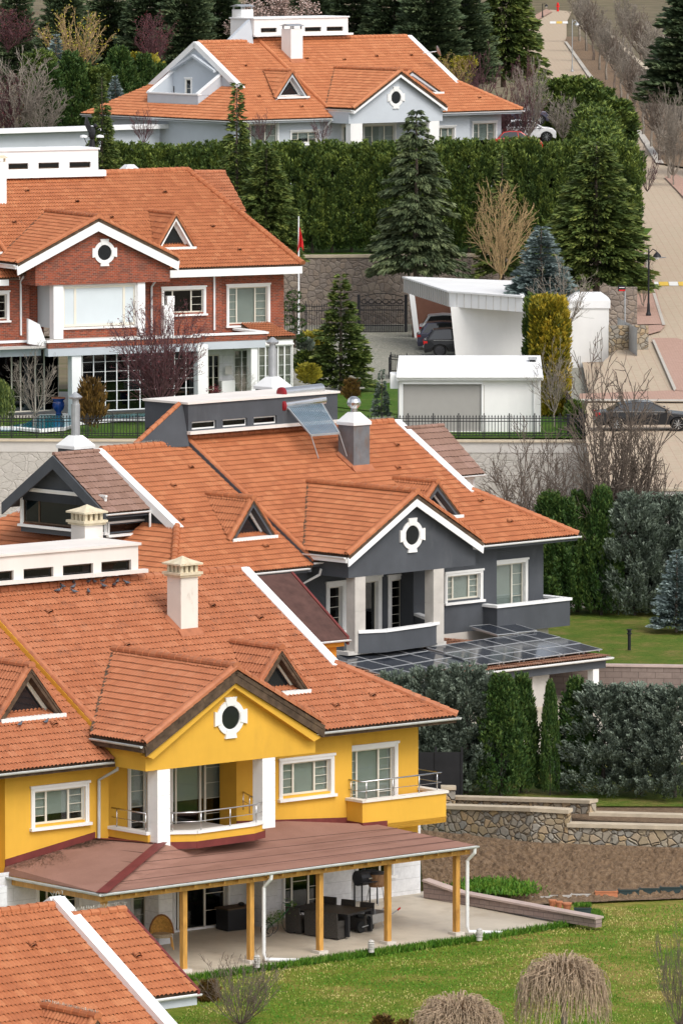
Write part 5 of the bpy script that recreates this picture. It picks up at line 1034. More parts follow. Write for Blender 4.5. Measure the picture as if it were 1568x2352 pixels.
    window(root, WF(0, v3), y0, y1, zb0, wtp, cols=(1, .8, .9, .9, .9), munt=(5,) * 5, trim=.06, depth=.05, blind=1., bcol='curtain', door=True, fcol='white2', mcol='white2', name='glass_wall')
    w4 = MB(); w4.box(y0, y1, v3 - .04, v3 + .1, wtp - .02, wtp + .35); w4.box(y1 - .05, y1, v3 + .1, .3, zb0, wtp + .35); w4.build('wall', M['white2'], root)
    r5 = Roof(); r5.plane([(q1, v3 - .15, wtp + .4), (y1 + .15, v3 - .15, wtp + .4), (y1 - .3, .3, wtp + 1.0), (q1, .3, wtp + 1.0)]); r5.build('lean_to_roof', M['tile_a'], root)
    return Y, root
BF, broot = brick_house()
# ================================================================== THE PALE BLUE HOUSE
def blue_house():
    Yd = 440; Y = Fr(665, 325, Yd, 39, z=14.5)
    root = Y.root('pale_blue_house', 'pale blue villa with a bright orange roof and white copings behind the tall hedge', 'house')
    ve = -.8; we = (Y.v(1040, 257, ve)[2] + Y.v(1198, 252, ve)[2]) / 2; R = roofplane(Y, ve, we, T0)
    K = dict(ve=ve, we=we, T=T0, vr=7.3, uR=Y.v(1198, 252, ve)[0], uV=16.1, uB=3.1, uLV=-2.0, uLC=-5.35, off=.12)
    K['vents'] = [(5.5, 5.8), (8.5, 5.6), (11.5, 5.9), (14.5, 5.9), (12.8, 3.6), (16.5, 1.2), (5.2, 2.2)]; K['lvents'] = [(0, 5.4), (-3.2, 1.6), (1.2, 1.0), (-1.4, 2.2)]
    mats = dict(tile=M['tile_c'], wall=M['ltblue'], band=M['tile_c'], fasc=M['ltblue'], gut='gutterw', barge=M['white2'])
    pb_ = Y.u(339, 214, K['uLV'] - 2.0); pc_ = Y.u(455, 218, K['uLV'] - 2.0); K['cut'] = (pc_[1], pb_[1], K['uLV'] - 2.0)
    D = main_roof(root, K, mats); wl = D['wl']; Rl = roofplane(Y, ve, wl, T0); wr = D['wr']
    vf = -2.85; vw = vf + .4; gl = Y.v(812, 254, vf)[0]; gr = Y.v(1028, 243, vf)[0]; ap = Y.v(918, 166, vf); K['Tg'] = (ap[2] - Y.v(812, 252, vf)[2]) / ((gr - gl) / 2); K['fd'] = .34; oc = Y.v(908, 224, vw)
    gw = Y.v(812, 284, vw); cross_gable(root, K, mats, gl, gr, vf, ap[2] + .05, gw[2], gw[0] - .4, Y.v(1016, 270, vw)[0], vw, oc=(oc[0], oc[2], .68))
    dorm(Y, root, K, R, we, (607, 163), (710, 226), M['tile_c'], wallm='ltblue', frame='white'); dorm(Y, root, K, R, we, (888, 161), (1018, 216), M['tile_c'], wallm='ltblue', frame='white')
    p = R(668, 142); o, W = chimney(root, None, (p[0], p[1]), kind='plate', top=Y.v(668, 67, p[1])[2], base_w=p[2], side=1.0, mat='white'); flashing(root, p[0], p[1], 1.0, p[2], T0)
    q = Y.v(560, 60, 9.0); chimney(root, None, (q[0] - .2, 9.0), kind='plate', top=Y.v(560, 22, 9)[2], base_w=q[2] - 1.5, side=1.0, mat='white')
    v0 = K['vr'] - .3; b0, b1 = Y.v(583, 84, v0), Y.v(812, 76, v0); tw = Y.v(583, 44, v0)[2]; wins = [(Y.v(a, 62, v0)[0], Y.v(b, 62, v0)[0], b0[2] + .25, b0[2] + .55) for a, b in ((599, 636), (700, 738), (750, 788))]
    clerestory(root, b0[0], Y.v(799, 76, v0)[0], v0, 2.4, b0[2] + .12, tw, wins, dict(wall=M['white'], cop=M['white2'], clf='fascia'))
    ck = MB(); ck.ext([Vector((b0[0] - .02, v0, wr - .3)), Vector((b0[0] - .02, v0 + .3, tw)), Vector((b0[0] - 2.0, v0 + .6, wr - .3))], (0, .3, 0)); ck.build('cheek_wall', M['ltblue'], root)
    # left gable end: balcony cut into the skirt roof
    uG = K['uLV'] + .02; g = MB(); f = lambda x, y, du=-.3: Y.u(x, y, uG + du)
    L0, L1, L2, L3 = f(340, 215, -1.9), f(455, 215, -1.9), f(505, 218, -1.9), f(548, 190, -.1)
    rc = MB(); a = Y.u(395, 150, uG - .05); b = Y.u(430, 118, uG - .05); c = Y.u(495, 172, uG - .05); zb = Y.u(430, 212, uG - .05)[2]
    rc.build('x', M['white']) if False else None
    pb = Y.u(339, 214, uG - 2.0); pc = Y.u(455, 218, uG - 2.0); z = pb[2]
    par = MB(); par.box(uG - 2.0, uG - 1.8, pc[1], pb[1], z - 1.0, z); par.box(uG - 1.8, uG, pb[1] - .2, pb[1], z - 1.0, z + .0); par.box(uG - 1.8, uG, pc[1], pc[1] + .2, z - 1.0, z)
    for vv in (pb[1] - .2, pc[1]): par.ext([(uG - 2.02, vv - .02, z), (uG, vv - .02, z), (uG, vv - .02, z + 1.3)], (0, .24, 0))
    par.box(uG - 1.8, uG, pc[1] + .2, pb[1] - .2, z - .7, z - .5); par.build('balcony', M['ltblue'], root); cp = MB(); cp.box(uG - 2.06, uG - 1.74, pc[1] - .05, pb[1] + .05, z, z + .09)
    for vv in (pb[1] - .2, pc[1]): cp.ext([(uG - 2.02, vv - .05, z + .03), (uG, vv - .05, z + 1.33), (uG, vv - .05, z + 1.43), (uG - 2.02, vv - .05, z + .13)], (0, .3, 0))
    cp.build('coping', M['white2'], root)
    ww = MB(); ap_ = Vector((uG - .06, K['vr'], D['wr2'] - .9)); ww.poly([(uG - .06, pc[1] + .4, z - 1), (uG - .06, pb[1] - .4, z - 1), (uG - .06, pb[1] - .4, z + 1.5), ap_, (uG - .06, pc[1] + .4, z + 1.5)])
    ww.build('gable_wall', M['ltblue'], root)
    # soffit like frame around the recess
    fr = MB()
    for v_a, v_b in ((K['vr'], pb[1] - .4), (K['vr'], pc[1] + .4)):
        top = D['wr2'] - .75; fr.ext([(uG - .07, v_a, top), (uG - .07, v_b, z + 1.6), (uG - .07, v_b, z + 1.45), (uG - .07, v_a, top - .17)], (-.35, 0, 0))
    fr.build('recess_frame', M['ltblue'], root)
    wn = Y.u(426, 182, uG - .08), Y.u(441, 216, uG - .08); WL = WF(uG - .08, wn[0][1], -90); window(root, WL, 0, wn[0][1] - wn[1][1], z - .3, wn[0][2] + .1, cols=(1,), munt=(1,), trim=.08, depth=-.02, door=True, blind=0, gl='glassd')
    # walls
    hole = lambda w_, t=.12: (w_[0] + t, w_[1] - t, w_[2] + t * .7, w_[3] - t * 1.05)
    wt = we - .2; W0 = WF(0, 0); uL = K['uLC'] + .75; uc = K['uR'] - 3.9; ue = K['uR'] - .8; mb = MB(); g2 = Y.v(1016, 270, 0)[0]
    ws = [(Y.v(550, 300)[0], Y.v(640, 300)[0], 3.6, 6.1), rectv(Y, 0, 666, 300, 732, 330), (Y.v(783, 300, 0)[0], Y.v(808, 300, 0)[0], 3.4, 5.8), (Y.v(833, 300, 0)[0], Y.v(909, 300, 0)[0], 3.4, 5.8), (Y.v(985, 300)[0] + .6, Y.v(1040, 300)[0] + .2, 3.7, 5.5)]
    wallface(mb, W0, uL, uc, -1, wt, [hole(q) for q in ws]); r0 = (Y.v(1083, 300, .4)[0], Y.v(1140, 300, .4)[0], 3.6, 5.7); wallface(mb, WF(0, .4), uc, ue, -1, wt, [hole(r0)])
    mb.poly([(uL, 0, -1), (uL, 13.5, -1), (uL, 13.5, wt), (uL, 0, wt)]); mb.poly([(ue, .4, -1), (ue, 13.5, -1), (ue, 13.5, wt), (ue, .4, wt)]); mb.poly([(uL, 13.5, -1), (ue, 13.5, -1), (ue, 13.5, wt), (uL, 13.5, wt)]); mb.build('wall', M['ltblue'], root)
    for q in ws: window(root, W0, *q, cols=(.3, .4, .3), munt=(2, 0, 2), trim=.12, blind=.6)
    window(root, WF(0, .4), *r0, cols=(.3, .4, .3), munt=(2, 0, 2), trim=.12, blind=.6)
    for x0, x1 in ((805, 832), (985, 1008)): a, b = Y.v(x0, 300, vw)[0], Y.v(x1, 300, vw)[0]; MB().box(a, b, vw, vw + .5, 2, gw[2]).build('column', M['white'], root)
    for x in (565 - 8, 745): a = Y.v(x, 268, -.1); downpipe(root, [(a[0], -.85, wl - .15), (a[0] - .1, -.2, wl - .8), (a[0] - .1, -.15, 1)], .07)
    # lower wing on the left with a flat white coping
    lw = MB(); vq = 2.5; x0 = uL; zz = Y.u(460, 285, uL - .1)[2]; aL = Y.v(-60, 290, 8)[0]
    lw.box(aL, uL - .3, 7.5, 7.8, -1, Y.v(200, 290, 7.5)[2] - .2); lw.build('wing_wall', M['ltblue'], root)
    c2 = MB(); tz = Y.v(200, 290, 7.5)[2]; c2.box(aL, uL + 1, 6.9, 8.2, tz - .28, tz); c2.build('coping', M['white2'], root)
    dsh = MB(); c = Y.v(1003, 118, 3.2); dsh.lathe([(.02, 0), (.25, .05), (.38, .14), (.36, .15), (.2, .08)], (0, 0, 0), 14); dsh.bar((0, 0, 0), (.1, .2, -.9), .05)
    t = thing('satellite_dish', 'grey satellite dish on the right slope of the pale blue house', 'satellite dish', Y.wld(c), Y.t); d_ = dsh.build('dish', M['galv'], t); d_.rotation_euler = (radians(70), 0, radians(60))
    return Y, root, K, D
FF, froot, FK, FD = blue_house()
# ================================================================== ROOF IN THE FOREGROUND
def near_house():
    Y = Fr(400, 2290, 200, 40, z=0.9); root = Y.root('terracotta_roofed_house', 'nearest house, cut off by the lower left corner, orange tiles with a white coping', 'house')
    ve = -.3; we = (Y.v(352, 2290, ve)[2] + Y.v(455, 2276, ve)[2]) / 2; R = roofplane(Y, ve, we, T0)
    vT, vB = R(133, 2072), R(385, 2352); uV = (vT[0] + vB[0]) / 2; vr = vT[1]; wr = we + T0 * (vr - ve); uR = R(452, 2276)[0]; off = .25
    q = R(290, 2090)
    r = Roof(); r.plane([(uV, ve, we), (uR, ve, we), (uR, q[1], q[2]), (uV, q[1], q[2])]); r.plane([(uV, q[1] + 3, q[2] - 1.7), (uR, q[1] + 3, q[2] - 1.7), (uR, q[1], q[2]), (uV, q[1], q[2])]); r.ridge((uV, q[1], q[2]), (uR, q[1], q[2]), r=.12); r.vent((uV + .95, q[1] - 2.0, q[2] - 2.0 * T0 + .04), (0, -1, -T0), (0, -T0, 1)); r.build('side_roof', M['tile_b'], root)
    k = R(0, 2108); l = Roof(); wl2 = k[2]; l.plane([(uV - 14, vr - 9, wr - 9 * T0 - .1), (uV, vr - 9, wr - 9 * T0 - .1), (uV, vr, wr - .1), (uV - 14, vr, wr - .1)]); l.ridge((uV - 14, vr, wr - .1), (uV - .1, vr, wr - .1), r=.12); l.plane([(uV - 14, vr + 4, wr - 2.4), (uV, vr + 4, wr - 2.4), (uV, vr, wr - .1), (uV - 14, vr, wr - .1)]); l.vent((uV - 2.2, vr - 1.6, wr - .1 - 1.6 * T0 + .04), (0, -1, -T0), (0, -T0, 1)); l.build('roof', M['tile_b'], root)
    verge(root, (uV, vr + .1, wr + .02), (uV, vr - 9, wr + .02 - 9 * T0), .44, .5, 'white2', lift=.16); verge(root, (uV, vr + .1, wr + .02), (uV, vr + 4, wr - 2.3), .44, .5, 'white2', lift=.16)
    e = MB(); e.ext([(uR, q[1], q[2] + .06), (uR + .09, q[1], q[2] + .06), (uR + .09, ve - .05, we + .04), (uR, ve - .05, we + .04)], (0, 0, -.25)); e.build('verge_trim', M['redfelt'], root)
    gutter(root, (uV, ve - .1, we - .07), (uR + .08, ve - .1, we - .07), 'gutterw', .08)
    w_ = MB(); w_.box(uV, uR + .02, ve + .02, ve + 1.4, we - .42, we - .14); w_.box(uV, uR - .75, ve + .9, q[1] + 3, -1, we - .4); w_.box(uR - .1, uR + .02, ve + 1.4, q[1] + 3, we - .42, we - .2) if False else None; w_.build('wall', M['ltblue'], root)
    # dormer ridge at the bottom edge
    a = Y.v(105, 2318, vr - 6.4); b = Rb = Y.v(212, 2340, vr - 7.6); wa = a[2]; ua = b[0]; wq = wr - .1; vf = ve
    Rl = roofplane(Y, vr, wr - .1, T0); bk = Rl(100, 2316); h = 1.35
    dormer(root, None, bk[0], bk[1] - 2.6, bk[2], 1.25, T0, wr - .1, vr, M['tile_b'])
    spikes('bird_spikes', (uV + .1, q[1], q[2] + .13), (uR, q[1], q[2] + .13), root); spikes('bird_spikes', (bk[0], bk[1], bk[2] + .15), (bk[0], bk[1] - 2.6, bk[2] + .15), root); spikes('bird_spikes', (uV - .15, vr + .1, wr + .18), (uV + .2, vr + .1, wr + .18), root)
near_house()
# bird spikes on the grey and brick ridges
def more_spikes():
    K = GK; wr = K['we'] + T0 * (K['vr'] - K['ve'])
    spikes('bird_spikes', (GF.v(845, 985, K['vr'])[0], K['vr'], wr + .12), (K['uV'] - .2, K['vr'], wr + .12), groot); spikes('bird_spikes', (K['uLV'] + 1, K['vr'], wr - .1), (K['uB'] - .5, K['vr'], wr - .1), groot)
more_spikes()
# ================================================================== GROUND, ROAD, WALLS
def zr(y):
    return float(np.interp(y, [0, 345, 430, 530, 690, 900, 1000, 1400], [9.1, 9.1, 10.6, 12.8, 14.2, 15.7, 17.0, 70]))
def RG(px, py, lift=0.):
    lo, hi = 280., 1390.
    f = lambda y: P(px, py, y)[2] - zr(y) - lift
    for _ in range(50):
        m = (lo + hi) / 2
        if f(m) > 0: lo = m
        else: hi = m
    return P(px, py, lo)
def terrain():
    xs = np.concatenate([np.linspace(-260, -40, 12), np.linspace(-36, 60, 49), np.linspace(70, 300, 12)]); ys = np.concatenate([np.linspace(120, 290, 10), np.array([306.4, 306.5]), np.array([310., 330, 342.35, 342.45]), np.arange(346, 421, 4.), np.array([421.5, 421.6]), np.arange(426, 640, 4.), np.linspace(650, 1400, 40)])
    V = []
    for y in ys:
        for x in xs:
            xe = 12.9 if y < 366 else 18.5
            z = zr(y) - .25
            if x < xe or y < 306.45:
                if y < 342.4: z = 1.9 if y > 268 else .6
                elif y < 421.55: z = 7.9
                elif y < 560: z = 12.3 if y < 437 else 14.3
                else: z = max(zr(y) - .3, 14.3 + (y - 560) * .03)
            z += (0.5 * sin(x * .11 + y * .05) + .5) * (1.5 if y > 700 and (x < xe - 12 or x > xe + 40) else 0)
            V.append((x, y, z))
    nx = len(xs); F = [(j * nx + i, j * nx + i + 1, (j + 1) * nx + i + 1, (j + 1) * nx + i) for j in range(len(ys) - 1) for i in range(nx - 1)]
    o = np_mesh('ground', np.array(V), np.array(F), M['hill']); o['kind'] = 'structure'
terrain()
def zl(v, k=0): return Vector((v[0], v[1], v[2] + k))
M['blockwall2'] = brick_mat('low_block_wall', (.27, .20, .18), (.32, .25, .22), (.14, .11, .10), .62, .17, .012, axis='xz-', bstr=.4)
# lower plot
lawn = sheet('lawn', [(-60, 150, .9), (60, 150, .9), (60, 262, .9), (-60, 262, .9)], M['grass'])
PA = YF.wld((-14, -5.75, .0)); pz = 1.06
def pat(u, v): return YF.wld((u, v, .0 + .30 * min(1, max(0, (v + 5.0) / 5.4))))
pm_ = MB(); us = [-14, 9.9]; 
pt_ = [(-14, -5.55, -14, .4), ]
fr_r = YF.w(1362, 2116, 0); 
cols_ = [(-14., -5.62), (3.4, -5.62), (9.7, -5.15)]
bk_ = [(-14., 1.6), (3.4, 1.6), (8.9, 1.9)]
for i in range(2):
    (a, b), (c, d) = cols_[i], cols_[i + 1]; (e, f_), (g, h) = bk_[i], bk_[i + 1]
    n = 6
    for k in range(n):
        t0, t1 = k / n, (k + 1) / n
        q = [pat(a + (e - a) * t0, b + (f_ - b) * t0), pat(c + (g - c) * t0, d + (h - d) * t0), pat(c + (g - c) * t1, d + (h - d) * t1), pat(a + (e - a) * t1, b + (f_ - b) * t1)]; pm_.poly(q)
    pm_.poly([pat(a, b), pat(c, d), pat(c, d) - Vector((0, 0, .5)), pat(a, b) - Vector((0, 0, .5))], 1)
    x0, x1 = pat(a, b), pat(c, d); nrm = YF.R @ Vector((0, 1, 0)); pm_.add([zl(x0, .006), zl(x1, .006), zl(x1 + nrm * .42, .006), zl(x0 + nrm * .42, .006)], [(0, 1, 2, 3)], 1)
po_ = pm_.build('patio', [M['patio'], M['patioedge']]); po_['kind'] = 'structure'

def wall_line(name, label, base, tops, th, mat, cap=None, capm=None, cat='wall', over=.06, group=None, back=True):
    """base: ground points (world); tops: top height at each; thickness th away from the camera"""
    root = thing(name, label, cat, base[0], group=group); o = Vector(base[0]); mb = MB(); cp = MB()
    for i in range(len(base) - 1):
        a, b = Vector(base[i]) - o, Vector(base[i + 1]) - o; d = (b - a); d.z = 0; d.normalize(); n_ = Vector((-d.y, d.x, 0)) * th
        ta, tb = tops[i] - o.z, tops[i + 1] - o.z
        if isinstance(tops[i], tuple): pass
        c0 = cap or 0
        A = [a, b, Vector((b.x, b.y, tb - c0)), Vector((a.x, a.y, ta - c0))]; mb.ext(A, n_)
        if cap: e = -n_.normalized() * over; dd = d * .03; cp.ext([Vector((a.x, a.y, ta - c0)) + e - dd, Vector((b.x, b.y, tb - c0)) + e + dd, Vector((b.x, b.y, tb)) + e + dd, Vector((a.x, a.y, ta)) + e - dd], n_ + n_.normalized() * over * 2)
    w = mb.build('masonry', mat, root)
    if cap: cp.build('coping', capm, root)
    return root
# dug bed with clods
def bed():
    a, b, c, d = G(972, 2048, 1.2), G(1215, 2077, 1.0), G(2050, 2044, .93), G(2050, 1966, 1.75); e, f = G(1219, 1934, 1.75), G(960, 1905, 1.75)
    n, m = 400, 190; V = np.zeros((m, n, 3)); u = np.linspace(0, 1, n)[None, :]; v = np.linspace(0, 1, m)[:, None]
    L0 = np.array(a); R0 = np.array(c); Bm = np.array(b); U0 = np.array(f); U1 = np.array(e); U2 = np.array(d)
    def pl(p, q, r, t, tm): t = t[..., None]; return np.where(t < tm, p + (q - p) * t / tm, q + (r - q) * (t - tm) / (1 - tm))
    lo = pl(L0, Bm, R0, u[0], .23); hi = pl(U0, U1, U2, u[0], .23); V = lo[None] * (1 - v[..., None]) + hi[None] * v[..., None]
    h = np.zeros((m, n)); r = np.random.default_rng(3)
    for s_, a_ in ((2, .05), (4, .04), (9, .04)):
        g = r.random((m // s_ + 3, n // s_ + 3)); yi = np.arange(m) / s_; xi = np.arange(n) / s_; y0 = yi.astype(int); x0 = xi.astype(int); fy = (yi - y0)[:, None]; fx = (xi - x0)[None]
        G_ = g[y0][:, x0] * (1 - fy) * (1 - fx) + g[y0 + 1][:, x0] * fy * (1 - fx) + g[y0][:, x0 + 1] * (1 - fy) * fx + g[y0 + 1][:, x0 + 1] * fy * fx; h += a_ * (G_ * 2 - 1)
    V[..., 2] += h * 2.0 * np.minimum(1, np.minimum(v * 7, (1 - v) * 14) + .08)
    idx = np.arange(m * n).reshape(m, n); F = np.stack([idx[:-1, :-1], idx[:-1, 1:], idx[1:, 1:], idx[1:, :-1]], 2).reshape(-1, 4)
    o = np_mesh('soil_bed', V.reshape(-1, 3), F, M['soil']); o['kind'] = 'structure'
bed()
def topz(px, py, base): return P(px, py, Vector(base)[1])[2]
b0, b1, b2, b3 = G(940, 1906, 1.6), G(1219, 1940, 1.6), G(1303, 1944, 1.6), G(2100, 1972, 1.6)
wall_line('stone_wall', 'rubble stone garden wall with a flat coping above the dug soil bed', [b0, b1, b2], [topz(990, 1847, b0), topz(1219, 1855, b1), topz(1303, 1860, b2)], .45, M['stone1'], .14, M['coping'], over=.08)
wall_line('stone_wall', 'lower rubble stone wall stepping down at the right end of the soil bed', [b2, b3], [topz(1303, 1891, b2), topz(2100, 1910, b3)], .45, M['stone1'], .14, M['coping'], over=.08)
off = Vector((0, 2.2, 0)); c0, c1, c2 = b0 + off, P(1354, 1870, b2[1] + 2.6), P(2100, 1892, b3[1] + 2.6); c0 = P(1028, 1860, c0[1]); c1b = c1.copy()
wall_line('stone_wall', 'upper rubble stone wall below the conifer row, behind the longer garden wall', [c0, c1], [topz(1055, 1829, c0), topz(1354, 1838, c1)], .4, M['stone1'], .12, M['coping'], over=.08)
wall_line('stone_wall', 'upper stone wall right of the step, at the foot of the blue conifers', [c1, c2], [topz(1354, 1866, c1), topz(2100, 1886, c2)], .4, M['stone1'], .12, M['coping'], over=.08)
wall_line('stone_pillar', 'short stone pillar at the left end of the upper garden wall', [P(1014, 1850, c0[1] - .5), P(1045, 1851, c0[1] - .5)], [topz(1014, 1803, c0), topz(1045, 1804, c0)], .5, M['stone1'], .1, M['coping'], cat='pillar')
sheet('terrace_bed', [(b0[0] - 20, b0[1] + .3, 2.1), (b0[0], b0[1] + .3, 2.1), (b1[0], b1[1] + .42, 2.09), (b2[0], b2[1] + .42, 2.08), (b3[0], b3[1] + .3, 2.06), (60, 253, 2.12), (-40, 253.2, 2.16)], M['soil'])
bank = sheet('bank', [(-40, 252.5, 2.2), (60, 251.5, 2.15), (60, 268, 2.25), (-40, 268, 2.25)], M['grass2'])
hb = [G(972, 2062, 1.32), G(1050, 2075, 1.25), G(1367, 2131, 1.02)]
wall_line('block_wall', 'low brown block wall with pinkish capstones beside the patio', hb, [topz(972, 2020, hb[0]), topz(1050, 2048, hb[1]), topz(1367, 2107, hb[2])], .34, M['blockwall2'], .07, M['capstone'])
# grey plot
sheet('terrace', [(-60, 264, 2.3), (60, 264, 2.3), (60, 343, 2.3), (-60, 343, 2.3)], M['patio'])
w0, w1 = G(1235, 1596, 2.3), G(2300, 1612, 2.3); t0 = topz(1255, 1524, w0)
wall_line('block_wall', 'tall brown block wall holding the lawn beside the solar veranda', [w0, w1], [t0, t0], .35, M['blockwall'], .08, M['capstone'])
sheet('lawn', [w0 + Vector((0, .3, t0 - w0[2] - .05)), w1 + Vector((0, .3, t0 - w0[2] - .05)), (40, 306.3, t0), (6.5, 306.3, t0)], M['grass2']); S_ = Vector((11.4, 306.3, 2)); wall_line('retaining_wall', 'concrete retaining wall holding up the paved road above the second lawn', [S_, S_ + Vector((30, 0, 0))], [9.12, 9.12], .5, M['conc'], .12, M['coping'])
LZ = t0
# retaining wall with the pressed pattern
ra, rb = G(-60, 1005, 8.35), G(1357, 1010, 8.35)
def retaining():
    root = thing('retaining_wall', 'long pale concrete retaining wall pressed with a stone pattern below the pool garden', 'wall', (ra[0] - 25, ra[1], 2)); o = root.location.copy()
    L_ = Vector((ra[0] - 25, ra[1], 0)); R_ = Vector((rb[0], rb[1], 0)); z0, z1 = 2.0, 8.3
    q = lambda p, z: Vector((p[0], p[1], z)) - o
    m = MB(); m.ext([q(L_, z0), q(R_, z0), q(R_, z1 - .62), q(L_, z1 - .62)], (0, .5, 0)); m.build('pressed_face', M['carved'], root)
    c = MB(); c.ext([q(L_, z1 - .62) + Vector((0, -.03, 0)), q(R_, z1 - .62) + Vector((0, -.03, 0)), q(R_, z1 - .08) + Vector((0, -.03, 0)), q(L_, z1 - .08) + Vector((0, -.03, 0))], (0, .55, 0))
    n = 26
    for i in range(n + 1):
        p = R_.lerp(L_, i / n); c.box(q(p, 0).x - .035, q(p, 0).x + .035, -.02, .1, z0 - o.z, z1 - .62 - o.z)
    c.box(q(R_, 0).x - .7, q(R_, 0).x + .0, -.05, .3, z0 - o.z, z1 - .08 - o.z); c.build('beam', M['conc'], root)
    k = MB(); k.ext([q(L_, z1 - .08) + Vector((0, -.14, 0)), q(R_, z1 - .08) + Vector((.1, -.14, 0)), q(R_, z1) + Vector((.1, -.14, 0)), q(L_, z1) + Vector((0, -.14, 0))], (0, .8, 0)); k.build('coping', M['coping'], root)
    s = MB(); S1 = Vector((rb[0] - .9, 306.3, 0)); s.add([q(R_, z0), q(S1, z0), q(S1, 9.0), q(R_, 9.0)], [(0, 1, 2, 3)]); s.add([q(R_, 9.0), q(S1, 9.0), q(S1, 9.0) + Vector((.35, 0, 0)), q(R_, 9.0) + Vector((.35, 0, 0))], [(0, 1, 2, 3)]); s.build('side_face', M['conc'], root)
    MB().box(0, .5, -.25, .6, -.3, .5).build('end_block', M['conc'], root, loc=q(R_, 8.3) + Vector((-.25, 0, 0)))
retaining()
PZ = 8.32
garden = sheet('lawn', [(-60, 342.4, PZ), (rb[0], 342.4, PZ), (13.6, 362, PZ + .05), (-2, 374, PZ), (-60, 374, PZ)], M['grass3'])
def GP(px, py, k=0.): return G(px, py, PZ + .02 + k)
pl_ = sheet('pool_surround', [GP(-20, 960), GP(180, 958), GP(410, 962), GP(430, 938), (-6, 372, PZ + .02), (-30, 372, PZ + .02)], M['patioedge'])
sheet('pool_water', [GP(-20, 985, .02), GP(60, 972, .02), GP(95, 952, .02), GP(190, 946, .02), GP(400, 948, .02), GP(402, 954, .02), GP(215, 963, .02), GP(170, 978, .02), GP(110, 990, .02), GP(-20, 990, .02)], M['water'])
mbw = MB(); pp = [GP(-20, 983, .04), GP(40, 985, .04), GP(95, 990, .04), GP(150, 986, .04), GP(190, 972, .04), GP(260, 966, .04), GP(405, 962, .04)]
for i in range(len(pp) - 1): mbw.ext([pp[i], pp[i + 1], pp[i + 1] - Vector((0, .9, 0)), pp[i] - Vector((0, .9, 0))], (0, 0, .12 + .0007 * i))
o_ = mbw.build('pool_edge', M['white2']); o_['kind'] = 'structure'
# courtyard, lawn behind the garden pavilion
sheet('courtyard', [(-12, 361.5, PZ - .03), (13.2, 361.5, PZ - .03), (13.2, 366, 8.45), (18.6, 366.5, 8.55), (18.6, 422, 8.95), (-12, 422, 8.8)], M['cobble']); sheet('pavement', [(13.3, 362, 9.0), (19, 362, 9.05), (19, 392, 9.05), (13.9, 392, 8.9)], M['road'])
sheet('lawn', [G(735, 930, PZ + .05), G(990, 960, PZ + .05), G(1000, 868, PZ + .13), G(905, 876, PZ + .13), G(850, 890, PZ + .13), G(750, 905, PZ + .12)], M['grass3'])
# stone retaining wall behind the courtyard and the hedge bank
sa, sb_, sc_ = P(560, 770, 417), P(1120, 775, 419), P(1445, 770, 421); za = topz(700, 592, sa)
wall_line('stone_wall', 'high rubble stone retaining wall behind the courtyard gate, below the hedge', [Vector((sa[0] - 18, 417, 8.2)), Vector((sb_[0], 419, 8.2)), Vector((sc_[0], 421, 8.2))], [za, za + .1, za - .2], .8, M['stone2'], .15, M['coping'])
sheet('bank', [(-30, 417.8, za - .1), (sc_[0] - .1, 421.8, za - .2), (20, 434, za + .9), (-30, 434, za + .9)], M['grass3'])
HZ = za
# road and pavements
def rsheet(name, pix, mat, lift, label=None): return sheet(name, [RG(x, y, lift) for x, y in pix], mat)
def ribbon(name, left, right, mat, lift, kerb=0):
    mb = MB(); dn = lambda A: [(A[i][0] + (A[i + 1][0] - A[i][0]) * k / 8, A[i][1] + (A[i + 1][1] - A[i][1]) * k / 8) for i in range(len(A) - 1) for k in range(8)] + [A[-1]]; Lp = [RG(x, y, lift) for x, y in dn(left)]; Rp = [RG(x, y, lift) for x, y in dn(right)]
    for i in range(len(Lp) - 1): mb.poly([Lp[i], Rp[i], Rp[i + 1], Lp[i + 1]])
    o = mb.build(name, mat); o['kind'] = 'structure'; return o
road = ribbon('road', [(1362, 1123), (1345, 1010), (1340, 950), (1385, 830), (1440, 780), (1440, 600), (1400, 420), (1340, 330), (1245, 240), (1190, 140), (1200, 95), (1225, 50), (1262, 22)],
              [(1900, 1123), (1850, 1010), (1800, 950), (1720, 830), (1680, 780), (1640, 600), (1640, 470), (1516, 372), (1403, 235), (1347, 170), (1300, 95), (1300, 52), (1312, 26)], M['road'], .0)
ribbon('road', [(1480, 420), (1510, 378)], [(1640, 470), (1640, 400)], M['road'], .01)
ribbon('pavement', [(1640, 560), (1568, 452), (1524, 406)], [(1700, 560), (1640, 455), (1552, 400)], M['pink'], .12)
ribbon('pavement', [(1509, 374), (1469, 310), (1403, 235), (1349, 170), (1297, 95), (1300, 84)], [(1640, 395), (1600, 310), (1515, 235), (1430, 170), (1345, 95), (1335, 84)], M['soil'], .12)
ribbon('kerb', [(1506, 374), (1466, 310), (1400, 235), (1346, 170), (1295, 95)], [(1524, 375), (1480, 310), (1411, 235), (1356, 170), (1301, 95)], M['kerb'], .14)
ribbon('pavement', [(1462, 745), (1462, 560)], [(1526, 744), (1478, 560)], M['pink'], .12)
ribbon('kerb', [(1520, 746), (1490, 650), (1474, 560)], [(1527, 746), (1497, 650), (1479, 560)], M['kerb'], .15)
rsheet('pavement', [(1459, 748), (1528, 745), (1516, 760), (1462, 775)], M['pink'], .10)
rsheet('pavement', [(1497, 776), (1552, 776), (1700, 820), (1700, 908), (1547, 896)], M['pink'], .11)
rsheet('kerb', [(1496, 780), (1502, 780), (1552, 892), (1547, 898)], M['kerb'], .14)
rsheet('pavement', [(1330, 904), (1548, 896), (1700, 900), (1700, 918), (1330, 916)], M['pink'], .09)
rsheet('kerb', [(1330, 916), (1700, 918), (1700, 922), (1330, 920)], M['kerb'], .13)
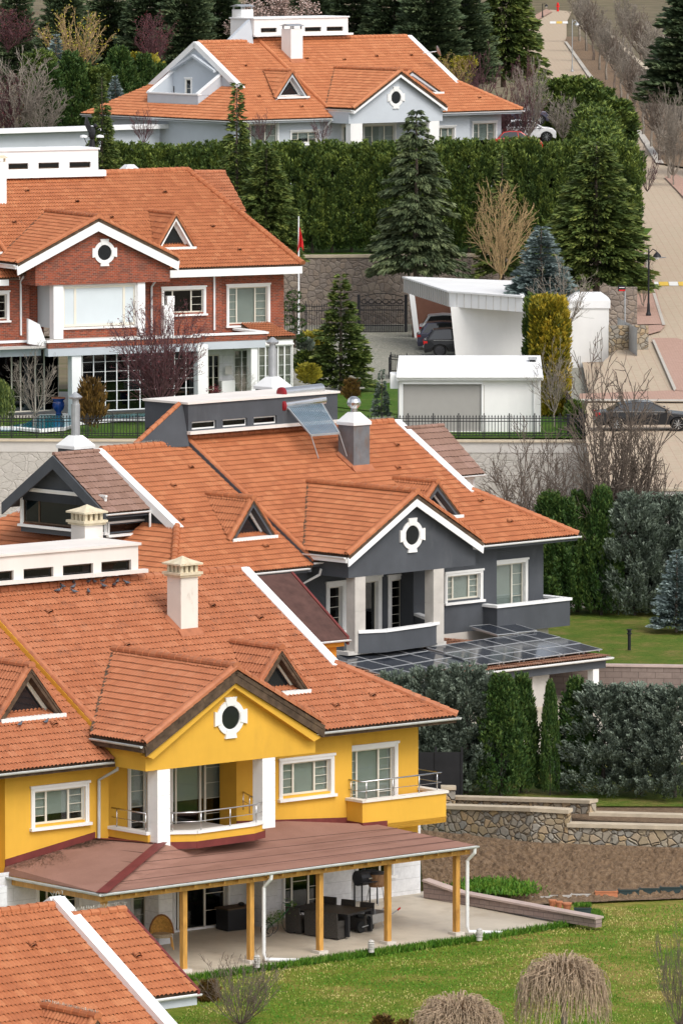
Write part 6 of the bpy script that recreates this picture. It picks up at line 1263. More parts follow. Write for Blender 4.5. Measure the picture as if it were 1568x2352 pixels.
rsheet('pavement', [(1222, 52), (1268, 26), (1254, 20), (1215, 42)], M['pink'], .15)
for i, (a, b) in enumerate(((1490, 1512), (1513, 1535), (1536, 1557), (1558, 1600))): rsheet('road_marking', [(a, 656), (b, 656), (b - 2, 647), (a - 2, 647)], M['yellowpaint'] if i % 2 else M['whitepaint'], .035)
for i, (a, b) in enumerate(((1262, 1276), (1277, 1290), (1291, 1303))): rsheet('road_marking', [(a, 54), (b, 54), (b, 49), (a, 49)], M['whitepaint'] if i % 2 == 0 else M['yellowpaint'], .02)
rw_ = [RG(x, y, 0) for x, y in ((1640, 330), (1560, 262), (1500, 205), (1440, 150), (1395, 100))]; wall_line('stone_wall', 'stone wall along the back of the roadside tree strip', rw_, [p[2] + 1.7 for p in rw_], .4, M['stone2'], .12, M['coping'])
mh = MB(); c = RG(1516, 591, .02); mh.lathe([(.38, 0), (.38, .01)], c, 16); o_ = mh.build('manhole_cover', M['galv']); setp(o_, 'round iron manhole cover in the paved road above the crossing', 'manhole cover')
# ================================================================== VEGETATION
def sprays(pos, dirs, ln, wd, ux, r, flat=.6):
    n = len(pos); dirs = dirs / (np.linalg.norm(dirs, axis=1, keepdims=True) + 1e-9)
    s = np.cross(dirs, r.normal(size=(n, 3))); s /= (np.linalg.norm(s, axis=1, keepdims=True) + 1e-9)
    ln = np.broadcast_to(ln, (n,))[:, None] * r.uniform(.7, 1.25, (n, 1)); wd = np.broadcast_to(wd, (n,))[:, None]
    V = np.stack([pos, pos + dirs * ln * .5 + s * wd, pos + dirs * ln, pos + dirs * ln * .5 - s * wd], 1).reshape(-1, 3); F = np.arange(n * 4).reshape(n, 4)
    uv = np.stack([ux, r.random(n)], 1); return V, F, np.repeat(uv, 4, 0)
def shape_cone(t): return (1 - t) ** .85
def shape_col(t): return np.where(t < .75, 1, np.sqrt(np.maximum(0, 1 - ((t - .75) / .25) ** 2)) * .9 + .1)
def conifer(r, H, R, z0=.06, nw=26, nb=9, shape=shape_cone, slope=.05, droop=.25, ln=.32, wd=.055, dens=26, fan=.35, upc=.1, curl=.0):
    Ps, Ds, U = [], [], []
    for i in range(nw):
        t = (i + r.random() * .6) / nw; z = H * (z0 + (1 - z0) * t); k = max(.04, float(shape(np.array(t))))
        for b in range(max(4, int(nb * (.5 + .6 * k)))):
            a = r.random() * 2 * pi; L_ = R * k * r.uniform(.68, 1.12); m = max(6, int(dens * L_)); s = np.sqrt(r.random(m)) * .95 + .05; cl = r.random()
            lat = r.normal(size=m) * fan * L_ * (1.05 - s) * .7 + r.normal(size=m) * .05; zz = z + slope * s * L_ - droop * s ** 2 * L_ + curl * s ** 3 * L_ + r.normal(size=m) * .035
            ca, sa = cos(a), sin(a); Ps.append(np.stack([ca * s * L_ - sa * lat, sa * s * L_ + ca * lat, zz], 1))
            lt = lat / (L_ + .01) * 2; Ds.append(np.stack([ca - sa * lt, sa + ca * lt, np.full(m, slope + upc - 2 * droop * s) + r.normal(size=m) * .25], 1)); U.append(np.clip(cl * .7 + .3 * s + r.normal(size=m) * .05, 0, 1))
    return sprays(np.concatenate(Ps), np.concatenate(Ds), ln, wd, np.concatenate(U), r)
def plume_mass(r, H, Rx, Ry, n=110, per=70, ln=.3, wd=.05, top=.8, pl=.9, z0=.05, tight=.22, shape=shape_col, inner=.55, outw=.25):
    """upright plumes packed over a column or hedge body"""
    Ps, Ds, U = [], [], []
    for i in range(n):
        t = r.random() ** .9; k = float(shape(np.array(t))); a = r.random() * 2 * pi; q = r.uniform(inner, 1.0)
        ex = 1 / max(abs(cos(a)), abs(sin(a))) ** .55; c = np.array([cos(a) * Rx * k * q * ex, sin(a) * Ry * k * q * ex, H * (z0 + (top if False else 1 - z0) * t) - pl * .35]); cl = r.random()
        m = per; s = r.random(m); rad = tight * (1 - s * .85) * r.random(m) ** .5; an = r.random(m) * 2 * pi; lean = np.array([cos(a), sin(a), 0]) * outw
        p = c + np.stack([np.cos(an) * rad, np.sin(an) * rad, s * pl], 1) + lean * (s * pl)[:, None]
        d = np.stack([np.cos(an) * .7, np.sin(an) * .7, np.full(m, .9)], 1) + lean + r.normal(size=(m, 3)) * .15
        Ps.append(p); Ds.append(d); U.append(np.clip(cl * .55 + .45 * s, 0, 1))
    return sprays(np.concatenate(Ps), np.concatenate(Ds), ln, wd, np.concatenate(U), r)
def twigs(r, H, spread=.5, depth=5, kids=4, r0=.09, up=.35, trunk=.3, wig=.16, minr=.006, budget=9000, ratio=.66, start=None, sides=3, droop=0., stems=1):
    """bare branching; returns V, F (quads) of tapered prisms plus the tip points"""
    segs = []; tips = []
    def grow(p, d, L_, rad, lev):
        if len(segs) > budget: return
        n = 3 if lev else 4; q = p.copy(); rr = rad
        for i in range(n):
            d = d + r.normal(size=3) * wig; d[2] += up * .12 - droop * lev * .05; d /= np.linalg.norm(d); q2 = q + d * L_ / n; r2 = rad + (rad * .62 - rad) * (i + 1) / n; segs.append((q, q2, rr, r2)); q = q2; rr = r2
            if lev < depth and i > 0 and (lev or i / n > trunk * 0):
                for k in range(kids if i == n - 1 else max(1, kids // 2)):
                    a = r.normal(size=3); a -= d * a.dot(d); a /= np.linalg.norm(a); nd = d * (1 - spread * .55) + a * spread; nd[2] += up * .35; nd /= np.linalg.norm(nd); grow(q.copy(), nd, L_ * ratio * r.uniform(.75, 1.15), max(minr, rr * .62), lev + 1)
        if lev >= depth - 1: tips.append(q)
    for s_ in range(stems):
        st = np.array([0., 0, 0]) if stems == 1 else np.array([r.normal() * .12, r.normal() * .12, 0]); d0 = np.array([0., 0, 1]) if stems == 1 else np.array([r.normal() * .35, r.normal() * .35, 1.]); d0 /= np.linalg.norm(d0)
        grow(st, d0, H * (trunk if stems == 1 else .35), r0, 0)
    S = segs; A = np.array([s[0] for s in S]); B = np.array([s[1] for s in S]); ra = np.maximum(minr, np.array([s[2] for s in S])); rb = np.maximum(minr * .7, np.array([s[3] for s in S]))
    D = B - A; D /= (np.linalg.norm(D, axis=1, keepdims=True) + 1e-9); X = np.cross(D, np.array([.3, .9, .2])); X /= (np.linalg.norm(X, axis=1, keepdims=True) + 1e-9); Y_ = np.cross(D, X); n = len(S); V = []
    for C_, rr in ((A, ra), (B, rb)):
        for k in range(sides): t = 2 * pi * k / sides; V.append(C_ + (X * cos(t) + Y_ * sin(t)) * rr[:, None])
    V = np.stack(V, 1).reshape(-1, 3); base = np.arange(n)[:, None] * 2 * sides; F = np.concatenate([base + np.array([[k, (k + 1) % sides, sides + (k + 1) % sides, sides + k]]) for k in range(sides)])
    V *= 1.0; top = V[:, 2].max(); V[:, :] *= H / top; tips = np.array(tips) * H / top
    return V, F, tips
def mesh_of(name, V, F, mat, uv=None): 
    o = np_mesh(name, V, F, mat, uv=uv); me = o.data; bpy.data.objects.remove(o); return me
def trunk_mesh(name, H, r, mat, n=7):
    mb = MB(); mb.tube([(0, 0, -.3), (0.02, 0, H * .3), (-.02, .02, H * .65), (0, 0, H)], [r, r * .8, r * .5, r * .15], n); o = mb.build(name, mat); me = o.data; bpy.data.objects.remove(o); return me
def vase(r, H, W, fork=.16, nst=16, ntw=11, r0=.09, ang=.95, sub=3, twl=.20, minr=.007, sides=3, wig=.02, dome=1., stems=1, updraft=.35):
    """bare tree: stems fan out from a low fork to the rim of a dome, with side twigs; returns V, F, tips"""
    S = []; tips = []; zf = H * fork
    base = [np.array([0., 0, 0])]
    if fork > 0: pts = [np.array([r.normal() * .01 * H, r.normal() * .01 * H, zf * k / 3]) for k in range(4)]; pts[0][:2] = 0; [S.append((pts[k], pts[k + 1], r0 * (1 - .1 * k), r0 * (1 - .1 * (k + 1)))) for k in range(3)]; f0 = pts[-1]
    else: f0 = np.zeros(3)
    def poly(pts, ra, rb):
        n = len(pts) - 1
        for k in range(n): S.append((pts[k], pts[k + 1], ra + (rb - ra) * k / n, ra + (rb - ra) * (k + 1) / n))
    for i in range(nst):
        a = 2 * pi * (i + r.random()) / nst * 2.4; ph = ang * (r.random() ** .7); e = np.array([cos(a) * sin(ph) / sin(ang) * W / 2, sin(a) * sin(ph) / sin(ang) * W / 2, (H - zf) * (1 - dome * .42 * (ph / ang) ** 2) * r.uniform(.86, 1.02)])
        st = f0 + np.array([0, 0, -zf * .25 * r.random()]); pts = []; w_ = r.normal(size=3) * wig * H
        for k in range(8): s = k / 7; pts.append(st + np.array([e[0] * s ** .8, e[1] * s ** .8, e[2] * s ** 1.15]) + w_ * sin(s * 5) * s * .6 + r.normal(size=3) * wig * .3 * H * (s > 0))
        rs = r0 * r.uniform(.4, .62); poly(pts, rs, minr); tips.append(pts[-1])
        for j in range(ntw):
            s = .18 + .8 * (j + r.random()) / ntw; x = s * 7; k = min(6, int(x)); p = pts[k] + (pts[k + 1] - pts[k]) * (x - k); tg = pts[k + 1] - pts[k]; tg = tg / np.linalg.norm(tg); q = r.normal(size=3); q -= tg * q.dot(tg); q /= np.linalg.norm(q)
            d = tg * .8 + q * .65 + np.array([0, 0, updraft * .5]); d /= np.linalg.norm(d); L_ = H * twl * (1.15 - .6 * s) * r.uniform(.7, 1.3); tp = [p + d * L_ * u + np.array([0, 0, updraft * .25 * L_ * u * u]) + r.normal(size=3) * .02 * H * u * wig * 10 for u in (0, .35, .7, 1)]; rt = max(minr * 1.3, rs * (1 - s) * .6); poly(tp, rt, minr); tips.append(tp[-1])
            for m in range(sub):
                u = r.uniform(.25, .95); p2 = p + d * L_ * u; q2 = r.normal(size=3); d2 = d + q2 * .45; d2 /= np.linalg.norm(d2); l2 = L_ * .5 * r.uniform(.6, 1.2); e2 = p2 + d2 * l2; poly([p2, (p2 + e2) / 2 + r.normal(size=3) * .008 * H, e2], minr * 1.1, minr * .8); tips.append(e2)
    A = np.array([s[0] for s in S]); B = np.array([s[1] for s in S]); ra = np.array([s[2] for s in S]); rb = np.array([s[3] for s in S]); D = B - A; D /= (np.linalg.norm(D, axis=1, keepdims=True) + 1e-9); X = np.cross(D, np.array([.3, .9, .2])); X /= (np.linalg.norm(X, axis=1, keepdims=True) + 1e-9); Y_ = np.cross(D, X); V = []
    for C_, rr in ((A, ra), (B, rb)):
        for k in range(sides): t = 2 * pi * k / sides; V.append(C_ + (X * cos(t) + Y_ * sin(t)) * rr[:, None])
    V = np.stack(V, 1).reshape(-1, 3); b0 = np.arange(len(S))[:, None] * 2 * sides; F = np.concatenate([b0 + np.array([[k, (k + 1) % sides, sides + (k + 1) % sides, sides + k]]) for k in range(sides)]); return V, F, np.array(tips)
KIND = {}
def kind(key, H, R, parts): KIND[key] = dict(H=H, R=R, parts=parts)
def rg(s): return np.random.default_rng(s)
def mk(key, H, R, leafmat, gen, tr=None, trm='bark', tseed=None):
    V, F, uv = gen; kind(key, H, R, [('crown', mesh_of('crown', V, F, M[leafmat], uv)), ('trunk', trunk_mesh('trunk', H * .96, tr or R * .07, M[trm]))])
for i in range(3): mk('hedge%d' % i, 7., 1.15, 'lf_hedge', plume_mass(rg(20 + i), 7, 1.0, 1.0, n=330, per=60, ln=.26, wd=.05, pl=.95, tight=.22, z0=.08, inner=.45), tr=.12, trm='barkd')
for i in range(2): mk('thuja%d' % i, 5., 1.2, 'lf_thuja', plume_mass(rg(30 + i), 5, 1.05, 1.05, n=300, per=56, ln=.20, wd=.042, pl=.75, tight=.2, z0=.06, shape=lambda t: (1 - np.asarray(t) ** 2.2) ** .7 * .95 + .05), tr=.1, trm='barkd')
for i in range(2): mk('juniper%d' % i, 4.6, 1.5, 'lf_bluegr', plume_mass(rg(40 + i), 4.6, 1.42, 1.42, n=380, per=60, ln=.15, wd=.035, pl=.5, tight=.25, z0=.05, inner=.5, outw=.9, shape=lambda t: (1 - np.asarray(t) ** 2.0) ** .6 * .93 + .07), tr=.1, trm='barkd')
mk('bluespruce', 5., 1.4, 'lf_blue', conifer(rg(50), 5, 1.4, nw=24, nb=12, slope=.12, droop=.12, ln=.26, wd=.06, dens=46, fan=.4, upc=.25), tr=.09)
mk('smallspruce', 3., .75, 'lf_bluegr', conifer(rg(51), 3, .75, nw=16, nb=8, slope=.05, droop=.12, ln=.22, wd=.05, dens=44, fan=.35), tr=.06)
mk('cedar', 9., 2.5, 'lf_cedar', conifer(rg(52), 9, 2.5, nw=30, nb=11, shape=lambda t: (1 - np.asarray(t)) ** .62, slope=.05, droop=.42, ln=.3, wd=.05, dens=72, fan=.42, upc=-.05, curl=.2), tr=.16)
mk('cedar2', 9., 2.6, 'lf_spruce', conifer(rg(53), 9, 2.6, nw=40, nb=14, shape=lambda t: (1 - np.asarray(t)) ** .6, slope=.06, droop=.2, ln=.36, wd=.065, dens=44, fan=.35, upc=.05), tr=.16)
mk('thinspruce', 9., 1.5, 'lf_spruce', conifer(rg(54), 9, 1.5, nw=50, nb=9, shape=lambda t: (1 - np.asarray(t)) ** 1.05, slope=-.02, droop=.2, ln=.28, wd=.05, dens=48, fan=.35), tr=.11)
mk('fir', 6.5, 1.6, 'lf_spruce', conifer(rg(55), 6.5, 1.6, nw=26, nb=12, slope=.1, droop=.14, ln=.26, wd=.055, dens=60, fan=.5, upc=.15), tr=.1)
mk('golden', 5.2, .8, 'lf_gold', plume_mass(rg(56), 5.2, .70, .62, n=420, per=46, ln=.22, wd=.045, pl=.55, tight=.2, z0=.04, shape=lambda t: np.ones_like(np.asarray(t, float))), tr=.08)
for i in range(2): mk('pine%d' % i, 14., 3.4, 'lf_dark', conifer(rg(60 + i), 14, 3.4, z0=.05, nw=38, nb=16, shape=lambda t: (1 - np.asarray(t)) ** .5, slope=.3, droop=.12, ln=.5, wd=.11, dens=36, fan=.5, upc=.3), tr=.22)
mk('bush', 1.6, 1.2, 'lf_yel', conifer(rg(62), 1.6, 1.2, z0=.02, nw=10, nb=14, shape=lambda t: (1 - np.asarray(t) ** 2) ** .5, slope=.5, droop=0, ln=.2, wd=.05, dens=40, fan=.6, upc=.6), tr=.04)
mk('greenbush', 1.8, 1.3, 'lf_hedge', conifer(rg(63), 1.8, 1.3, z0=.02, nw=10, nb=14, shape=lambda t: (1 - np.asarray(t) ** 2) ** .5, slope=.5, droop=0, ln=.22, wd=.055, dens=40, fan=.6, upc=.6), tr=.04)
mk('brownbush', 1.4, .8, 'lf_brown', conifer(rg(64), 1.4, .8, z0=.02, nw=10, nb=10, shape=lambda t: (1 - np.asarray(t) ** 2) ** .5, slope=.6, droop=0, ln=.18, wd=.04, dens=46, fan=.6, upc=.6), tr=.03)
mk('blueshrub', 1.2, 1.3, 'lf_bluegr', conifer(rg(65), 1.2, 1.3, z0=.02, nw=8, nb=14, shape=lambda t: (1 - np.asarray(t) ** 2) ** .5, slope=.4, droop=0, ln=.2, wd=.05, dens=40, fan=.6, upc=.5), tr=.03)
def bare(key, H, seed, mat, W=None, tips=None, tipmat=None, tl=.2, tw=.03, tn=1, **kw):
    r = rg(seed); V, F, T_ = vase(r, H, W or H * .7, **kw); parts = [('branches', mesh_of('branches', V, F, M[mat]))]
    if tips:
        T2 = np.repeat(T_, tips, 0) + r.normal(size=(len(T_) * tips, 3)) * tn * .1; v, f, uv = sprays(T2, r.normal(size=T2.shape) + [0, 0, .4], tl, tw, r.random(len(T2)), r); parts.append(('crown', mesh_of('crown', v, f, M[tipmat], uv)))
    kind(key, H, (W or H * .7) / 2, parts)
bare('plum', 5.6, 70, 'barkp', W=5.2, tips=1, tipmat='lf_plum', tl=.10, tw=.02, fork=.14, nst=26, ntw=14, sub=4, r0=.12, ang=1.15, twl=.2, minr=.009)
bare('bare0', 5., 71, 'barkg', W=3.2, fork=.2, nst=12, ntw=9, sub=3, r0=.06, ang=.8, minr=.008)
bare('bare1', 6.2, 72, 'bark', W=5., fork=.08, nst=18, ntw=12, sub=4, r0=.12, ang=1.05, minr=.014, wig=.035, twl=.22)
bare('bare2', 9., 76, 'bark', W=5.2, fork=.05, nst=20, ntw=15, sub=4, r0=.15, ang=.9, minr=.014, wig=.035, twl=.2)
bare('golden_bare', 7., 73, 'barky', W=3.8, fork=.1, nst=16, ntw=11, sub=3, r0=.09, ang=.8, minr=.013, updraft=.6)
for i in range(3): bare('street%d' % i, 9., 74 + i * 7, ('barkg', 'bark', 'barkg')[i], W=3.4, fork=.34, nst=11, ntw=11, sub=3, r0=.2, ang=.55, minr=.022, updraft=.7, twl=.16)
bare('wild', 6., 91, 'barkg', W=4.6, fork=.1, nst=16, ntw=12, sub=4, r0=.1, ang=1.0, minr=.015, wig=.03)
bare('wildred', 6., 92, 'barkp', W=3.6, tips=1, tipmat='lf_plum', tl=.16, tw=.03, fork=.06, nst=16, ntw=11, sub=3, r0=.07, ang=.7, minr=.014, updraft=.8)
bare('blossom', 6., 93, 'bark', W=6, tips=3, tipmat='lf_blossom', tl=.13, tw=.05, tn=.8, fork=.06, nst=24, ntw=16, sub=3, r0=.07, ang=1., minr=.012, updraft=.8, dome=.6)
bare('scrub', 3., 94, 'barkp', W=2.6, fork=.0, nst=13, ntw=7, sub=2, r0=.04, ang=.6, minr=.011, updraft=.8)
bare('yscrub', 4., 95, 'barky', W=3.6, tips=1, tipmat='lf_yel', tl=.14, tw=.035, fork=.0, nst=16, ntw=10, sub=3, r0=.05, ang=.7, minr=.012, updraft=.8)
PL = []
ORD = ['leftmost', 'second', 'third', 'fourth', 'fifth', 'sixth', 'seventh', 'eighth', 'ninth', 'tenth', 'eleventh', 'twelfth', 'thirteenth', 'fourteenth', 'fifteenth', 'sixteenth', 'seventeenth', 'eighteenth', 'nineteenth', 'twentieth', 'twenty-first', 'twenty-second', 'twenty-third', 'twenty-fourth', 'twenty-fifth', 'twenty-sixth', 'twenty-seventh']
def nth(i, what): return (ORD[i] + ' ' + what) if i == 0 else ORD[i] + ' ' + what
def plant(key, name, label, px, ybase, ytop, width, Y=None, z=None, cat='tree', group=None, rot=None, loc=None, sq=1.):
    """plant whose foot stands at the given point and which is as tall and wide as surveyed"""
    k = KIND[key]; p = loc or (P(px, ybase, Y) if Y else G(px, ybase, z)); H = (ybase - ytop) * p[1] / FPX / cos(PT) if ytop is not None else sq; s = H / k['H']; w = (width * p[1] / FPX / 2) / k['R'] if width else s
    e = thing(name, label, cat, p, (rot if rot is not None else random.random() * 6.28), group); e.scale = (w, w, s)
    for n, me in k['parts']:
        o = bpy.data.objects.new(n, me); COL.objects.link(o); o.parent = e
    PL.append(e); return e
# -- row of clipped cypresses
n = 27
for i in range(n):
    x = 268 + (1436 - 268) * i / (n - 1); Yh = 421 + 2.5 * i / n + random.uniform(-.3, .3); ba = P(x, 592, Yh); ba.z = HZ - .1
    top = 346 - 8 * (i / n) + random.uniform(-6, 4); tz = P(x, top, Yh)[2]; k = KIND['hedge%d' % (i % 3)]
    e = thing('cypress_tree', nth(i, 'cypress from the left in the tall hedge above the stone wall'), 'tree', ba, random.random() * 6, 'cypresses of the clipped hedge row'); s = (tz - ba.z) / k['H']; e.scale = (.92, .92, s * random.uniform(.97, 1.02))
    for nme, me in k['parts']: o = bpy.data.objects.new(nme, me); COL.objects.link(o); o.parent = e
# hedge turning uphill at its right end, and the big clump beyond
for i in range(9):
    t = i / 8; Yh = 424 + 34 * t; x = 1392 - 30 * t; top = 336 - 85 * t + random.uniform(-5, 5); ba = P(x, 500, Yh); ba.z = HZ + .3 + t; tz = P(x, top, Yh)[2]; k = KIND['hedge%d' % (i % 3)]
    e = thing('cypress_tree', ('nearest' if i == 0 else ORD[i]) + ' cypress of the hedge running uphill beside the road', 'tree', ba, i, 'cypresses of the hedge beside the road'); e.scale = (1.25, 1.25, (tz - ba.z) / k['H'])
    for nme, me in k['parts']: o = bpy.data.objects.new(nme, me); COL.objects.link(o); o.parent = e
for i in range(7):
    x = 1262 + 23 * i; Yh = 472; ba = P(x, 330, Yh); ba.z = 14.4; tz = P(x, 200 + abs(i - 2) * 4 + random.uniform(-4, 4) + (26 if i > 4 else 0), Yh)[2]; k = KIND['hedge%d' % (i % 3)]
    e = thing('cypress_tree', nth(i, 'cypress from the left in the bright block beyond the hedge corner'), 'tree', ba, i, 'cypresses of the bright block by the road'); e.scale = (1.6, 1.6, (tz - ba.z) / k['H'])
    for nme, me in k['parts']: o = bpy.data.objects.new(nme, me); COL.objects.link(o); o.parent = e
# -- trees before and in the hedge
plant('thinspruce', 'spruce_tree', 'slender yellowish spruce in front of the hedge, its tip before the pale blue house', 545, 596, 190, 150, Y=414)
plant('cedar2', 'spruce_tree', 'broad olive spruce left of the flagpole, beside the brick house roof', 612, 604, 335, 175, Y=412)
plant('cedar', 'cedar_tree', 'dark drooping cedar left of the middle of the hedge', 955, 640, 248, 228, Y=413)
plant('thinspruce', 'spruce_tree', 'thin spruce between the drooping cedar and the golden bare tree', 1152, 640, 345, 130, Y=416)
plant('cedar2', 'cedar_tree', 'largest spreading cedar at the right end of the hedge', 1368, 668, 322, 268, Y=409)
plant('thinspruce', 'spruce_tree', 'slender spruce left of the pale blue house, in front of its wing', 235, 420, 168, 95, Y=418)
plant('golden_bare', 'bare_tree', 'golden leafless tree behind the white carport', 1147, 655, 400, 150, Y=405)
plant('bluespruce', 'blue_spruce', 'silvery blue spruce behind the right end of the carport', 1242, 700, 520, 165, Y=392)
plant('bare0', 'bare_tree', 'reddish leafless tree in front of the silvery blue spruce', 1290, 800, 590, 150, Y=384)
# cloud pruned tree
def topiary():
    t = thing('topiary_tree', 'cloud pruned dark conifer beside the brick house corner', 'tree', P(675, 790, 372)); tr = MB(); s = 372 / FPX
    tr.tube([(0, 0, -.2), (.1, 0, 1.2), (-.1, 0, 2.2), (.05, 0, 3.0)], [.09, .07, .05, .03], 6); tr.build('trunk', M['bark'], t); r = rg(5)
    for (dx, dy, w) in ((0, 678, 26), (-12, 703, 24), (12, 706, 20), (-14, 735, 26), (12, 742, 24), (0, 768, 30), (-14, 775, 20), (16, 776, 18)):
        c = np.array([dx * s, r.normal() * .1, (790 - dy) * s]); m = 260; d = r.normal(size=(m, 3)); d /= np.linalg.norm(d, axis=1, keepdims=True); p = c + d * np.array([w * s * .55, w * s * .55, w * s * .36])
        v, f, uv = sprays(p, d + r.normal(size=(m, 3)) * .3, .12, .035, r.random(m), r); np_mesh('crown', v, f, M['lf_thuja'], uv=uv, parent=t)
topiary()
plant('fir', 'fir_tree', 'young green fir standing alone in front of the courtyard gate', 782, 905, 628, 165, Y=371)
plant('smallspruce', 'spruce_tree', 'small bluish spruce on the lawn left of the white garden pavilion', 876, 962, 846, 46, Y=351)
plant('brownbush', 'shrub', 'small brown tinged conifer below the young fir', 808, 926, 874, 46, Y=358, cat='shrub')
plant('bush', 'forsythia_shrub', 'yellow forsythia behind the young fir, by the cobbled courtyard', 722, 815, 765, 70, Y=385, cat='shrub')
plant('greenbush', 'shrub', 'yellow green shrub at the corner of the brick house winter garden', 705, 870, 812, 70, Y=372, cat='shrub'); plant('bush', 'shrub', 'low golden shrub right of the winter garden, below the green one', 708, 885, 840, 60, Y=368, cat='shrub'); plant('blueshrub', 'shrub', 'low grey shrub between the topiary and the forsythia', 700, 810, 780, 50, Y=378, cat='shrub')
mk('clipped', 5.2, .8, 'lf_hedge', plume_mass(rg(57), 5.2, .6, .6, n=300, per=46, ln=.22, wd=.045, pl=.55, tight=.2, z0=.02, shape=lambda t: np.ones_like(np.asarray(t, float))), tr=.08)
plant('golden', 'golden_thuja', 'golden yellow clipped thuja column between the two white outbuildings', 1262, 972, 700, 82, Y=356); plant('clipped', 'thuja_tree', 'green clipped thuja hugging the back and left side of the golden column', 1240, 960, 694, 78, Y=358.5); plant('greenbush', 'shrub', 'dark shrub at the foot of the golden thuja inside the fence', 1318, 985, 925, 50, Y=347, cat='shrub')
plant('bare0', 'bare_tree', 'leafless tree in front of the golden thuja column', 1272, 980, 780, 110, Y=345)
plant('plum', 'plum_tree', 'dark red budding plum tree beside the pool in front of the brick house', 366, 968, 682, 250, Y=350)
plant('bare0', 'bare_tree', 'small grey leafless tree by the pool, left of the blue urn', 78, 985, 790, 120, Y=349)
plant('brownbush', 'shrub', 'thin brown shrub by the poolside fence right of the blue urn', 212, 995, 880, 70, Y=346, cat='shrub'); plant('bare0', 'bare_shrub', 'twiggy shrub beside the white pillar of the brick terrace', 556, 930, 832, 60, Y=352, cat='shrub')
# trees in front of the retaining wall and by the road
plant('bare2', 'bare_tree', 'many stemmed leafless tree in front of the pressed concrete wall', 1218, 1390, 972, 225, loc=Vector((P(1218, 1390, 320)[0], 320, 2.3)))
plant('bare2', 'bare_tree', 'big leafless tree in front of the black car, right of the wall corner', 1400, 1405, 792, 255, loc=Vector((P(1398, 1400, 305)[0], 305.4, LZ))); plant('bare1', 'bare_tree', 'leafless tree right of the wall corner, below the black car', 1450, 1405, 985, 240, loc=Vector((P(1452, 1400, 305)[0], 305.4, LZ)))
# conifer rows beside the grey house
LB_ = LZ - .02
row = [('thuja0', 1262, 1152, 100, 'dark green thuja nearest the grey balcony'), ('thuja1', 1325, 1150, 95, 'dark green thuja second from the grey balcony'), ('thuja0', 1380, 1140, 80, 'dark green thuja beside the first bluish juniper'), ('juniper0', 1455, 1146, 130, 'bluish juniper behind the second lawn, left one'), ('juniper1', 1535, 1148, 130, 'bluish juniper at the right edge of the second lawn'), ('thuja1', 1300, 1165, 90, 'dark thuja standing a little forward of the row on the second lawn'), ('juniper0', 1600, 1150, 120, 'bluish juniper cut by the right edge above the second lawn')]
for k, x, yt, wd, lb in row: plant(k, 'conifer_tree', lb, x, 1410 + random.uniform(-4, 4), yt, wd * 1.2, z=LB_, group='conifers behind the second lawn')
plant('bluespruce', 'blue_spruce', 'young pale blue spruce on the lawn at the right edge', 1552, 1452, 1262, 125, z=LB_)
row = [('juniper0', 905, 1562, 130, 'bluish juniper nearest the eave of the yellow house'), ('juniper1', 985, 1548, 130, 'bluish juniper under the left solar panels'), ('juniper0', 1070, 1545, 150, 'bluish juniper below the middle of the solar veranda'), ('thuja0', 1150, 1572, 100, 'green thuja right of the bluish junipers'), ('thuja1', 1196, 1572, 80, 'green thuja beside the tall pillar of the solar veranda'), ('thuja0', 1262, 1588, 40, 'narrow dark thuja in the gap of the lower conifer row'), ('thuja1', 1322, 1580, 90, 'green thuja before the large blue clump'), ('juniper1', 1385, 1585, 160, 'large blue juniper, first of the right clump'), ('juniper0', 1470, 1590, 160, 'large blue juniper, middle of the right clump'), ('juniper1', 1548, 1590, 150, 'large blue juniper at the right edge of the lower row'), ('juniper0', 1020, 1640, 140, 'bluish juniper leaning over the black garden fence')]
for k, x, yt, wd, lb in row: Yt = 255 + random.uniform(-.8, .8); yb_ = 35.6 * FPX / Yt - 330; plant(k, 'conifer_tree', lb, x, yb_, yt + 4, wd * 1.15, loc=Vector((P(x, yb_, Yt)[0], Yt, 2.2)), group='conifers above the stone garden walls')
# far trees
def far_row():
    for i, (x, yt, wd, Yd) in enumerate(((150, -60, 150, 520), (250, -80, 160, 530), (345, -70, 170, 525), (430, -90, 170, 520), (505, -60, 160, 528), (620, -90, 180, 530), (720, -80, 170, 525), (810, -70, 180, 515), (905, -80, 190, 512), (990, -100, 190, 505), (1060, -90, 170, 510), (40, -70, 120, 560))):
        plant('pine%d' % (i % 2), 'pine_tree', 'dark pine at the left end of the belt, by the top left corner' if i == 11 else nth(i, 'dark pine from the left in the belt behind the pale blue house'), x, 215, yt, wd, Y=Yd, group='pines behind the pale blue house')
far_row()
plant('cedar2', 'cedar_tree', 'dense dark cedar beside the upper road, right of the pine belt', 1155, 190, -120, 200, Y=545)
plant('pine0', 'pine_tree', 'dark pine at the top right edge behind the roadside trees', 1598, 262, -60, 250, Y=560); plant('pine1', 'pine_tree', 'second dark pine cut by the top right edge', 1700, 330, -90, 200, Y=530)
for i, (x, yt, wd) in enumerate(((115, 150, 95), (165, 125, 100), (215, 150, 90), (275, 115, 100), (330, 130, 90), (90, 120, 80), (370, 150, 70))):
    plant(('thuja0', 'thuja1', 'hedge1')[i % 3], 'thuja_tree', '%s thuja left of the pale blue house, %s' % (('tall', 'green', 'dense', 'tallest', 'bushy', 'leftmost', 'rightmost')[i], ('left of the middle', 'behind its neighbours', 'in the middle of the cluster', 'near the roof corner', 'beside the roof edge', 'at the cluster edge', 'nearest the white gable')[i]), x, 330, yt + 12, wd, Y=458 + i, group='thujas left of the pale blue house')
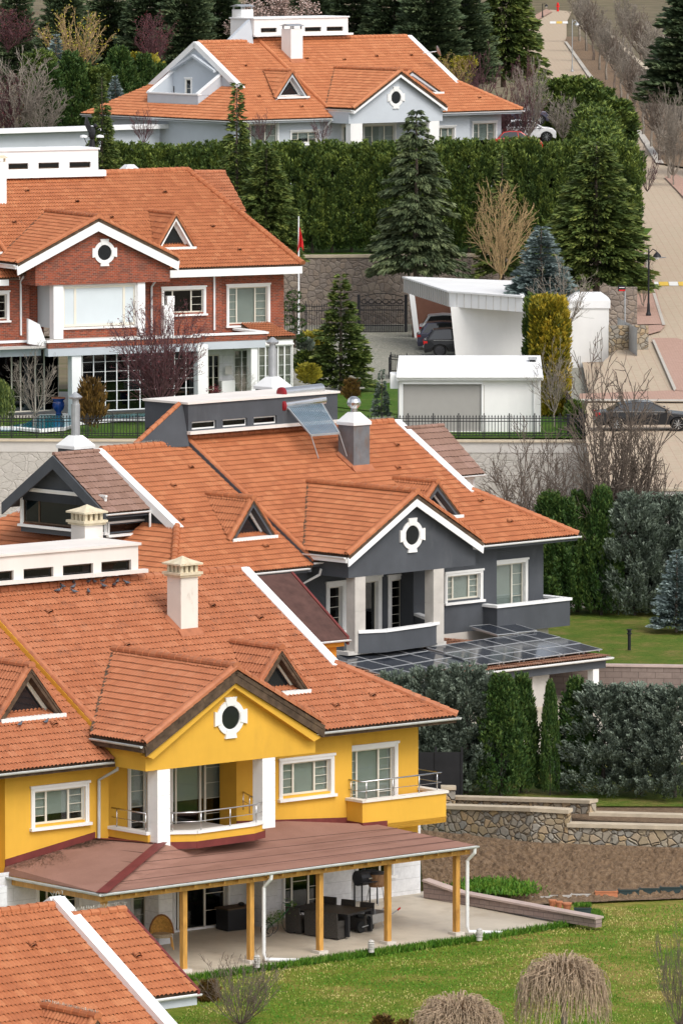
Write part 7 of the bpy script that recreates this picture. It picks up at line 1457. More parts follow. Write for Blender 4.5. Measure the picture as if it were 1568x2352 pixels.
plant('bluespruce', 'blue_spruce', 'pale blue spruce tip among the far left trees', 130, 240, 80, 90, Y=478); plant('bluespruce', 'blue_spruce', 'small pale blue spruce in front of the far left thujas', 265, 300, 175, 70, Y=455); plant('bush', 'shrub', 'yellow green shrub beside the white gable of the pale blue house', 318, 200, 130, 110, Y=470, cat='shrub')
for i, (x, yb, yt, wd, k, lb) in enumerate(((40, 320, 95, 170, 'wild', 'tall grey leafless tree at the left edge beside the wing wall'), (100, 330, 180, 120, 'wild', 'leafless tree in front of the far left thujas'), (20, 330, 170, 130, 'wildred', 'reddish leafless tree at the left edge above the wing wall'), (350, 170, 32, 120, 'wildred', 'red stemmed leafless tree before the dark pines'), (180, 170, 10, 170, 'yscrub', 'yellowish budding tree in the gap of the pine belt'), (640, 110, -8, 210, 'blossom', 'tree in pink white blossom behind the roof clerestory'), (560, 110, 45, 90, 'blossom', 'small blossoming tree left of the rooftop chimney'), (20, 120, 20, 150, 'wildred', 'purple leafless tree in the top left corner'))):
    plant(k, 'bare_tree' if k != 'blossom' else 'blossom_tree', lb, x, yb, yt, wd, Y=(448 if yb > 250 else 490 if k != 'blossom' else 462))
sc = [(1045, 230, 120, 100, 'yscrub'), (1010, 215, 130, 70, 'yscrub'), (1100, 240, 100, 110, 'scrub'), (1075, 300, 180, 100, 'scrub'), (1150, 320, 170, 110, 'scrub'), (1195, 330, 165, 110, 'scrub'), (1215, 330, 120, 90, 'wild'), (1170, 330, 210, 110, 'scrub'), (1105, 330, 215, 90, 'scrub'), (1065, 325, 225, 80, 'scrub'), (1205, 230, 110, 70, 'scrub'), (740, 240 + 90, 265, 60, 'scrub'), (600, 330, 250, 70, 'scrub'), (330, 330, 240, 70, 'scrub')]
nm = ['behind the right eave of the pale blue house', 'left of the satellite dish']
BW = ['below the dark cedar, left clump', 'under the satellite dish', 'below the dark cedar, right clump', 'above the right eave of the pale blue house', 'left of the parked red car', 'right of the parked red car', 'between the cedar and the bright cypress block', 'in front of the parked cars', 'in front of the far right window of the pale blue house', 'beside the right column of the pale blue gable', 'at the foot of the dark roadside cedar', 'before the small window of the pale blue house', 'at the left corner of the pale blue house', 'before the wing wall of the pale blue house']
for i, (x, yb, yt, wd, k) in enumerate(sc): plant(k, 'bare_shrub', 'leafless brushwood %s' % BW[i], x, yb, yt, wd, Y=(468 if yb < 250 else 455) if x > 900 else 432, cat='shrub', group='leafless brushwood around the pale blue house')
plant('wild', 'bare_tree', 'pale leafless tree before the bright cypress block', 1292, 330, 205, 80, Y=462)
plant('bush', 'forsythia_shrub', 'bright yellow forsythia by the white coping of the pale blue roof', 1065, 165, 132, 60, Y=478, cat='shrub')
# street trees
k = 0
for i in range(13):
    t = i / 12; yb = 410 - 315 * t ** .82; xb = 1527 - 205 * t ** .9; p = RG(xb + 8, yb, .1); s_ = p[1] / 420
    wd = 75 / s_ ** .3; plant('street%d' % (i % 3), 'street_tree', ('nearest' if i == 0 else ORD[i]) + ' leafless street tree up the right pavement, counted from the road fork', 0, yb, yb - 190 / s_ ** .5 , wd, loc=p, group='street trees along the right pavement')
for i in range(9):
    t = i / 8; yb = 330 - 215 * t; xb = 1590 - 160 * t; p = RG(xb, yb, .1); plant('street%d' % ((i + 1) % 3), 'street_tree', ('nearest' if i == 0 else ORD[i]) + ' tree of the second leafless row behind the right pavement', 0, yb, yb - 200 + 70 * t, 95 - 30 * t, loc=p, group='second row of leafless trees behind the pavement')
plant('bare0', 'bare_tree', 'small crooked street tree on the pavement near the road crossing', 1477, 735, 540, 55, Y=412); plant('wild', 'bare_tree', 'grey leafless tree at the right edge below the dark pine', 1545, 420, 175, 95, loc=RG(1545, 425, .1)); plant('scrub', 'bare_shrub', 'leafless twigs beside the hedge end at the upper road', 1485, 440, 330, 70, Y=430, cat='shrub')
# ---- lower garden
def weeping(x, ybase, ytop, wd, Yd, label):
    t = thing('weeping_tree', label, 'tree', P(x, ybase, Yd)); s = Yd / FPX; H = (ybase - ytop) * s; R_ = wd * s / 2; r = rg(int(x)); segs = []
    n = 760; V = []; F = []; c0 = 0
    for i in range(n):
        a = r.random() * 2 * pi; rr = R_ * (.25 + .78 * r.random() ** .6); hb = H * r.uniform(.80, .97) - (rr / R_) ** 2 * H * .20; pts = []; Ld = R_ * r.uniform(.35, 1.25) * (.5 + .5 * rr / R_)
        for k in range(9):
            q = k / 8
            if q < .45: u = q / .45; rad = rr * u ** .8; z = H * .66 + (hb - H * .66) * (1 - (1 - u) ** 2)
            else: u = (q - .45) / .55; rad = rr * (1 + .16 * u) ; z = hb - Ld * u ** 1.2
            pts.append((cos(a) * rad + r.normal() * .02, sin(a) * rad + r.normal() * .02, max(z, H * .06)))
            a += r.normal() * .035
        for k in range(8):
            p, q2 = np.array(pts[k]), np.array(pts[k + 1]); d = q2 - p; sd = np.cross(d, r.normal(size=3)); sd = sd / (np.linalg.norm(sd) + 1e-9) * (.017 if k < 3 else .011)
            sd2 = np.cross(d, sd); sd2 = sd2 / (np.linalg.norm(sd2) + 1e-9) * (.013 if k < 3 else .009)
            V += [p - sd, p + sd, q2 + sd, q2 - sd, p - sd2, p + sd2, q2 + sd2, q2 - sd2]; F += [(c0, c0 + 1, c0 + 2, c0 + 3), (c0 + 4, c0 + 5, c0 + 6, c0 + 7)]; c0 += 8
    np_mesh('branches', np.array(V), np.array(F), M['weep'], parent=t)
    MB().tube([(0, 0, -.2), (.03, 0, H * .35), (-.03, .02, H * .68)], [.10, .085, .08], 8).build('trunk', M['barkg'], t)
weeping(1292, 2352 + 60, 2165, 195, 208, 'weeping mop headed tree on the lawn, right one of the pair')
weeping(1050, 2352 + 150, 2255, 205, 202, 'weeping mop headed tree, cut by the bottom edge left of its pair')
bare('nearshrub', 2.2, 97, 'bark', W=2.8, fork=.05, nst=22, ntw=9, sub=3, r0=.035, ang=1.05, minr=.005, updraft=.7, twl=.26)
plant('nearshrub', 'bare_shrub', 'leafless purplish shrub on the lawn beside the nearest house', 555, 2362, 2185, 220, Y=211, cat='shrub'); plant('nearshrub', 'bare_sapling', 'thin leafless sapling at the lower right edge', 1560, 2370, 2125, 150, Y=207, cat='sapling')
plant('brownbush', 'shrub', 'reddish brown round shrub behind the corner of the nearest roof', 478, 2312, 2255, 60, Y=216, cat='shrub'); plant('brownbush', 'shrub', 'orange tipped small conifer at the bottom edge', 880, 2385, 2335, 60, Y=205, cat='shrub'); plant('brownbush', 'shrub', 'second orange tipped conifer at the bottom edge', 930, 2400, 2346, 50, Y=205, cat='shrub')
# willow like tree at the left edge by the pool
def willow():
    t = thing('willow_tree', 'drooping yellow green willow at the left edge beside the pool', 'tree', P(-10, 985, 348)); r = rg(8); s = 348 / FPX; H = 118 * s * 1.1; P_, D_, U = [], [], []
    for i in range(260):
        a = r.random() * 2 * pi; rr = H * .33 * r.random() ** .5; hb = H * (.95 - .25 * (rr / (H * .33)) ** 2); m = 26; q = r.random(m); P_.append(np.stack([np.full(m, cos(a) * rr) + r.normal(size=m) * .04, np.full(m, sin(a) * rr) + r.normal(size=m) * .04, hb - q * H * r.uniform(.3, .75)], 1)); D_.append(np.stack([r.normal(size=m) * .3, r.normal(size=m) * .3, -np.ones(m)], 1)); U.append(np.full(m, r.random()))
    v, f, uv = sprays(np.concatenate(P_), np.concatenate(D_), .2, .022, np.concatenate(U), r); np_mesh('crown', v, f, M['lf_yel'] if False else M['lf_spruce'], uv=uv, parent=t); MB().tube([(0, 0, -.1), (0, 0, H * .9)], [.1, .04], 6).build('trunk', M['bark'], t)
willow()
def tufts(name, pts, n, h, w, mat='lf_grass', seed=1, label=None, zfun=None):
    r = rg(seed); pts = [np.array(p) for p in pts]; seg = r.integers(0, len(pts) - 1, n) if len(pts) > 2 else np.zeros(n, int); t = r.random(n)[:, None]
    A = np.array([pts[i] for i in seg]); B = np.array([pts[i + 1] for i in seg]); p = A + (B - A) * t + r.normal(size=(n, 3)) * np.array([w, w, 0]); d = r.normal(size=(n, 3)) * .35 + [0, 0, 1]
    v, f, uv = sprays(p, d, h, .018, r.random(n), r); o = np_mesh(name, v, f, M[mat], uv=uv); o['kind'] = 'stuff'; 
    if label: o['label'] = label
    return o
ed = [YF.wld((u, v, -.1)) for u, v in ((-9, -5.9), (-4, -5.85), (0, -5.85), (3.4, -5.85), (9.8, -5.4), (10.8, -4.2))]
tufts('grass_fringe', ed, 9000, .26, .10, seed=2)
def lawn_blades(name, quad, n, h, seed, z):
    r = rg(seed); a = r.random((n, 1)); b = r.random((n, 1)); q = [np.array(p) for p in quad]; p = (q[0] * (1 - a) + q[1] * a) * (1 - b) + (q[3] * (1 - a) + q[2] * a) * b; p[:, 2] = z
    v, f, uv = sprays(p, r.normal(size=(n, 3)) * .6 + [0, 0, 1], h, .016, r.random(n), r); o = np_mesh(name, v, f, M['lf_lawn'], uv=uv); o['kind'] = 'stuff'
weedspots = [(1125, 2036, 2600, .5, .2), (1165, 2044, 1500, .5, .2), (985, 1918, 300, .2, .15), (1030, 1917, 300, .2, .15), (1145, 1960, 150, .12, .12), (1161, 1975, 120, .12, .12), (1250, 1953, 90, .1, .1), (1358, 1932, 200, .2, .12), (1210, 1934, 120, .2, .1), (1380, 1969, 60, .1, .1)]
def weeds():
    r = rg(9); Ps = []
    for x, y, n_, w_, h_ in weedspots: c = np.array(G(x, y, 1.35)); p = c + r.normal(size=(n_, 3)) * np.array([w_, w_ * 1.2, 0.02]); Ps.append(p)
    p = np.concatenate(Ps); v, f, uv = sprays(p, r.normal(size=p.shape) * .8 + [0, 0, 1], .2, .03, r.random(len(p)), r); o = np_mesh('weeds', v, f, M['lf_grass'], uv=uv); o['kind'] = 'stuff'
weeds()

lawn_blades('grass', [(-6, 208, 0), (14, 208, 0), (15, 237, 0), (-2, 232, 0)], 45000, .08, 4, .9)

for i in range(8): p = P(1335 + 32 * i, 150, 1010 + 12 * (i % 3)); p.z = zr(p[1]) - .2; plant('wild' if i % 2 else 'street0', 'bare_tree', nth(i, 'leafless tree from the left on the far hillside at the top right'), 0, 100, 100 - 96 + 8 * (i % 3), 48, loc=p, group='leafless trees on the far hillside')
# ================================================================== OUTBUILDINGS, FENCES, CARS, FURNITURE
def at(t, p): return Vector(p) - t.location
def carport():
    ZT = 12.5; bz = 8.65; fl, bl_, br_, fr_ = G(1031.6, 671, ZT), G(926.8, 638, ZT), G(1181, 648, ZT), G(1200, 683, ZT)
    t = thing('carport', 'white carport with a thick ribbed roof edge sheltering three cars', 'carport', (fl[0], fl[1], bz)); q = lambda p, z=0: at(t, (p[0], p[1], p[2] + z)); th = .85
    m = MB(); m.ext([q(fl, -.0), q(fr_, 0), q(br_, 0), q(bl_, 0)], (0, 0, -th)); n = 22; r = m.build('roof', M['white2'], t)
    rb = MB()
    for i in range(n): p = fl.lerp(bl_, (i + .5) / n); d = (bl_ - fl).normalized(); s_ = d.cross(Vector((0, 0, 1))); s_ = s_ if s_.y < 0 else -s_; rb.ext([q(p - d * .1) + s_ * .02, q(p + d * .1) + s_ * .02, q(p + d * .1, -th) + s_ * .02, q(p - d * .1, -th) + s_ * .02], s_ * .05)
    for i in range(9): p = fl.lerp(fr_, (i + 1) / 10); rb.box(q(p).x - .015, q(p).x + .015, q(p).y - .03, q(p).y + .02, q(p).z - th, q(p).z)
    e = MB(); 
    for a, b in ((fl, fr_), (fr_, br_), (br_, bl_), (bl_, fl)): e.bar(q(a, .03), q(b, .03), .22, .1)
    rb.build('rib', M['conc'], r); e.build('coping', M['white2'], r)
    yw = G(1047, 824, bz)[1]; a = P(1034, 700, yw); b = P(1203, 700, yw); c = P(1208, 830, yw); d = P(1047, 826, yw); z1 = ZT - th - bz
    w_ = MB(); f = lambda p, z: Vector((p[0] - t.location.x, yw - t.location.y, z)); w_.ext([f(d, -.2), f(c, -.2), f(b, z1 + .02), f(a, z1 + .02)], (0, .25, 0)); w_.build('front_wall', M['white'], t)
    yb = yw + 16; k = MB(); k.box(P(946, 700, yb)[0] - t.location.x, P(1200, 700, yb)[0] - t.location.x, yb - t.location.y, yb - t.location.y + .2, -.2, z1); k.build('back_wall', pm('brown_lining', (.13, .06, .04), .8, .1, 2), t)
    pp = MB(); p0, p1 = P(958, 768, yb - .3), P(944, 676, yb - .3); s_ = .16; pp.ext([at(t, p0) + Vector((-s_, 0, -.3)), at(t, p0) + Vector((s_, 0, -.3)), at(t, p1) + Vector((s_, 0, .3)), at(t, p1) + Vector((-s_, 0, .3))], (0, .3, 0)); pp.build('leaning_column', M['white2'], t)
    sd = MB(); sd.box(f(b, 0).x - .1, f(b, 0).x + .1, .0, yb - yw, -.2, z1); sd.build('side_wall', M['white'], t)
    return yw, bz
CW, CZ = carport()
def pavilion():
    Y0 = 346.; z0 = 8.3; t = thing('garden_pavilion', 'white garden pavilion with a grey roller shutter behind the iron fence', 'pavilion', (P(915, 900, Y0)[0], Y0, z0))
    X = lambda px, y=Y0: P(px, 900, y)[0] - t.location.x; Z = lambda py, y=Y0: P(900, py, y)[2] - z0; x0, x1 = X(915), X(1241); ze = Z(868)
    m = MB(); xs0, xs1, zs = X(925), X(1105), Z(882); wallface(m, WF(0, 0), x0, x1, -.1, ze, [(xs0, xs1, .05, zs)], depth=.1); m.box(x0, x0 + .02, .0, 4.6, -.1, ze); m.box(x1 - .02, x1, .002, 4.6, -.1, ze); m.box(x0, x1, 4.6, 4.7, -.1, ze + .4); m.build('wall', M['white'], t)
    s_ = MB(); s_.box(xs0, xs1, .08, .12, .05, zs); s_.build('roller_shutter', M['shutter'], t); c = MB(); c.box(xs0 - .05, xs1 + .05, -.12, .08, zs, zs + .16); c.box(xs0 - .06, xs0, -.03, .08, .0, zs); c.box(xs1, xs1 + .06, -.03, .08, .0, zs); c.build('shutter_box', M['white2'], t)
    zt = Z(822, Y0 + 4.6); r = MB(); r.ext([(x0 - .12, -.3, ze + .02), (x1 + .1, -.3, ze + .02), (x1 + .12, 4.7, zt), (x0 + .05, 4.7, zt)], (0, 0, .12)); r.box(x0 - .14, x1 + .12, -.36, -.3, ze - .1, ze + .16); ro = r.build('roof', M['white2'], t); MB().tube([(x0 - .1, -.42, ze + .06), (x1 + .08, -.42, ze + .06)], .07, 8).build('gutter', M['gutterw'], ro)
    downpipe(t, [(x1 - .35, -.4, ze), (x1 - .35, -.08, ze - .25), (x1 - .35, -.08, 0)], .05)
    v = MB(); vx, vz = X(1221, Y0 + 4), Z(848, Y0 + 3.2); v.box(vx - .14, vx + .14, 3.1, 3.4, vz - .1, vz + .5); v.build('vent', M['blackplas'], ro); v = MB(); v.box(vx - .22, vx + .22, 3.0, 3.5, vz + .5, vz + .6); v.build('vent_cap', M['galv'], ro)
    b = MB(); b.box(X(896), x0, .6, 2.2, Z(895), Z(862)); b.build('side_box', M['white2'], t); l = MB(); l.box(X(1110), X(1112), -.01, 0, 0, Z(885)); l.build('joint', M['conc'], t)
pavilion()
def hut():
    Y0 = 386.; z0 = 8.75; t = thing('utility_hut', 'small white hut with a hipped white roof right of the golden thuja', 'hut', (P(1306, 800, Y0)[0], Y0, z0)); X = lambda px: P(px, 800, Y0)[0] - t.location.x; Z = lambda py: P(900, py, Y0)[2] - z0
    x1 = X(1397); m = MB(); m.box(0, x1, 0, 2.6, -.2, Z(708)); m.build('wall', M['white'], t); c = MB(); c.box(-.06, x1 + .08, -.08, 2.7, Z(708), Z(690)); c.build('cornice', M['white2'], t)
    r = MB(); z1, z2 = Z(690), Z(670) - .12; q = [(-.06, -.08, z1), (x1 + .08, -.08, z1), (x1 + .08, 2.7, z1), (-.06, 2.7, z1)]; p = [(.4, .9, z2), (x1 - .4, .9, z2), (x1 - .4, 1.8, z2), (.4, 1.8, z2)]; r.add(q + p, [(i, (i + 1) % 4, 4 + (i + 1) % 4, 4 + i) for i in range(4)] + [(4, 5, 6, 7)]); r.build('roof', M['white2'], t)
hut()
# ---- wrought iron fence on the retaining wall
def fence_panel(mb, p, q, h, step=.145, fin=True):
    p = Vector(p); q = Vector(q); n = max(1, int((q - p).length / step)); up = Vector((0, 0, 1))
    for z in (.12, .24, h * .78, h * .92): mb.bar(p + up * z, q + up * z, .042)
    for i in range(n):
        c = p.lerp(q, (i + .5) / n); mb.bar(c + up * .1, c + up * h, .034)
        if fin: mb.add([c + up * (h - .02) + Vector((-.04, 0, .0)), c + up * (h - .02) + Vector((.04, 0, .0)), c + up * (h + .1)], [(0, 1, 2)])
def iron_fence(name, label, pts, h, pitch, cat='fence', fin=True, step=.145, mat='black'):
    t = thing(name, label, cat, pts[0]); o = Vector(pts[0])
    for i in range(len(pts) - 1):
        a, b = Vector(pts[i]) - o, Vector(pts[i + 1]) - o; n = max(1, round((b - a).length / pitch))
        for k in range(n):
            p, q = a.lerp(b, k / n), a.lerp(b, (k + 1) / n); m = MB(); fence_panel(m, p, q, h, step, fin); m.build('fence_panel', M[mat], t)
            s_ = MB(); s_.bar(p, p + Vector((0, 0, h + .1)), .055); s_.ell(p + Vector((0, 0, h + .13)), (.035, .035, .05), 6, 4); s_.build('post', M[mat], t)
    s_ = MB(); s_.bar(b, b + Vector((0, 0, h + .1)), .055); s_.build('post', M[mat], t); return t
fy = ra[1] + .25
fx = lambda px: P(px, 1005, fy)[0]
iron_fence('iron_fence', 'black wrought iron fence along the pool garden, left of the grey clerestory', [(fx(-30), fy, 8.3), (fx(432), fy, 8.3)], 1.1, 1.25)
iron_fence('iron_fence', 'black wrought iron fence in front of the white garden pavilion', [(fx(820), fy, 8.3), (fx(1343), fy, 8.3), (fx(1343) - .9, fy + 22, 8.5)], 1.1, 1.25)
iron_fence('iron_fence', 'low black iron fence between the cobbled court and the garden pavilion', [G(893, 872, 8.4), G(897, 860, 8.5), (P(1196, 830, 374)[0], 374, 8.6)], 1.1, 1.3)
iron_fence('courtyard_fence', 'black iron fence left of the courtyard gate, beside the flagpole', [(P(640, 770, 411)[0], 411, 8.7), (P(826, 770, 412)[0], 412, 8.7)], 1.9, 1.6, fin=False)
def gate():
    t = thing('sliding_gate', 'black wrought iron courtyard gate with scrolled top before the stone wall', 'gate', (P(828, 765, 412.5)[0], 412.5, 8.7)); w_ = P(926, 765, 412.5)[0] - t.location.x; h = 1.75; m = MB()
    for z in (.1, .5, h - .3, h): m.bar((0, 0, z), (w_, 0, z), .06)
    for i in range(25): x = w_ * i / 24; m.bar((x, 0, .1), (x, 0, h), .03)
    m.build('gate_leaf', M['black'], t); s_ = MB()
    for i in range(6):
        c = w_ * (i + .5) / 6
        for sgn in (-1, 1): s_.tube([(c + sgn * (.05 + .2 * (k / 10)) * cos(k * .62), 0, h + .26 + (.05 + .17 * k / 10) * sin(k * .62)) for k in range(11)], .022, 4)
    s_.tube([(w_ * k / 16, 0, h + .5 + .22 * sin(pi * k / 16)) for k in range(17)], .03, 4); s_.build('scrollwork', M['black'], t)
    for x in (-.12, w_ + .15): MB().box(x - .09, x + .09, -.09, .09, -.1, 2.4).build('gate_post', M['black'], t)
gate()
# ---- right side bits
wl1 = [P(1397, 745, 392), P(1462, 742, 392)]; wl1 = [Vector((p[0], 392, 8.9)) for p in wl1]
wall_line('stone_wall', 'rubble stone wall right of the white hut', wl1, [topz(1397, 660, wl1[0])] * 2, .5, M['stone2']); wl2 = [Vector((P(1397, 800, 384)[0], 384, 8.9)), Vector((P(1488, 800, 384)[0], 384, 9.2))]
wall_line('stone_wall', 'low rubble stone kerb wall in front of the hut by the pavement', wl2, [topz(1397, 748, wl2[0]), topz(1488, 748, wl2[1])], .5, M['stone1'])
def sign():
    t = thing('street_sign', 'small black and red sign on a grey pole beside the pavement', 'sign', Vector((P(1434, 772, 385)[0], 385, 8.9))); h = P(1434, 665, 385)[2] - 8.9; MB().tube([(0, 0, -.1), (0, 0, h)], .045, 8).build('pole', M['galv'], t); m = MB(); m.box(-.42, .02, -.05, -.02, h - .1, h + .24); p = m.build('sign_plate', M['blackplas'], t); MB().box(-.36, .0, -.06, -.05, h - .08, h - .0).build('red_band', M['red'], p); MB().box(-.34, -.04, -.06, -.05, h + .1, h + .13).build('lettering', M['white2'], p)
sign()
def sheetfence():
    t = thing('metal_screen', 'grey corrugated metal screen leaning along the ramp beside the hut', 'screen', Vector((P(1462, 828, 380)[0], 380, 9.0))); m = MB(); a, b = Vector((0, 0, 0)), Vector((-.75, 9, 0)); n = 20
    for i in range(n): p, q = a.lerp(b, i / n), a.lerp(b, (i + 1) / n); o = .03 if i % 2 else 0; m.add([p + Vector((o, 0, -.2)), q + Vector((.03 - o, 0, -.2)), q + Vector((.03 - o, 0, 2.3)), p + Vector((o, 0, 2.3))], [(0, 1, 2, 3)])
    m.build('sheet', M['galv'], t)
sheetfence()
def lamp(x, yb, yt, label, p, col='black'):
    t = thing('street_lamp', label, 'street lamp', p); h = (yb - yt) * p[1] / FPX; m = MB(); m.lathe([(.16, 0), (.16, .1), (.10, .25), (.08, .7), (.06, .8), (.05, h * .96), (.03, h)], (0, 0, 0), 10); m.build('pole', M[col], t)
    m = MB(); m.tube([(0, 0, h * .93), (.25, 0, h * .99), (.5, 0, h * .95)], .03, 6); m.build('arm', M[col], t); m = MB(); m.lathe([(.05, .3), (.22, .12), (.26, 0)], (.5, 0, h * .95 - .32), 12); m.build('lamp_head', M[col], t); m = MB(); m.ell((.5, 0, h * .95 - .36), (.15, .15, .12), 10, 6); m.build('globe', M['white2'], t)
lamp(1488, 725, 570, 'black street lamp on the pink pavement right of the hedge end', RG(1488, 725, .12)); lamp(1229, 162, 115, 'street lamp with a curved arm beside the upper road', RG(1229, 235, .1)); lamp(1311, 165, 45, 'tall grey lamp pole right of the top of the road', RG(1313, 165, .1), 'galv'); lamp(1195, 160, 100, 'grey lamp pole left of the upper road behind the cedar', RG(1197, 225, .1), 'galv')
lamp(1245, 40, 8, 'small dark lamp post at the top end of the road', RG(1245, 40, .1))
def hydrant():
    t = thing('fire_hydrant', 'red fire hydrant at the far end of the road', 'hydrant', RG(1280, 26, .1)); m = MB(); m.lathe([(.3, 0), (.3, .2), (.2, .3), (.2, 1.1), (.3, 1.2), (.22, 1.5), (.05, 1.65)], (0, 0, 0), 12); m.box(-.4, .4, -.1, .1, .8, 1.05); m.build('body', M['red'], t); t.scale = (.62, .62, .75)
hydrant()
def flagpole():
    p = Vector((P(686, 690, 394)[0], 394, 8.7)); t = thing('flagpole', 'white flagpole with a limp red flag in front of the dark hedge', 'flagpole', p); h = P(686, 497, 394)[2] - 8.7; MB().tube([(0, 0, 0), (0, 0, h)], [.06, .035], 8).build('pole', M['white2'], t)
    V = []; F = []; nu, nv = 12, 22; H0 = P(686, 520, 394)[2] - 8.7; Hl = 60 * 394 / FPX
    for j in range(nv + 1):
        for i in range(nu + 1):
            s_, u = j / nv, i / nu; wd = .10 + .28 * sin(min(1, s_ * 1.25) * pi / 2) * (.6 + .4 * s_); V.append((u * wd - .10 * s_, .10 * sin(u * 13 + s_ * 2) * (.4 + s_), H0 - s_ * Hl * (.86 + .14 * cos(u * 5)) - u * .12))
    for j in range(nv):
        for i in range(nu): a = j * (nu + 1) + i; F.append((a, a + 1, a + nu + 2, a + nu + 1))
    np_mesh('flag', np.array(V), np.array(F), M['red'], parent=t, smooth=True)
flagpole()
# ---- cars
def car(name, label, loc, rz, col, L_=4.7, Wd=1.9, H=1.65, suv=True, wheel=.36, cat='car', dark_rim=False, group=None):
    t = thing(name, label, cat, loc, rz, group); hw = Wd / 2; g = .24
    if suv: low = [(-L_ / 2, .45), (-L_ / 2 + .02, .98), (-L_ / 2 + .25, 1.05), (L_ * .18, 1.05), (L_ * .43, .95), (L_ / 2, .72), (L_ / 2, .32)]; cab = [(-L_ / 2 + .18, 1.02), (-L_ / 2 + .55, H - .08), (-L_ * .2, H), (L_ * .05, H - .04), (L_ * .25, 1.02)]
    else: low = [(-L_ / 2, .42), (-L_ / 2 + .04, .90), (-L_ / 2 + .4, .98), (L_ * .22, .95), (L_ * .42, .84), (L_ / 2, .62), (L_ / 2, .3)]; cab = [(-L_ / 2 + .55, .95), (-L_ * .24, H - .1), (-L_ * .08, H), (L_ * .05, H - .03), (L_ * .26, .93)]
    wb = [-L_ * .30, L_ * .315]; bot = []
    for wx in (wb[1], wb[0]):
        for k in range(7): a = pi * k / 6; bot.append((wx + cos(a) * (wheel + .07), g + .08 + sin(a) * (wheel + .05)))
    prof = low + [(L_ / 2 - .05, g)] + bot + [(-L_ / 2 + .05, g)]
    def shell(prof, w0, w1, z0, z1, name, mat, parent, mi=0):
        yw = lambda z: w0 + (w1 - w0) * max(0, min(1, (z - z0) / (z1 - z0))); n = len(prof); vs = [(x, -yw(z), z) for x, z in prof] + [(x, yw(z), z) for x, z in prof]
        bm = bmesh.new(); v = [bm.verts.new(p) for p in vs]
        for f in [list(range(n)), list(range(2 * n - 1, n - 1, -1))] + [[i, n + i, n + (i + 1) % n, (i + 1) % n] for i in range(n)]: bm.faces.new([v[i] for i in f])
        bmesh.ops.recalc_face_normals(bm, faces=bm.faces[:]); bmesh.ops.triangulate(bm, faces=[f for f in bm.faces if len(f.verts) > 4])
        me = bpy.data.meshes.new(name); bm.to_mesh(me); bm.free(); me.materials.append(mat); o = bpy.data.objects.new(name, me); COL.objects.link(o); o.parent = parent
        md = o.modifiers.new('b', 'BEVEL'); md.width = .04; md.segments = 2; md.limit_method = 'ANGLE'; md.angle_limit = radians(35); return o
    body = shell(prof, hw, hw * .96, .6, 1.1, 'body', col, t); cabin = shell(cab, hw * .94, hw * .74, .95, H, 'cabin', col, t)
    cx = sum(p[0] for p in cab) / len(cab)
    gp = [(cx + (x - cx) * .90, 1.0 + (z - 1.0) * .86 + .03) for x, z in cab]
    yv = lambda z: hw * (.94 + (.74 - .94) * max(0, (z - .95) / (H - .95))) + .006
    for sg in (-1, 1):
        m = MB(); m.poly([(x, sg * yv(z), z) for x, z in gp]); m.build('side_window', M['carwin'], t)
        m = MB(); xm = L_ * .0; m.bar((xm, sg * (yv(1.0) + .004), 1.0), (xm - .08, sg * (yv(H - .1) + .004), H - .1), .06, .02); m.build('pillar', col, t)
    for (i0, i1) in ((0, 1), (3, 4)):
        (xa, za), (xb, zb) = cab[i0], cab[i1]; dx = .02 * (-1 if i0 == 0 else 1); m = MB(); f = lambda s_: (xa + (xb - xa) * s_ + dx * 1.2, za + (zb - za) * s_ + .012); p0, p1 = f(.12), f(.88)
        m.poly([(p0[0], -yv(p0[1]) * .9, p0[1]), (p0[0], yv(p0[1]) * .9, p0[1]), (p1[0], yv(p1[1]) * .9, p1[1]), (p1[0], -yv(p1[1]) * .9, p1[1])]); m.build('windscreen' if i0 else 'rear_window', M['carwin'], t)
    for wx in wb:
        for sg in (-1, 1):
            m = MB(); m.tube([(wx, sg * (hw - .22), wheel), (wx, sg * (hw + .0), wheel)], wheel, 18); w_ = m.build('wheel', M['tire'], t)
            m = MB(); m.tube([(wx, sg * (hw - .02), wheel), (wx, sg * (hw + .012), wheel)], wheel * .24, 10)
            for k in range(9): a = 2 * pi * k / 9; m.bar((wx + cos(a) * wheel * .15, sg * (hw + .008), wheel + sin(a) * wheel * .15), (wx + cos(a) * wheel * .68, sg * (hw + .008), wheel + sin(a) * wheel * .68), .06, .02)
            m.tube([(wx, sg * (hw - .03), wheel), (wx, sg * (hw + .004), wheel)], wheel * .72, 16) if dark_rim else None
            m.build('rim', M['hub'] if dark_rim else M['rim'], w_)
    for sg in (-1, 1):
        MB().box(-L_ / 2 - .01, -L_ / 2 + .22, sg * (hw - .02) - .28 * (sg > 0), sg * (hw - .02) + .28 * (sg < 0), .74, .94).build('tail_lamp', M['tail'], t); MB().box(L_ / 2 - .3, L_ / 2 - .02, sg * (hw - .03) - .3 * (sg > 0), sg * (hw - .03) + .3 * (sg < 0), .60, .76).build('headlight', M['lampglass'], t)
        MB().ell((L_ * .2, sg * (hw + .08), 1.05), (.09, .10, .08), 8, 5).build('mirror', col, t)
        MB().bar((-L_ * .38, sg * (hw - .0), .98), (L_ * .25, sg * (hw - .0), .97), .02, .02).build('chrome_strip', M['steel'], t)
        for dx in (-.12, .08): MB().box(L_ * dx, L_ * dx + .16, sg * (hw - .005) - .02, sg * (hw - .005) + .02, .86, .885).build('door_handle', M['steel'] if not suv else col, t)
    MB().box(-L_ / 2 - .012, -L_ / 2 + .02, -.26, .26, .5, .62).build('number_plate', M['white2'], t)
    return t
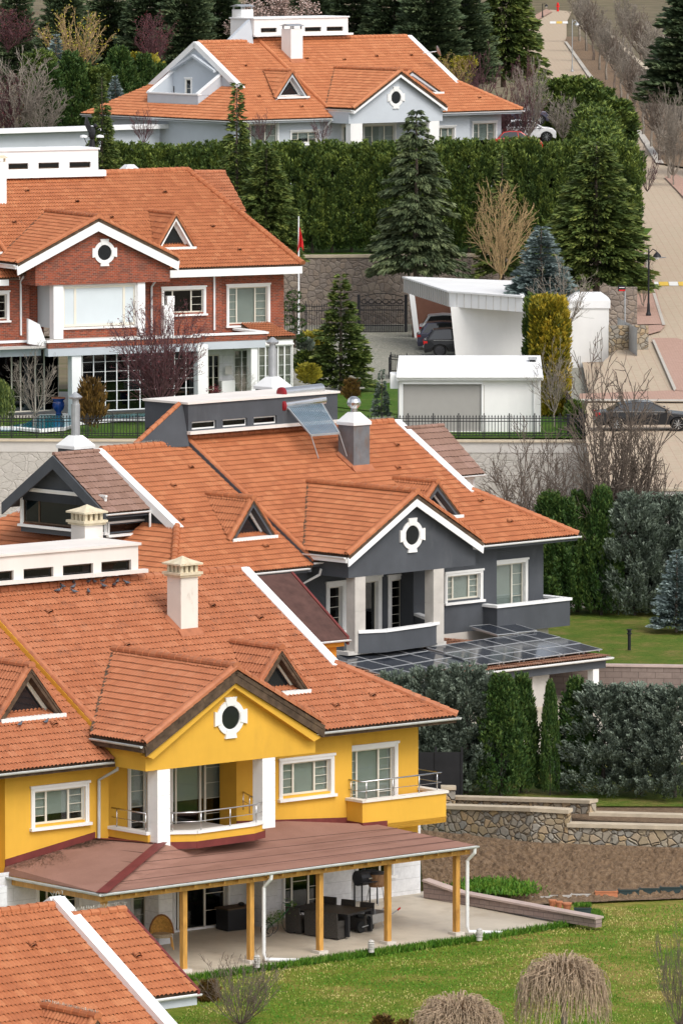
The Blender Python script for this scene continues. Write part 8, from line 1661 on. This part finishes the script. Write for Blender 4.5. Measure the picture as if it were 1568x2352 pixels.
def paint(n, c, met=.3): m, nt, b = newmat(n); b.inputs['Base Color'].default_value = (*c, 1); b.inputs['Roughness'].default_value = .24; b.inputs['Metallic'].default_value = met; b.inputs['Coat Weight'].default_value = .2; return m
black_, grey_, white_, redp = paint('black_paint', (.008, .008, .010)), paint('violet_grey_paint', (.055, .055, .085), .5), paint('white_car_paint', (.7, .7, .7), .0), paint('red_car_paint', (.5, .03, .02), .0)
s_p = RG(1480, 987, .01); car('parked_car', 'black saloon car parked on the paved road by the wall corner', s_p, radians(1), black_, L_=5.05, Wd=1.88, H=1.47, suv=False, wheel=.345)
CX = lambda px, y: P(px, 800, y)[0]
car('parked_car', 'black SUV, nearest of the three cars in the white carport', (CX(972, CW + 2.2) + 2.35, CW + 2.2, CZ), 0, black_, dark_rim=True, wheel=.39, H=1.66); car('parked_car', 'violet grey SUV, middle one of the three cars in the white carport', (CX(955, CW + 7.4) + 2.4, CW + 7.4, CZ), 0, grey_, wheel=.38, H=1.7); car('parked_car', 'white SUV, farthest of the three cars in the white carport', (CX(964, CW + 12.8) + 2.3, CW + 12.8, CZ + .1), 0, white_, wheel=.37, H=1.68)
for x, yb, col, lb, rz in ((1190, 326, redp, 'red car half hidden behind the hedge top beside the pale blue house', 0), (1212, 300, white_, 'white car behind the red one beside the pale blue house', .1), (1195, 262, grey_, 'pale grey car farthest of the three beside the pale blue house', .2)):
    Yc = 452 + (326 - yb) * .25; p = P(x, yb, Yc); car('parked_car', lb, (p[0], p[1], p[2] - .75), rz, col, L_=3.2 if yb == 326 else 3.6, H=1.5)
# ---- patio furniture
def rattan_chair(name, label, u, v, rz, mat='rattan', group=None, cat='chair', loc=None, s=1.):
    p = loc or pat(u, v); t = thing(name, label, cat, p, YF.t + rz, group); t.scale = (s, s, s); W2 = .29
    MB().box(-W2, W2, -.28, .28, .38, .46).build('seat', M[mat], t); b = MB(); b.ext([(-W2, .26, .05), (W2, .26, .05), (W2 - .02, .33, .92), (-W2 + .02, .33, .92)], (0, .06, 0)); b.build('backrest', M[mat], t)
    for sg in (-1, 1): m = MB(); m.ext([(sg * W2, -.28, .03), (sg * W2, .28, .03), (sg * W2, .30, .66), (sg * W2, -.26, .60)], (-sg * .06, 0, 0)); m.build('side_panel', M[mat], t)
    m = MB(); m.ext([(-W2 + .06, -.27, .04), (W2 - .06, -.27, .04), (W2 - .06, -.27, .38), (-W2 + .06, -.27, .38)], (0, .03, 0)); m.build('front_panel', M[mat], t); return t
tp = YF.w(772, 2120, .12); tu, tv = -1.3, -1.6
def ptl(px, py): 
    q = YF.w(px, py, .15); return q[0], q[1]
ta, tb = ptl(797, 2152), ptl(852, 2138)
def table():
    A = Vector((*ptl(798, 2153), 0)); B_ = Vector((*ptl(850, 2139), 0)); ax = (B_ - A); wd = ax.length; ax.normalize(); dp = Vector((-ax.y, ax.x, 0)); ln = 2.3
    c = A + ax * wd / 2 + dp * ln / 2; p = pat(c.x, c.y); t = thing('dining_table', 'long black outdoor dining table under the veranda', 'table', p, YF.t + atan2(ax.y, ax.x)); MB().box(-wd / 2 - .08, wd / 2 + .08, -ln / 2 - .05, ln / 2 + .05, .72, .79).build('tabletop', M['blackplas'], t)
    for sx in (-1, 1):
        for sy in (-1, 1): MB().box(sx * wd / 2 - .06, sx * wd / 2 + .06, sy * ln / 2 - .06, sy * ln / 2 + .06, 0, .72).build('leg', M['blackplas'], t)
    return c, ax, dp, wd, ln
tc, tax, tdp, twd, tln = table(); trz = atan2(tax.y, tax.x)
for i in range(3):
    for sg in (-1, 1):
        c = tc + tdp * (-.75 + .75 * i) + tax * sg * (twd / 2 + .12); rattan_chair('rattan_chair', 'dark rattan armchair at the black dining table, %s side, %s from the lawn' % ('left' if sg < 0 else 'right', ('nearest', 'second', 'third')[i]), c.x, c.y, trz + (pi / 2 if sg < 0 else -pi / 2), group='chairs around the dining table')
def bbq():
    u, v = YF.w(842, 2095, .3)[:2]; p = pat(YF.v(840, 2060, .9)[0], .9); t = thing('barbecue', 'black barrel barbecue with a short chimney against the white wall', 'barbecue', p, YF.t); m = MB(); m.tube([(-.4, 0, .95), (.4, 0, .95)], .27, 14); m.build('barrel', M['blackplas'], t); MB().tube([(-.1, 0, 1.15), (-.1, 0, 1.7)], .06, 8).build('chimney', M['blackplas'], t); MB().box(-.5, .55, -.45, -.25, .82, .86).build('shelf', M['blackplas'], t); MB().box(-.12, .12, -.31, -.26, .93, .98).build('handle', M['steel'], t)
    for x in (-.35, .35):
        for y in (-.2, .2): MB().bar((x, y, 0), (x, y, .8), .04).build('leg', M['blackplas'], t)
    p = pat(YF.v(864, 2060, .7)[0], .7); t = thing('fire_drum', 'rusty brown fire drum on thin legs right of the black barbecue', 'fire pit', p, YF.t); MB().lathe([(.26, 0), (.30, .1), (.30, .42), (.28, .46)], (0, 0, .62), 16).build('drum', M['fascia'] if False else pm('rust', (.16, .085, .04), .7, .4, 5), t); MB().lathe([(.31, 0), (.31, .04), (.2, .08)], (0, 0, 1.08), 16).build('lid', M['blackplas'], t)
    for k in range(3): a = 2 * pi * k / 3; MB().bar((cos(a) * .25, sin(a) * .25, .65), (cos(a) * .38, sin(a) * .38, 0), .025).build('leg', M['galv'], t)
bbq()
def barrow():
    q = YF.w(866, 2136, .15); t = thing('wheelbarrow', 'grey wheelbarrow with red handles beside the dining table', 'wheelbarrow', pat(q[0], q[1] + .2), YF.t + .2); m = MB(); a = [(-.35, -.25, .3), (.35, -.25, .3), (.35, .25, .3), (-.35, .25, .3)]; b = [(-.5, -.35, .62), (.55, -.35, .62), (.55, .35, .62), (-.5, .35, .62)]; m.add(a + b, [(0, 1, 2, 3)] + [(i, (i + 1) % 4, 4 + (i + 1) % 4, 4 + i) for i in range(4)]); m.build('tray', M['galv'], t)
    for sg in (-1, 1): MB().tube([(-.75, sg * .1, .2), (.2, sg * .25, .32), (.95, sg * .3, .6)], .02, 6).build('handle', M['galv'], t); MB().tube([(.95, sg * .3, .6), (1.1, sg * .3, .66)], .03, 6).build('grip', M['red'], t); MB().tube([(.1, sg * .26, .32), (.3, sg * .28, 0), (.5, sg * .28, .42)], .02, 6).build('leg', M['galv'], t)
    MB().tube([(-.72, -.05, .2), (-.72, .05, .2)], .2, 14).build('wheel', M['tire'], t)
barrow()
def bike():
    q = YF.w(648, 2150, .12); p = pat(q[0], q[1]); t = thing('bicycle_planter', 'green and rusty bicycle shaped plant stand under the veranda', 'plant stand', p, YF.t - radians(8))
    def ring(cx, r, y=0): m = MB(); m.tube([(cx + r * cos(a), y, r + r * sin(a)) for a in np.linspace(0, 2 * pi, 25)], .014, 5, caps=False); [m.bar((cx, y, r), (cx + r * cos(a), y, r + r * sin(a)), .006) for a in np.linspace(0, pi * 2, 11)[:-1]]; m.build('wheel', M['blackplas'], t)
    ring(.42, .42); ring(-.72, .25, -.2); ring(-.3, .28, .22); m = MB(); m.tube([(.42, 0, .42), (.3, 0, .95), (.1, 0, 1.0)], .018, 5); m.tube([(.3, 0, .9), (-.1, 0, .55), (-.5, 0, .35), (-.72, -.2, .25)], .018, 5); m.tube([(-.4, 0, .4), (-.3, .22, .28)], .018, 5); m.tube([(.15, -.2, 1.05), (.35, 0, 1.0), (.15, .2, 1.05)], .015, 5); m.build('frame', M['green'], t)
    r = rg(3); P_ = np.concatenate([np.array(c) + r.normal(size=(120, 3)) * .09 for c in ((-.5, 0, .5), (.35, 0, .95), (-.1, 0, .65))]); v, f, uv = sprays(P_, r.normal(size=P_.shape) + [0, 0, .6], .12, .012, r.random(len(P_)), r); np_mesh('foliage', v, f, M['lf_grass'], uv=uv, parent=t)
bike()
def storage():
    a, b = YF.w(530, 2142, .25), YF.w(578, 2134, .25); t = thing('storage_box', 'black storage chest with a wooden lid beside the patio door', 'storage box', pat(a[0], -.15), YF.t); w_ = b[0] - a[0] + .1; MB().box(0, w_, -.35, .3, 0, .72).build('chest', M['blackplas'], t); MB().box(-.03, w_ + .03, -.38, .33, .72, .77).build('lid', M['fascia'], t); MB().ell((w_ - .25, 0, .82), (.12, .1, .07), 8, 5).build('ornament', M['blackplas'], t)
storage()
def easy():
    q = YF.w(372, 2180, .15); t = thing('cane_chair', 'round backed golden cane armchair half hidden behind the nearest roof', 'chair', pat(q[0], q[1]), YF.t - .6); m = MB(); V = []; F = []
    for i in range(9):
        for k in range(13): a = pi * k / 12; rr = .38 * (i / 8) ** .5; V.append((cos(a) * .38 * (i / 8), .1 + .18 * (1 - (i / 8) ** 2), .45 + sin(a) * .62 * (i / 8)))
    for i in range(8):
        for k in range(12): F.append((i * 13 + k, i * 13 + k + 1, (i + 1) * 13 + k + 1, (i + 1) * 13 + k))
    np_mesh('backrest', np.array(V), np.array(F), pm('cane', (.42, .22, .05), .5, .4, 14), parent=t); MB().lathe([(.33, .38), (.36, .44), (.3, .5)], (0, -.1, 0), 16).build('seat', M['rattan2'], t)
    MB().tube([(.4 * cos(a), .15 - .0 * a, .45 + .64 * sin(a)) for a in np.linspace(0, pi, 13)], .035, 6).build('hoop', pm('cane_dark', (.22, .09, .03), .5, .2, 8), t)
    for sx in (-1, 1): MB().tube([(sx * .3, .1, .42), (sx * .34, .1, .0)], .025, 6).build('leg', M['wood'], t); MB().tube([(sx * .3, -.35, .42), (sx * .36, -.5, .0)], .025, 6).build('leg', M['wood'], t)
easy()
def gardenlight(x, y, label, z=1.08, h=.42, post=False, p=None):
    p = p or G(x, y, z); t = thing('garden_light', label, 'garden light', p); m = MB()
    if post: m.lathe([(.07, 0), (.07, h - .18), (.12, h - .16), (.12, h - .12), (.08, h - .1), (.08, h), (.13, h + .02), (.12, h + .06)], (0, 0, 0), 12); m.build('body', M['black'], t)
    else: m.lathe([(.10, 0), (.10, .12)] + [q for k in range(4) for q in ((.13, .14 + k * .05), (.09, .165 + k * .05))] + [(.11, .36), (.06, h)], (0, 0, 0), 12); m.build('body', M['conc'], t)
gardenlight(1100, 2160, 'small ribbed garden light beside the last downpipe'); gardenlight(852, 2187, 'small ribbed garden light in front of the fourth veranda post'); gardenlight(590, 2222, 'small ribbed garden light beside the downpipe at the second post')
gardenlight(1444, 1493, 'black bollard light on the upper lawn right of the solar panels', z=LZ, h=.85, post=True); gardenlight(1304, 992, 'white lantern on a post inside the fence near the golden thuja', h=1.0, post=True, p=Vector((P(1304, 990, 344)[0], 344, 8.35)))
# planters and pots
def boxp(x0, x1, y, label, mat, h=.24, z=.98, d=.35, plant_=None, name='planter_box'):
    a, b = G(x0, y, z), G(x1, y, z); t = thing(name, label, 'planter', a); L_ = (b - a).length; m = MB(); m.box(0, L_, 0, d, 0, h); m.box(-.02, L_ + .02, -.02, .02, h - .05, h); m.build('trough', mat, t); MB().box(.03, L_ - .03, .03, d - .03, h - .03, h + .005).build('soil', M['soil'], t)
    if plant_: r = rg(int(x0)); P_ = np.stack([r.random(300) * L_, r.random(300) * d, np.full(300, h)], 1); v, f, uv = sprays(P_, r.normal(size=P_.shape) * .4 + [0, 0, 1], .18, .012, r.random(300), r); np_mesh('foliage', v, f, M[plant_], uv=uv, parent=t)
dg = pm('dark_green_plastic', (.03, .05, .05), .5, .1, 3)
boxp(1366, 1417, 2062, 'terracotta coloured trough at the front edge of the soil bed', M['terra']); 
for i, x in enumerate((1420, 1468, 1516, 1562)): boxp(x, x + 46, 2060 - i * 3, 'dark green trough, %s from the terracotta one' % ('first', 'second', 'third', 'fourth')[i], dg, h=.26)
for i, x in enumerate((1213, 1262, 1311)): boxp(x, x + 48, 2068 - i * 3, 'pale concrete edging block beside the soil bed, %s from the patio' % ('first', 'second', 'third')[i], M['conc'], h=.14, d=.2, name='edging_block')
boxp(1318, 1356, 2098, 'grey green planter with grassy leaves at the end of the low wall', dg, h=.2, z=1.3, plant_='lf_grass')
for i, (x, y, r_, mt, lb) in enumerate(((1268, 2080, .13, 'terra', 'terracotta pot on the low wall, left of the row'), (1283, 2083, .12, 'terra', 'reddish pot in the middle of the row on the low wall'), (1301, 2087, .16, 'terra', 'largest orange pot on the low wall'))):
    t = thing('flower_pot', lb, 'flower pot', G(x, y + 3, 1.33), group='pots on the low block wall'); MB().lathe([(r_ * .7, 0), (r_, .2), (r_ * 1.1, .2), (r_ * 1.1, .25), (r_ * .9, .25)], (0, 0, 0), 14).build('pot', M[mt], t); MB().lathe([(r_ * .88, .22), (r_ * .88, .235)], (0, 0, 0), 12).build('soil', M['soil'], t)
h_ = MB(); h_.tube([G(985, 2018, 1.5), G(1000, 2030, 1.45), G(1015, 2040, 1.35), G(1035, 2046, 1.3), G(1060, 2049, 1.3)], .03, 6); setp(h_.build('garden_hose', pm('blue_hose', (.10, .25, .5), .5, .1, 2)), 'blue garden hose lying along the low wall at the soil bed', 'hose')
# pool side
def urn(x, y, label, p, s=1.): t = thing('garden_urn', label, 'urn', p); t.scale = (s, s, s); MB().lathe([(.16, 0), (.18, .06), (.14, .14), (.30, .32), (.36, .52), (.33, .72), (.27, .80), (.38, .88), (.40, .94), (.34, .94)], (0, 0, 0), 20).build('body', M['bluepot'], t, smooth=True); MB().lathe([(.36, .93), (.42, .95), (.40, .99)], (0, 0, 0), 20).build('rim', M['terra'], t)
urn(135, 952, 'large blue glazed urn standing beside the pool', G(135, 952, PZ + .03), .92); urn(490, 925, 'blue glazed pot on the terrace before the beige chairs', Vector((P(490, 925, 353)[0], 353, 8.42)), .72)
for i, (x, lb, rz) in enumerate(((508, 'beige wicker tub chair, left one at the terrace table', 2.6), (545, 'beige wicker tub chair, right one at the terrace table', -2.2), (528, 'beige wicker tub chair behind the terrace table', 0.))):
    p = Vector((P(x, 915, 355.5 + (1.6 if i == 2 else 0))[0], 355.5 + (1.6 if i == 2 else 0), 8.45)); t = thing('tub_chair', lb, 'chair', p, rz, 'beige chairs on the brick house terrace'); m = MB(); V = []; F = []
    for j in range(5):
        for k in range(11): a = -.35 + (pi + .7) * k / 10; V.append((cos(a) * (.3 + .03 * j), sin(a) * (.3 + .03 * j), .42 + j * .11 * (.4 + .6 * sin(max(0, min(pi, a))))))
    for j in range(4):
        for k in range(10): F.append((j * 11 + k, j * 11 + k + 1, (j + 1) * 11 + k + 1, (j + 1) * 11 + k))
    np_mesh('shell', np.array(V), np.array(F), M['rattan2'], parent=t); MB().lathe([(.28, .40), (.3, .46)], (0, 0, 0), 12).build('seat', M['rattan2'], t)
    for k in range(4): a = pi / 4 + k * pi / 2; MB().bar((cos(a) * .15, sin(a) * .15, .4), (cos(a) * .3, sin(a) * .3, 0), .03).build('leg', M['wood'], t)
p = Vector((P(527, 915, 356.2)[0], 356.2, 8.45)); t = thing('terrace_table', 'small round table with a vase of flowers between the beige chairs', 'table', p); MB().lathe([(.55, .70), (.55, .74)], (0, 0, 0), 20).build('tabletop', M['wood'], t); MB().lathe([(.25, 0), (.05, .05), (.05, .7)], (0, 0, 0), 10).build('pedestal', M['blackplas'], t)
t2 = thing('flower_vase', 'blue and white vase with dried flowers on the terrace table', 'vase', p + Vector((-.8, 0, .78))); MB().lathe([(.06, -.1), (.14, .05), (.12, .2), (.07, .25)], (0, 0, 0), 12).build('vase', M['bluepot'], t2); r_ = rg(4); v, f, uv = sprays(r_.normal(size=(200, 3)) * [.18, .18, .12] + [0, 0, .42], r_.normal(size=(200, 3)), .1, .03, r_.random(200), r_); np_mesh('flowers', v, f, M['lf_plum'], uv=uv, parent=t2)
MB()
ac = thing('air_conditioner', 'white outdoor air conditioner unit against the white terrace wall', 'air conditioner', BF.wld((BF.v(522, 880, -1.15)[0], -1.15, .35))); ac.rotation_euler = (0, 0, BF.t); MB().box(-.4, .4, -.15, .15, .2, .95).build('casing', M['white2'], ac); MB().box(-.2, .2, -.16, -.15, 1.3, 1.75).build('wall_grille', M['conc'], ac)
# decoy bird with floodlights on the brick house clerestory
def decoy():
    p = P(212, 341, 372); t = thing('decoy_eagle', 'dark eagle statue with raised wings on the white brick house parapet', 'statue', p); s = 372 / FPX; m = MB(); m.tube([(0, 0, 0), (0, 0, .5)], [.2, .12], 8); m.ell((0, 0, .85), (.2, .2, .38), 10, 7); m.ell((.18, 0, 1.25), (.11, .1, .13), 8, 6); m.tube([(.26, 0, 1.25), (.38, 0, 1.2)], [.05, .01], 6)
    m.build('body', M['black'], t)
    for sg in (-1, 1): w_ = MB(); w_.ext([(-.05, sg * .1, .9), (-.1, sg * .15, 1.2), (-.35 * 1, sg * .35, 1.75), (.1 * sg - .3, sg * .5, 1.35), (-.2, sg * .35, .9)], (.05, 0, 0)); w_.build('wing', M['black'], t)
    for sx in (-1, 1): u = thing('floodlight', 'small white floodlight %s of the eagle statue' % ('left' if sx < 0 else 'right'), 'floodlight', p + Vector((sx * .45, -.2, .62))); MB().lathe([(.22, 0), (.2, .1), (.05, .14)], (0, 0, 0), 12).build('head', M['white2'], u); MB().bar((0, 0, 0), (-sx * .3, .15, -.62), .03).build('bracket', M['black'], u)
decoy()
# pigeons
def pigeon(label, loc, rz, group):
    t = thing('pigeon', label, 'pigeon', loc, rz, group); t.scale = (.72, .72, .72); m = MB(); prof = [(-.20, .10, .012, .008), (-.13, .10, .035, .022), (-.06, .105, .060, .055), (.0, .11, .072, .070), (.06, .125, .062, .062), (.10, .165, .036, .04), (.125, .205, .030, .032), (.15, .215, .020, .02), (.175, .208, .005, .005)]; n = 8; V = []; F = []
    for x, z, ry, rz_ in prof:
        for k in range(n): a = 2 * pi * k / n; V.append((x, ry * cos(a), z + rz_ * sin(a)))
    for i in range(len(prof) - 1):
        for k in range(n): F.append((i * n + k, i * n + (k + 1) % n, (i + 1) * n + (k + 1) % n, (i + 1) * n + k))
    o = np_mesh('body', np.array(V) * 1.15, np.array(F), M['pigeon'], parent=t, smooth=True); l = MB(); l.bar((.0, .03, .0), (.0, .03, .07), .012); l.bar((.0, -.03, .0), (.0, -.03, .07), .012); l.build('legs', M['redplas'], t)
R1 = roofplane(YF, -.8, YK['we'] + .09, T0); spots = [(135, 1358, 'lowest left pigeon near the clerestory sill'), (145, 1349, 'pigeon just above the lowest left one'), (170, 1340, 'top one of the stack of three pigeons'), (169, 1350, 'middle one of the stack of three pigeons'), (171, 1361, 'bottom one of the stack of three pigeons'), (203, 1338, 'pigeon under the gap between the second and third window'), (204, 1361, 'lowest pigeon right of the stack of three'), (218, 1338, 'pigeon left of the centre of the flock'), (237, 1336, 'pigeon right of the centre of the flock'), (239, 1348, 'pigeon a little below the centre of the flock'), (263, 1345, 'third pigeon from the right end of the flock'), (270, 1337, 'second pigeon from the right end of the flock'), (292, 1341, 'rightmost pigeon of the flock below the clerestory')]
for i, (x, y, lb) in enumerate(spots): p = R1(x, y + 3); pigeon('grey ' + lb, YF.wld(p), (i * 2.4) % 6.28, 'pigeons on the yellow house roof')
R2 = roofplane(YF, -.8, YK['we'] - .12, T0)
for x, y, lb in ((47, 1666, 'grey pigeon below the left dormer, left one of two'), (107, 1660, 'grey pigeon below the left dormer, right one of two')): pigeon(lb, YF.wld(R2(x, y + 3)), 1., 'pigeons below the left dormer')
# black screen fence beside the yellow balcony
def screen():
    a, b = P(940, 1850, 253), P(1060, 1850, 253); t = thing('garden_fence', 'black mesh fence with posts beside the yellow house balcony', 'fence', (a[0], 253, 2.2)); L_ = b[0] - a[0]; m = MB(); m.box(0, L_, 0, .02, 0, 1.9); m.build('mesh_screen', M['blackplas'], t)
    for i in range(3): MB().box(L_ * i / 2 - .04, L_ * i / 2 + .04, -.05, .0, 0, 2.1).build('post', M['black'], t)
screen()
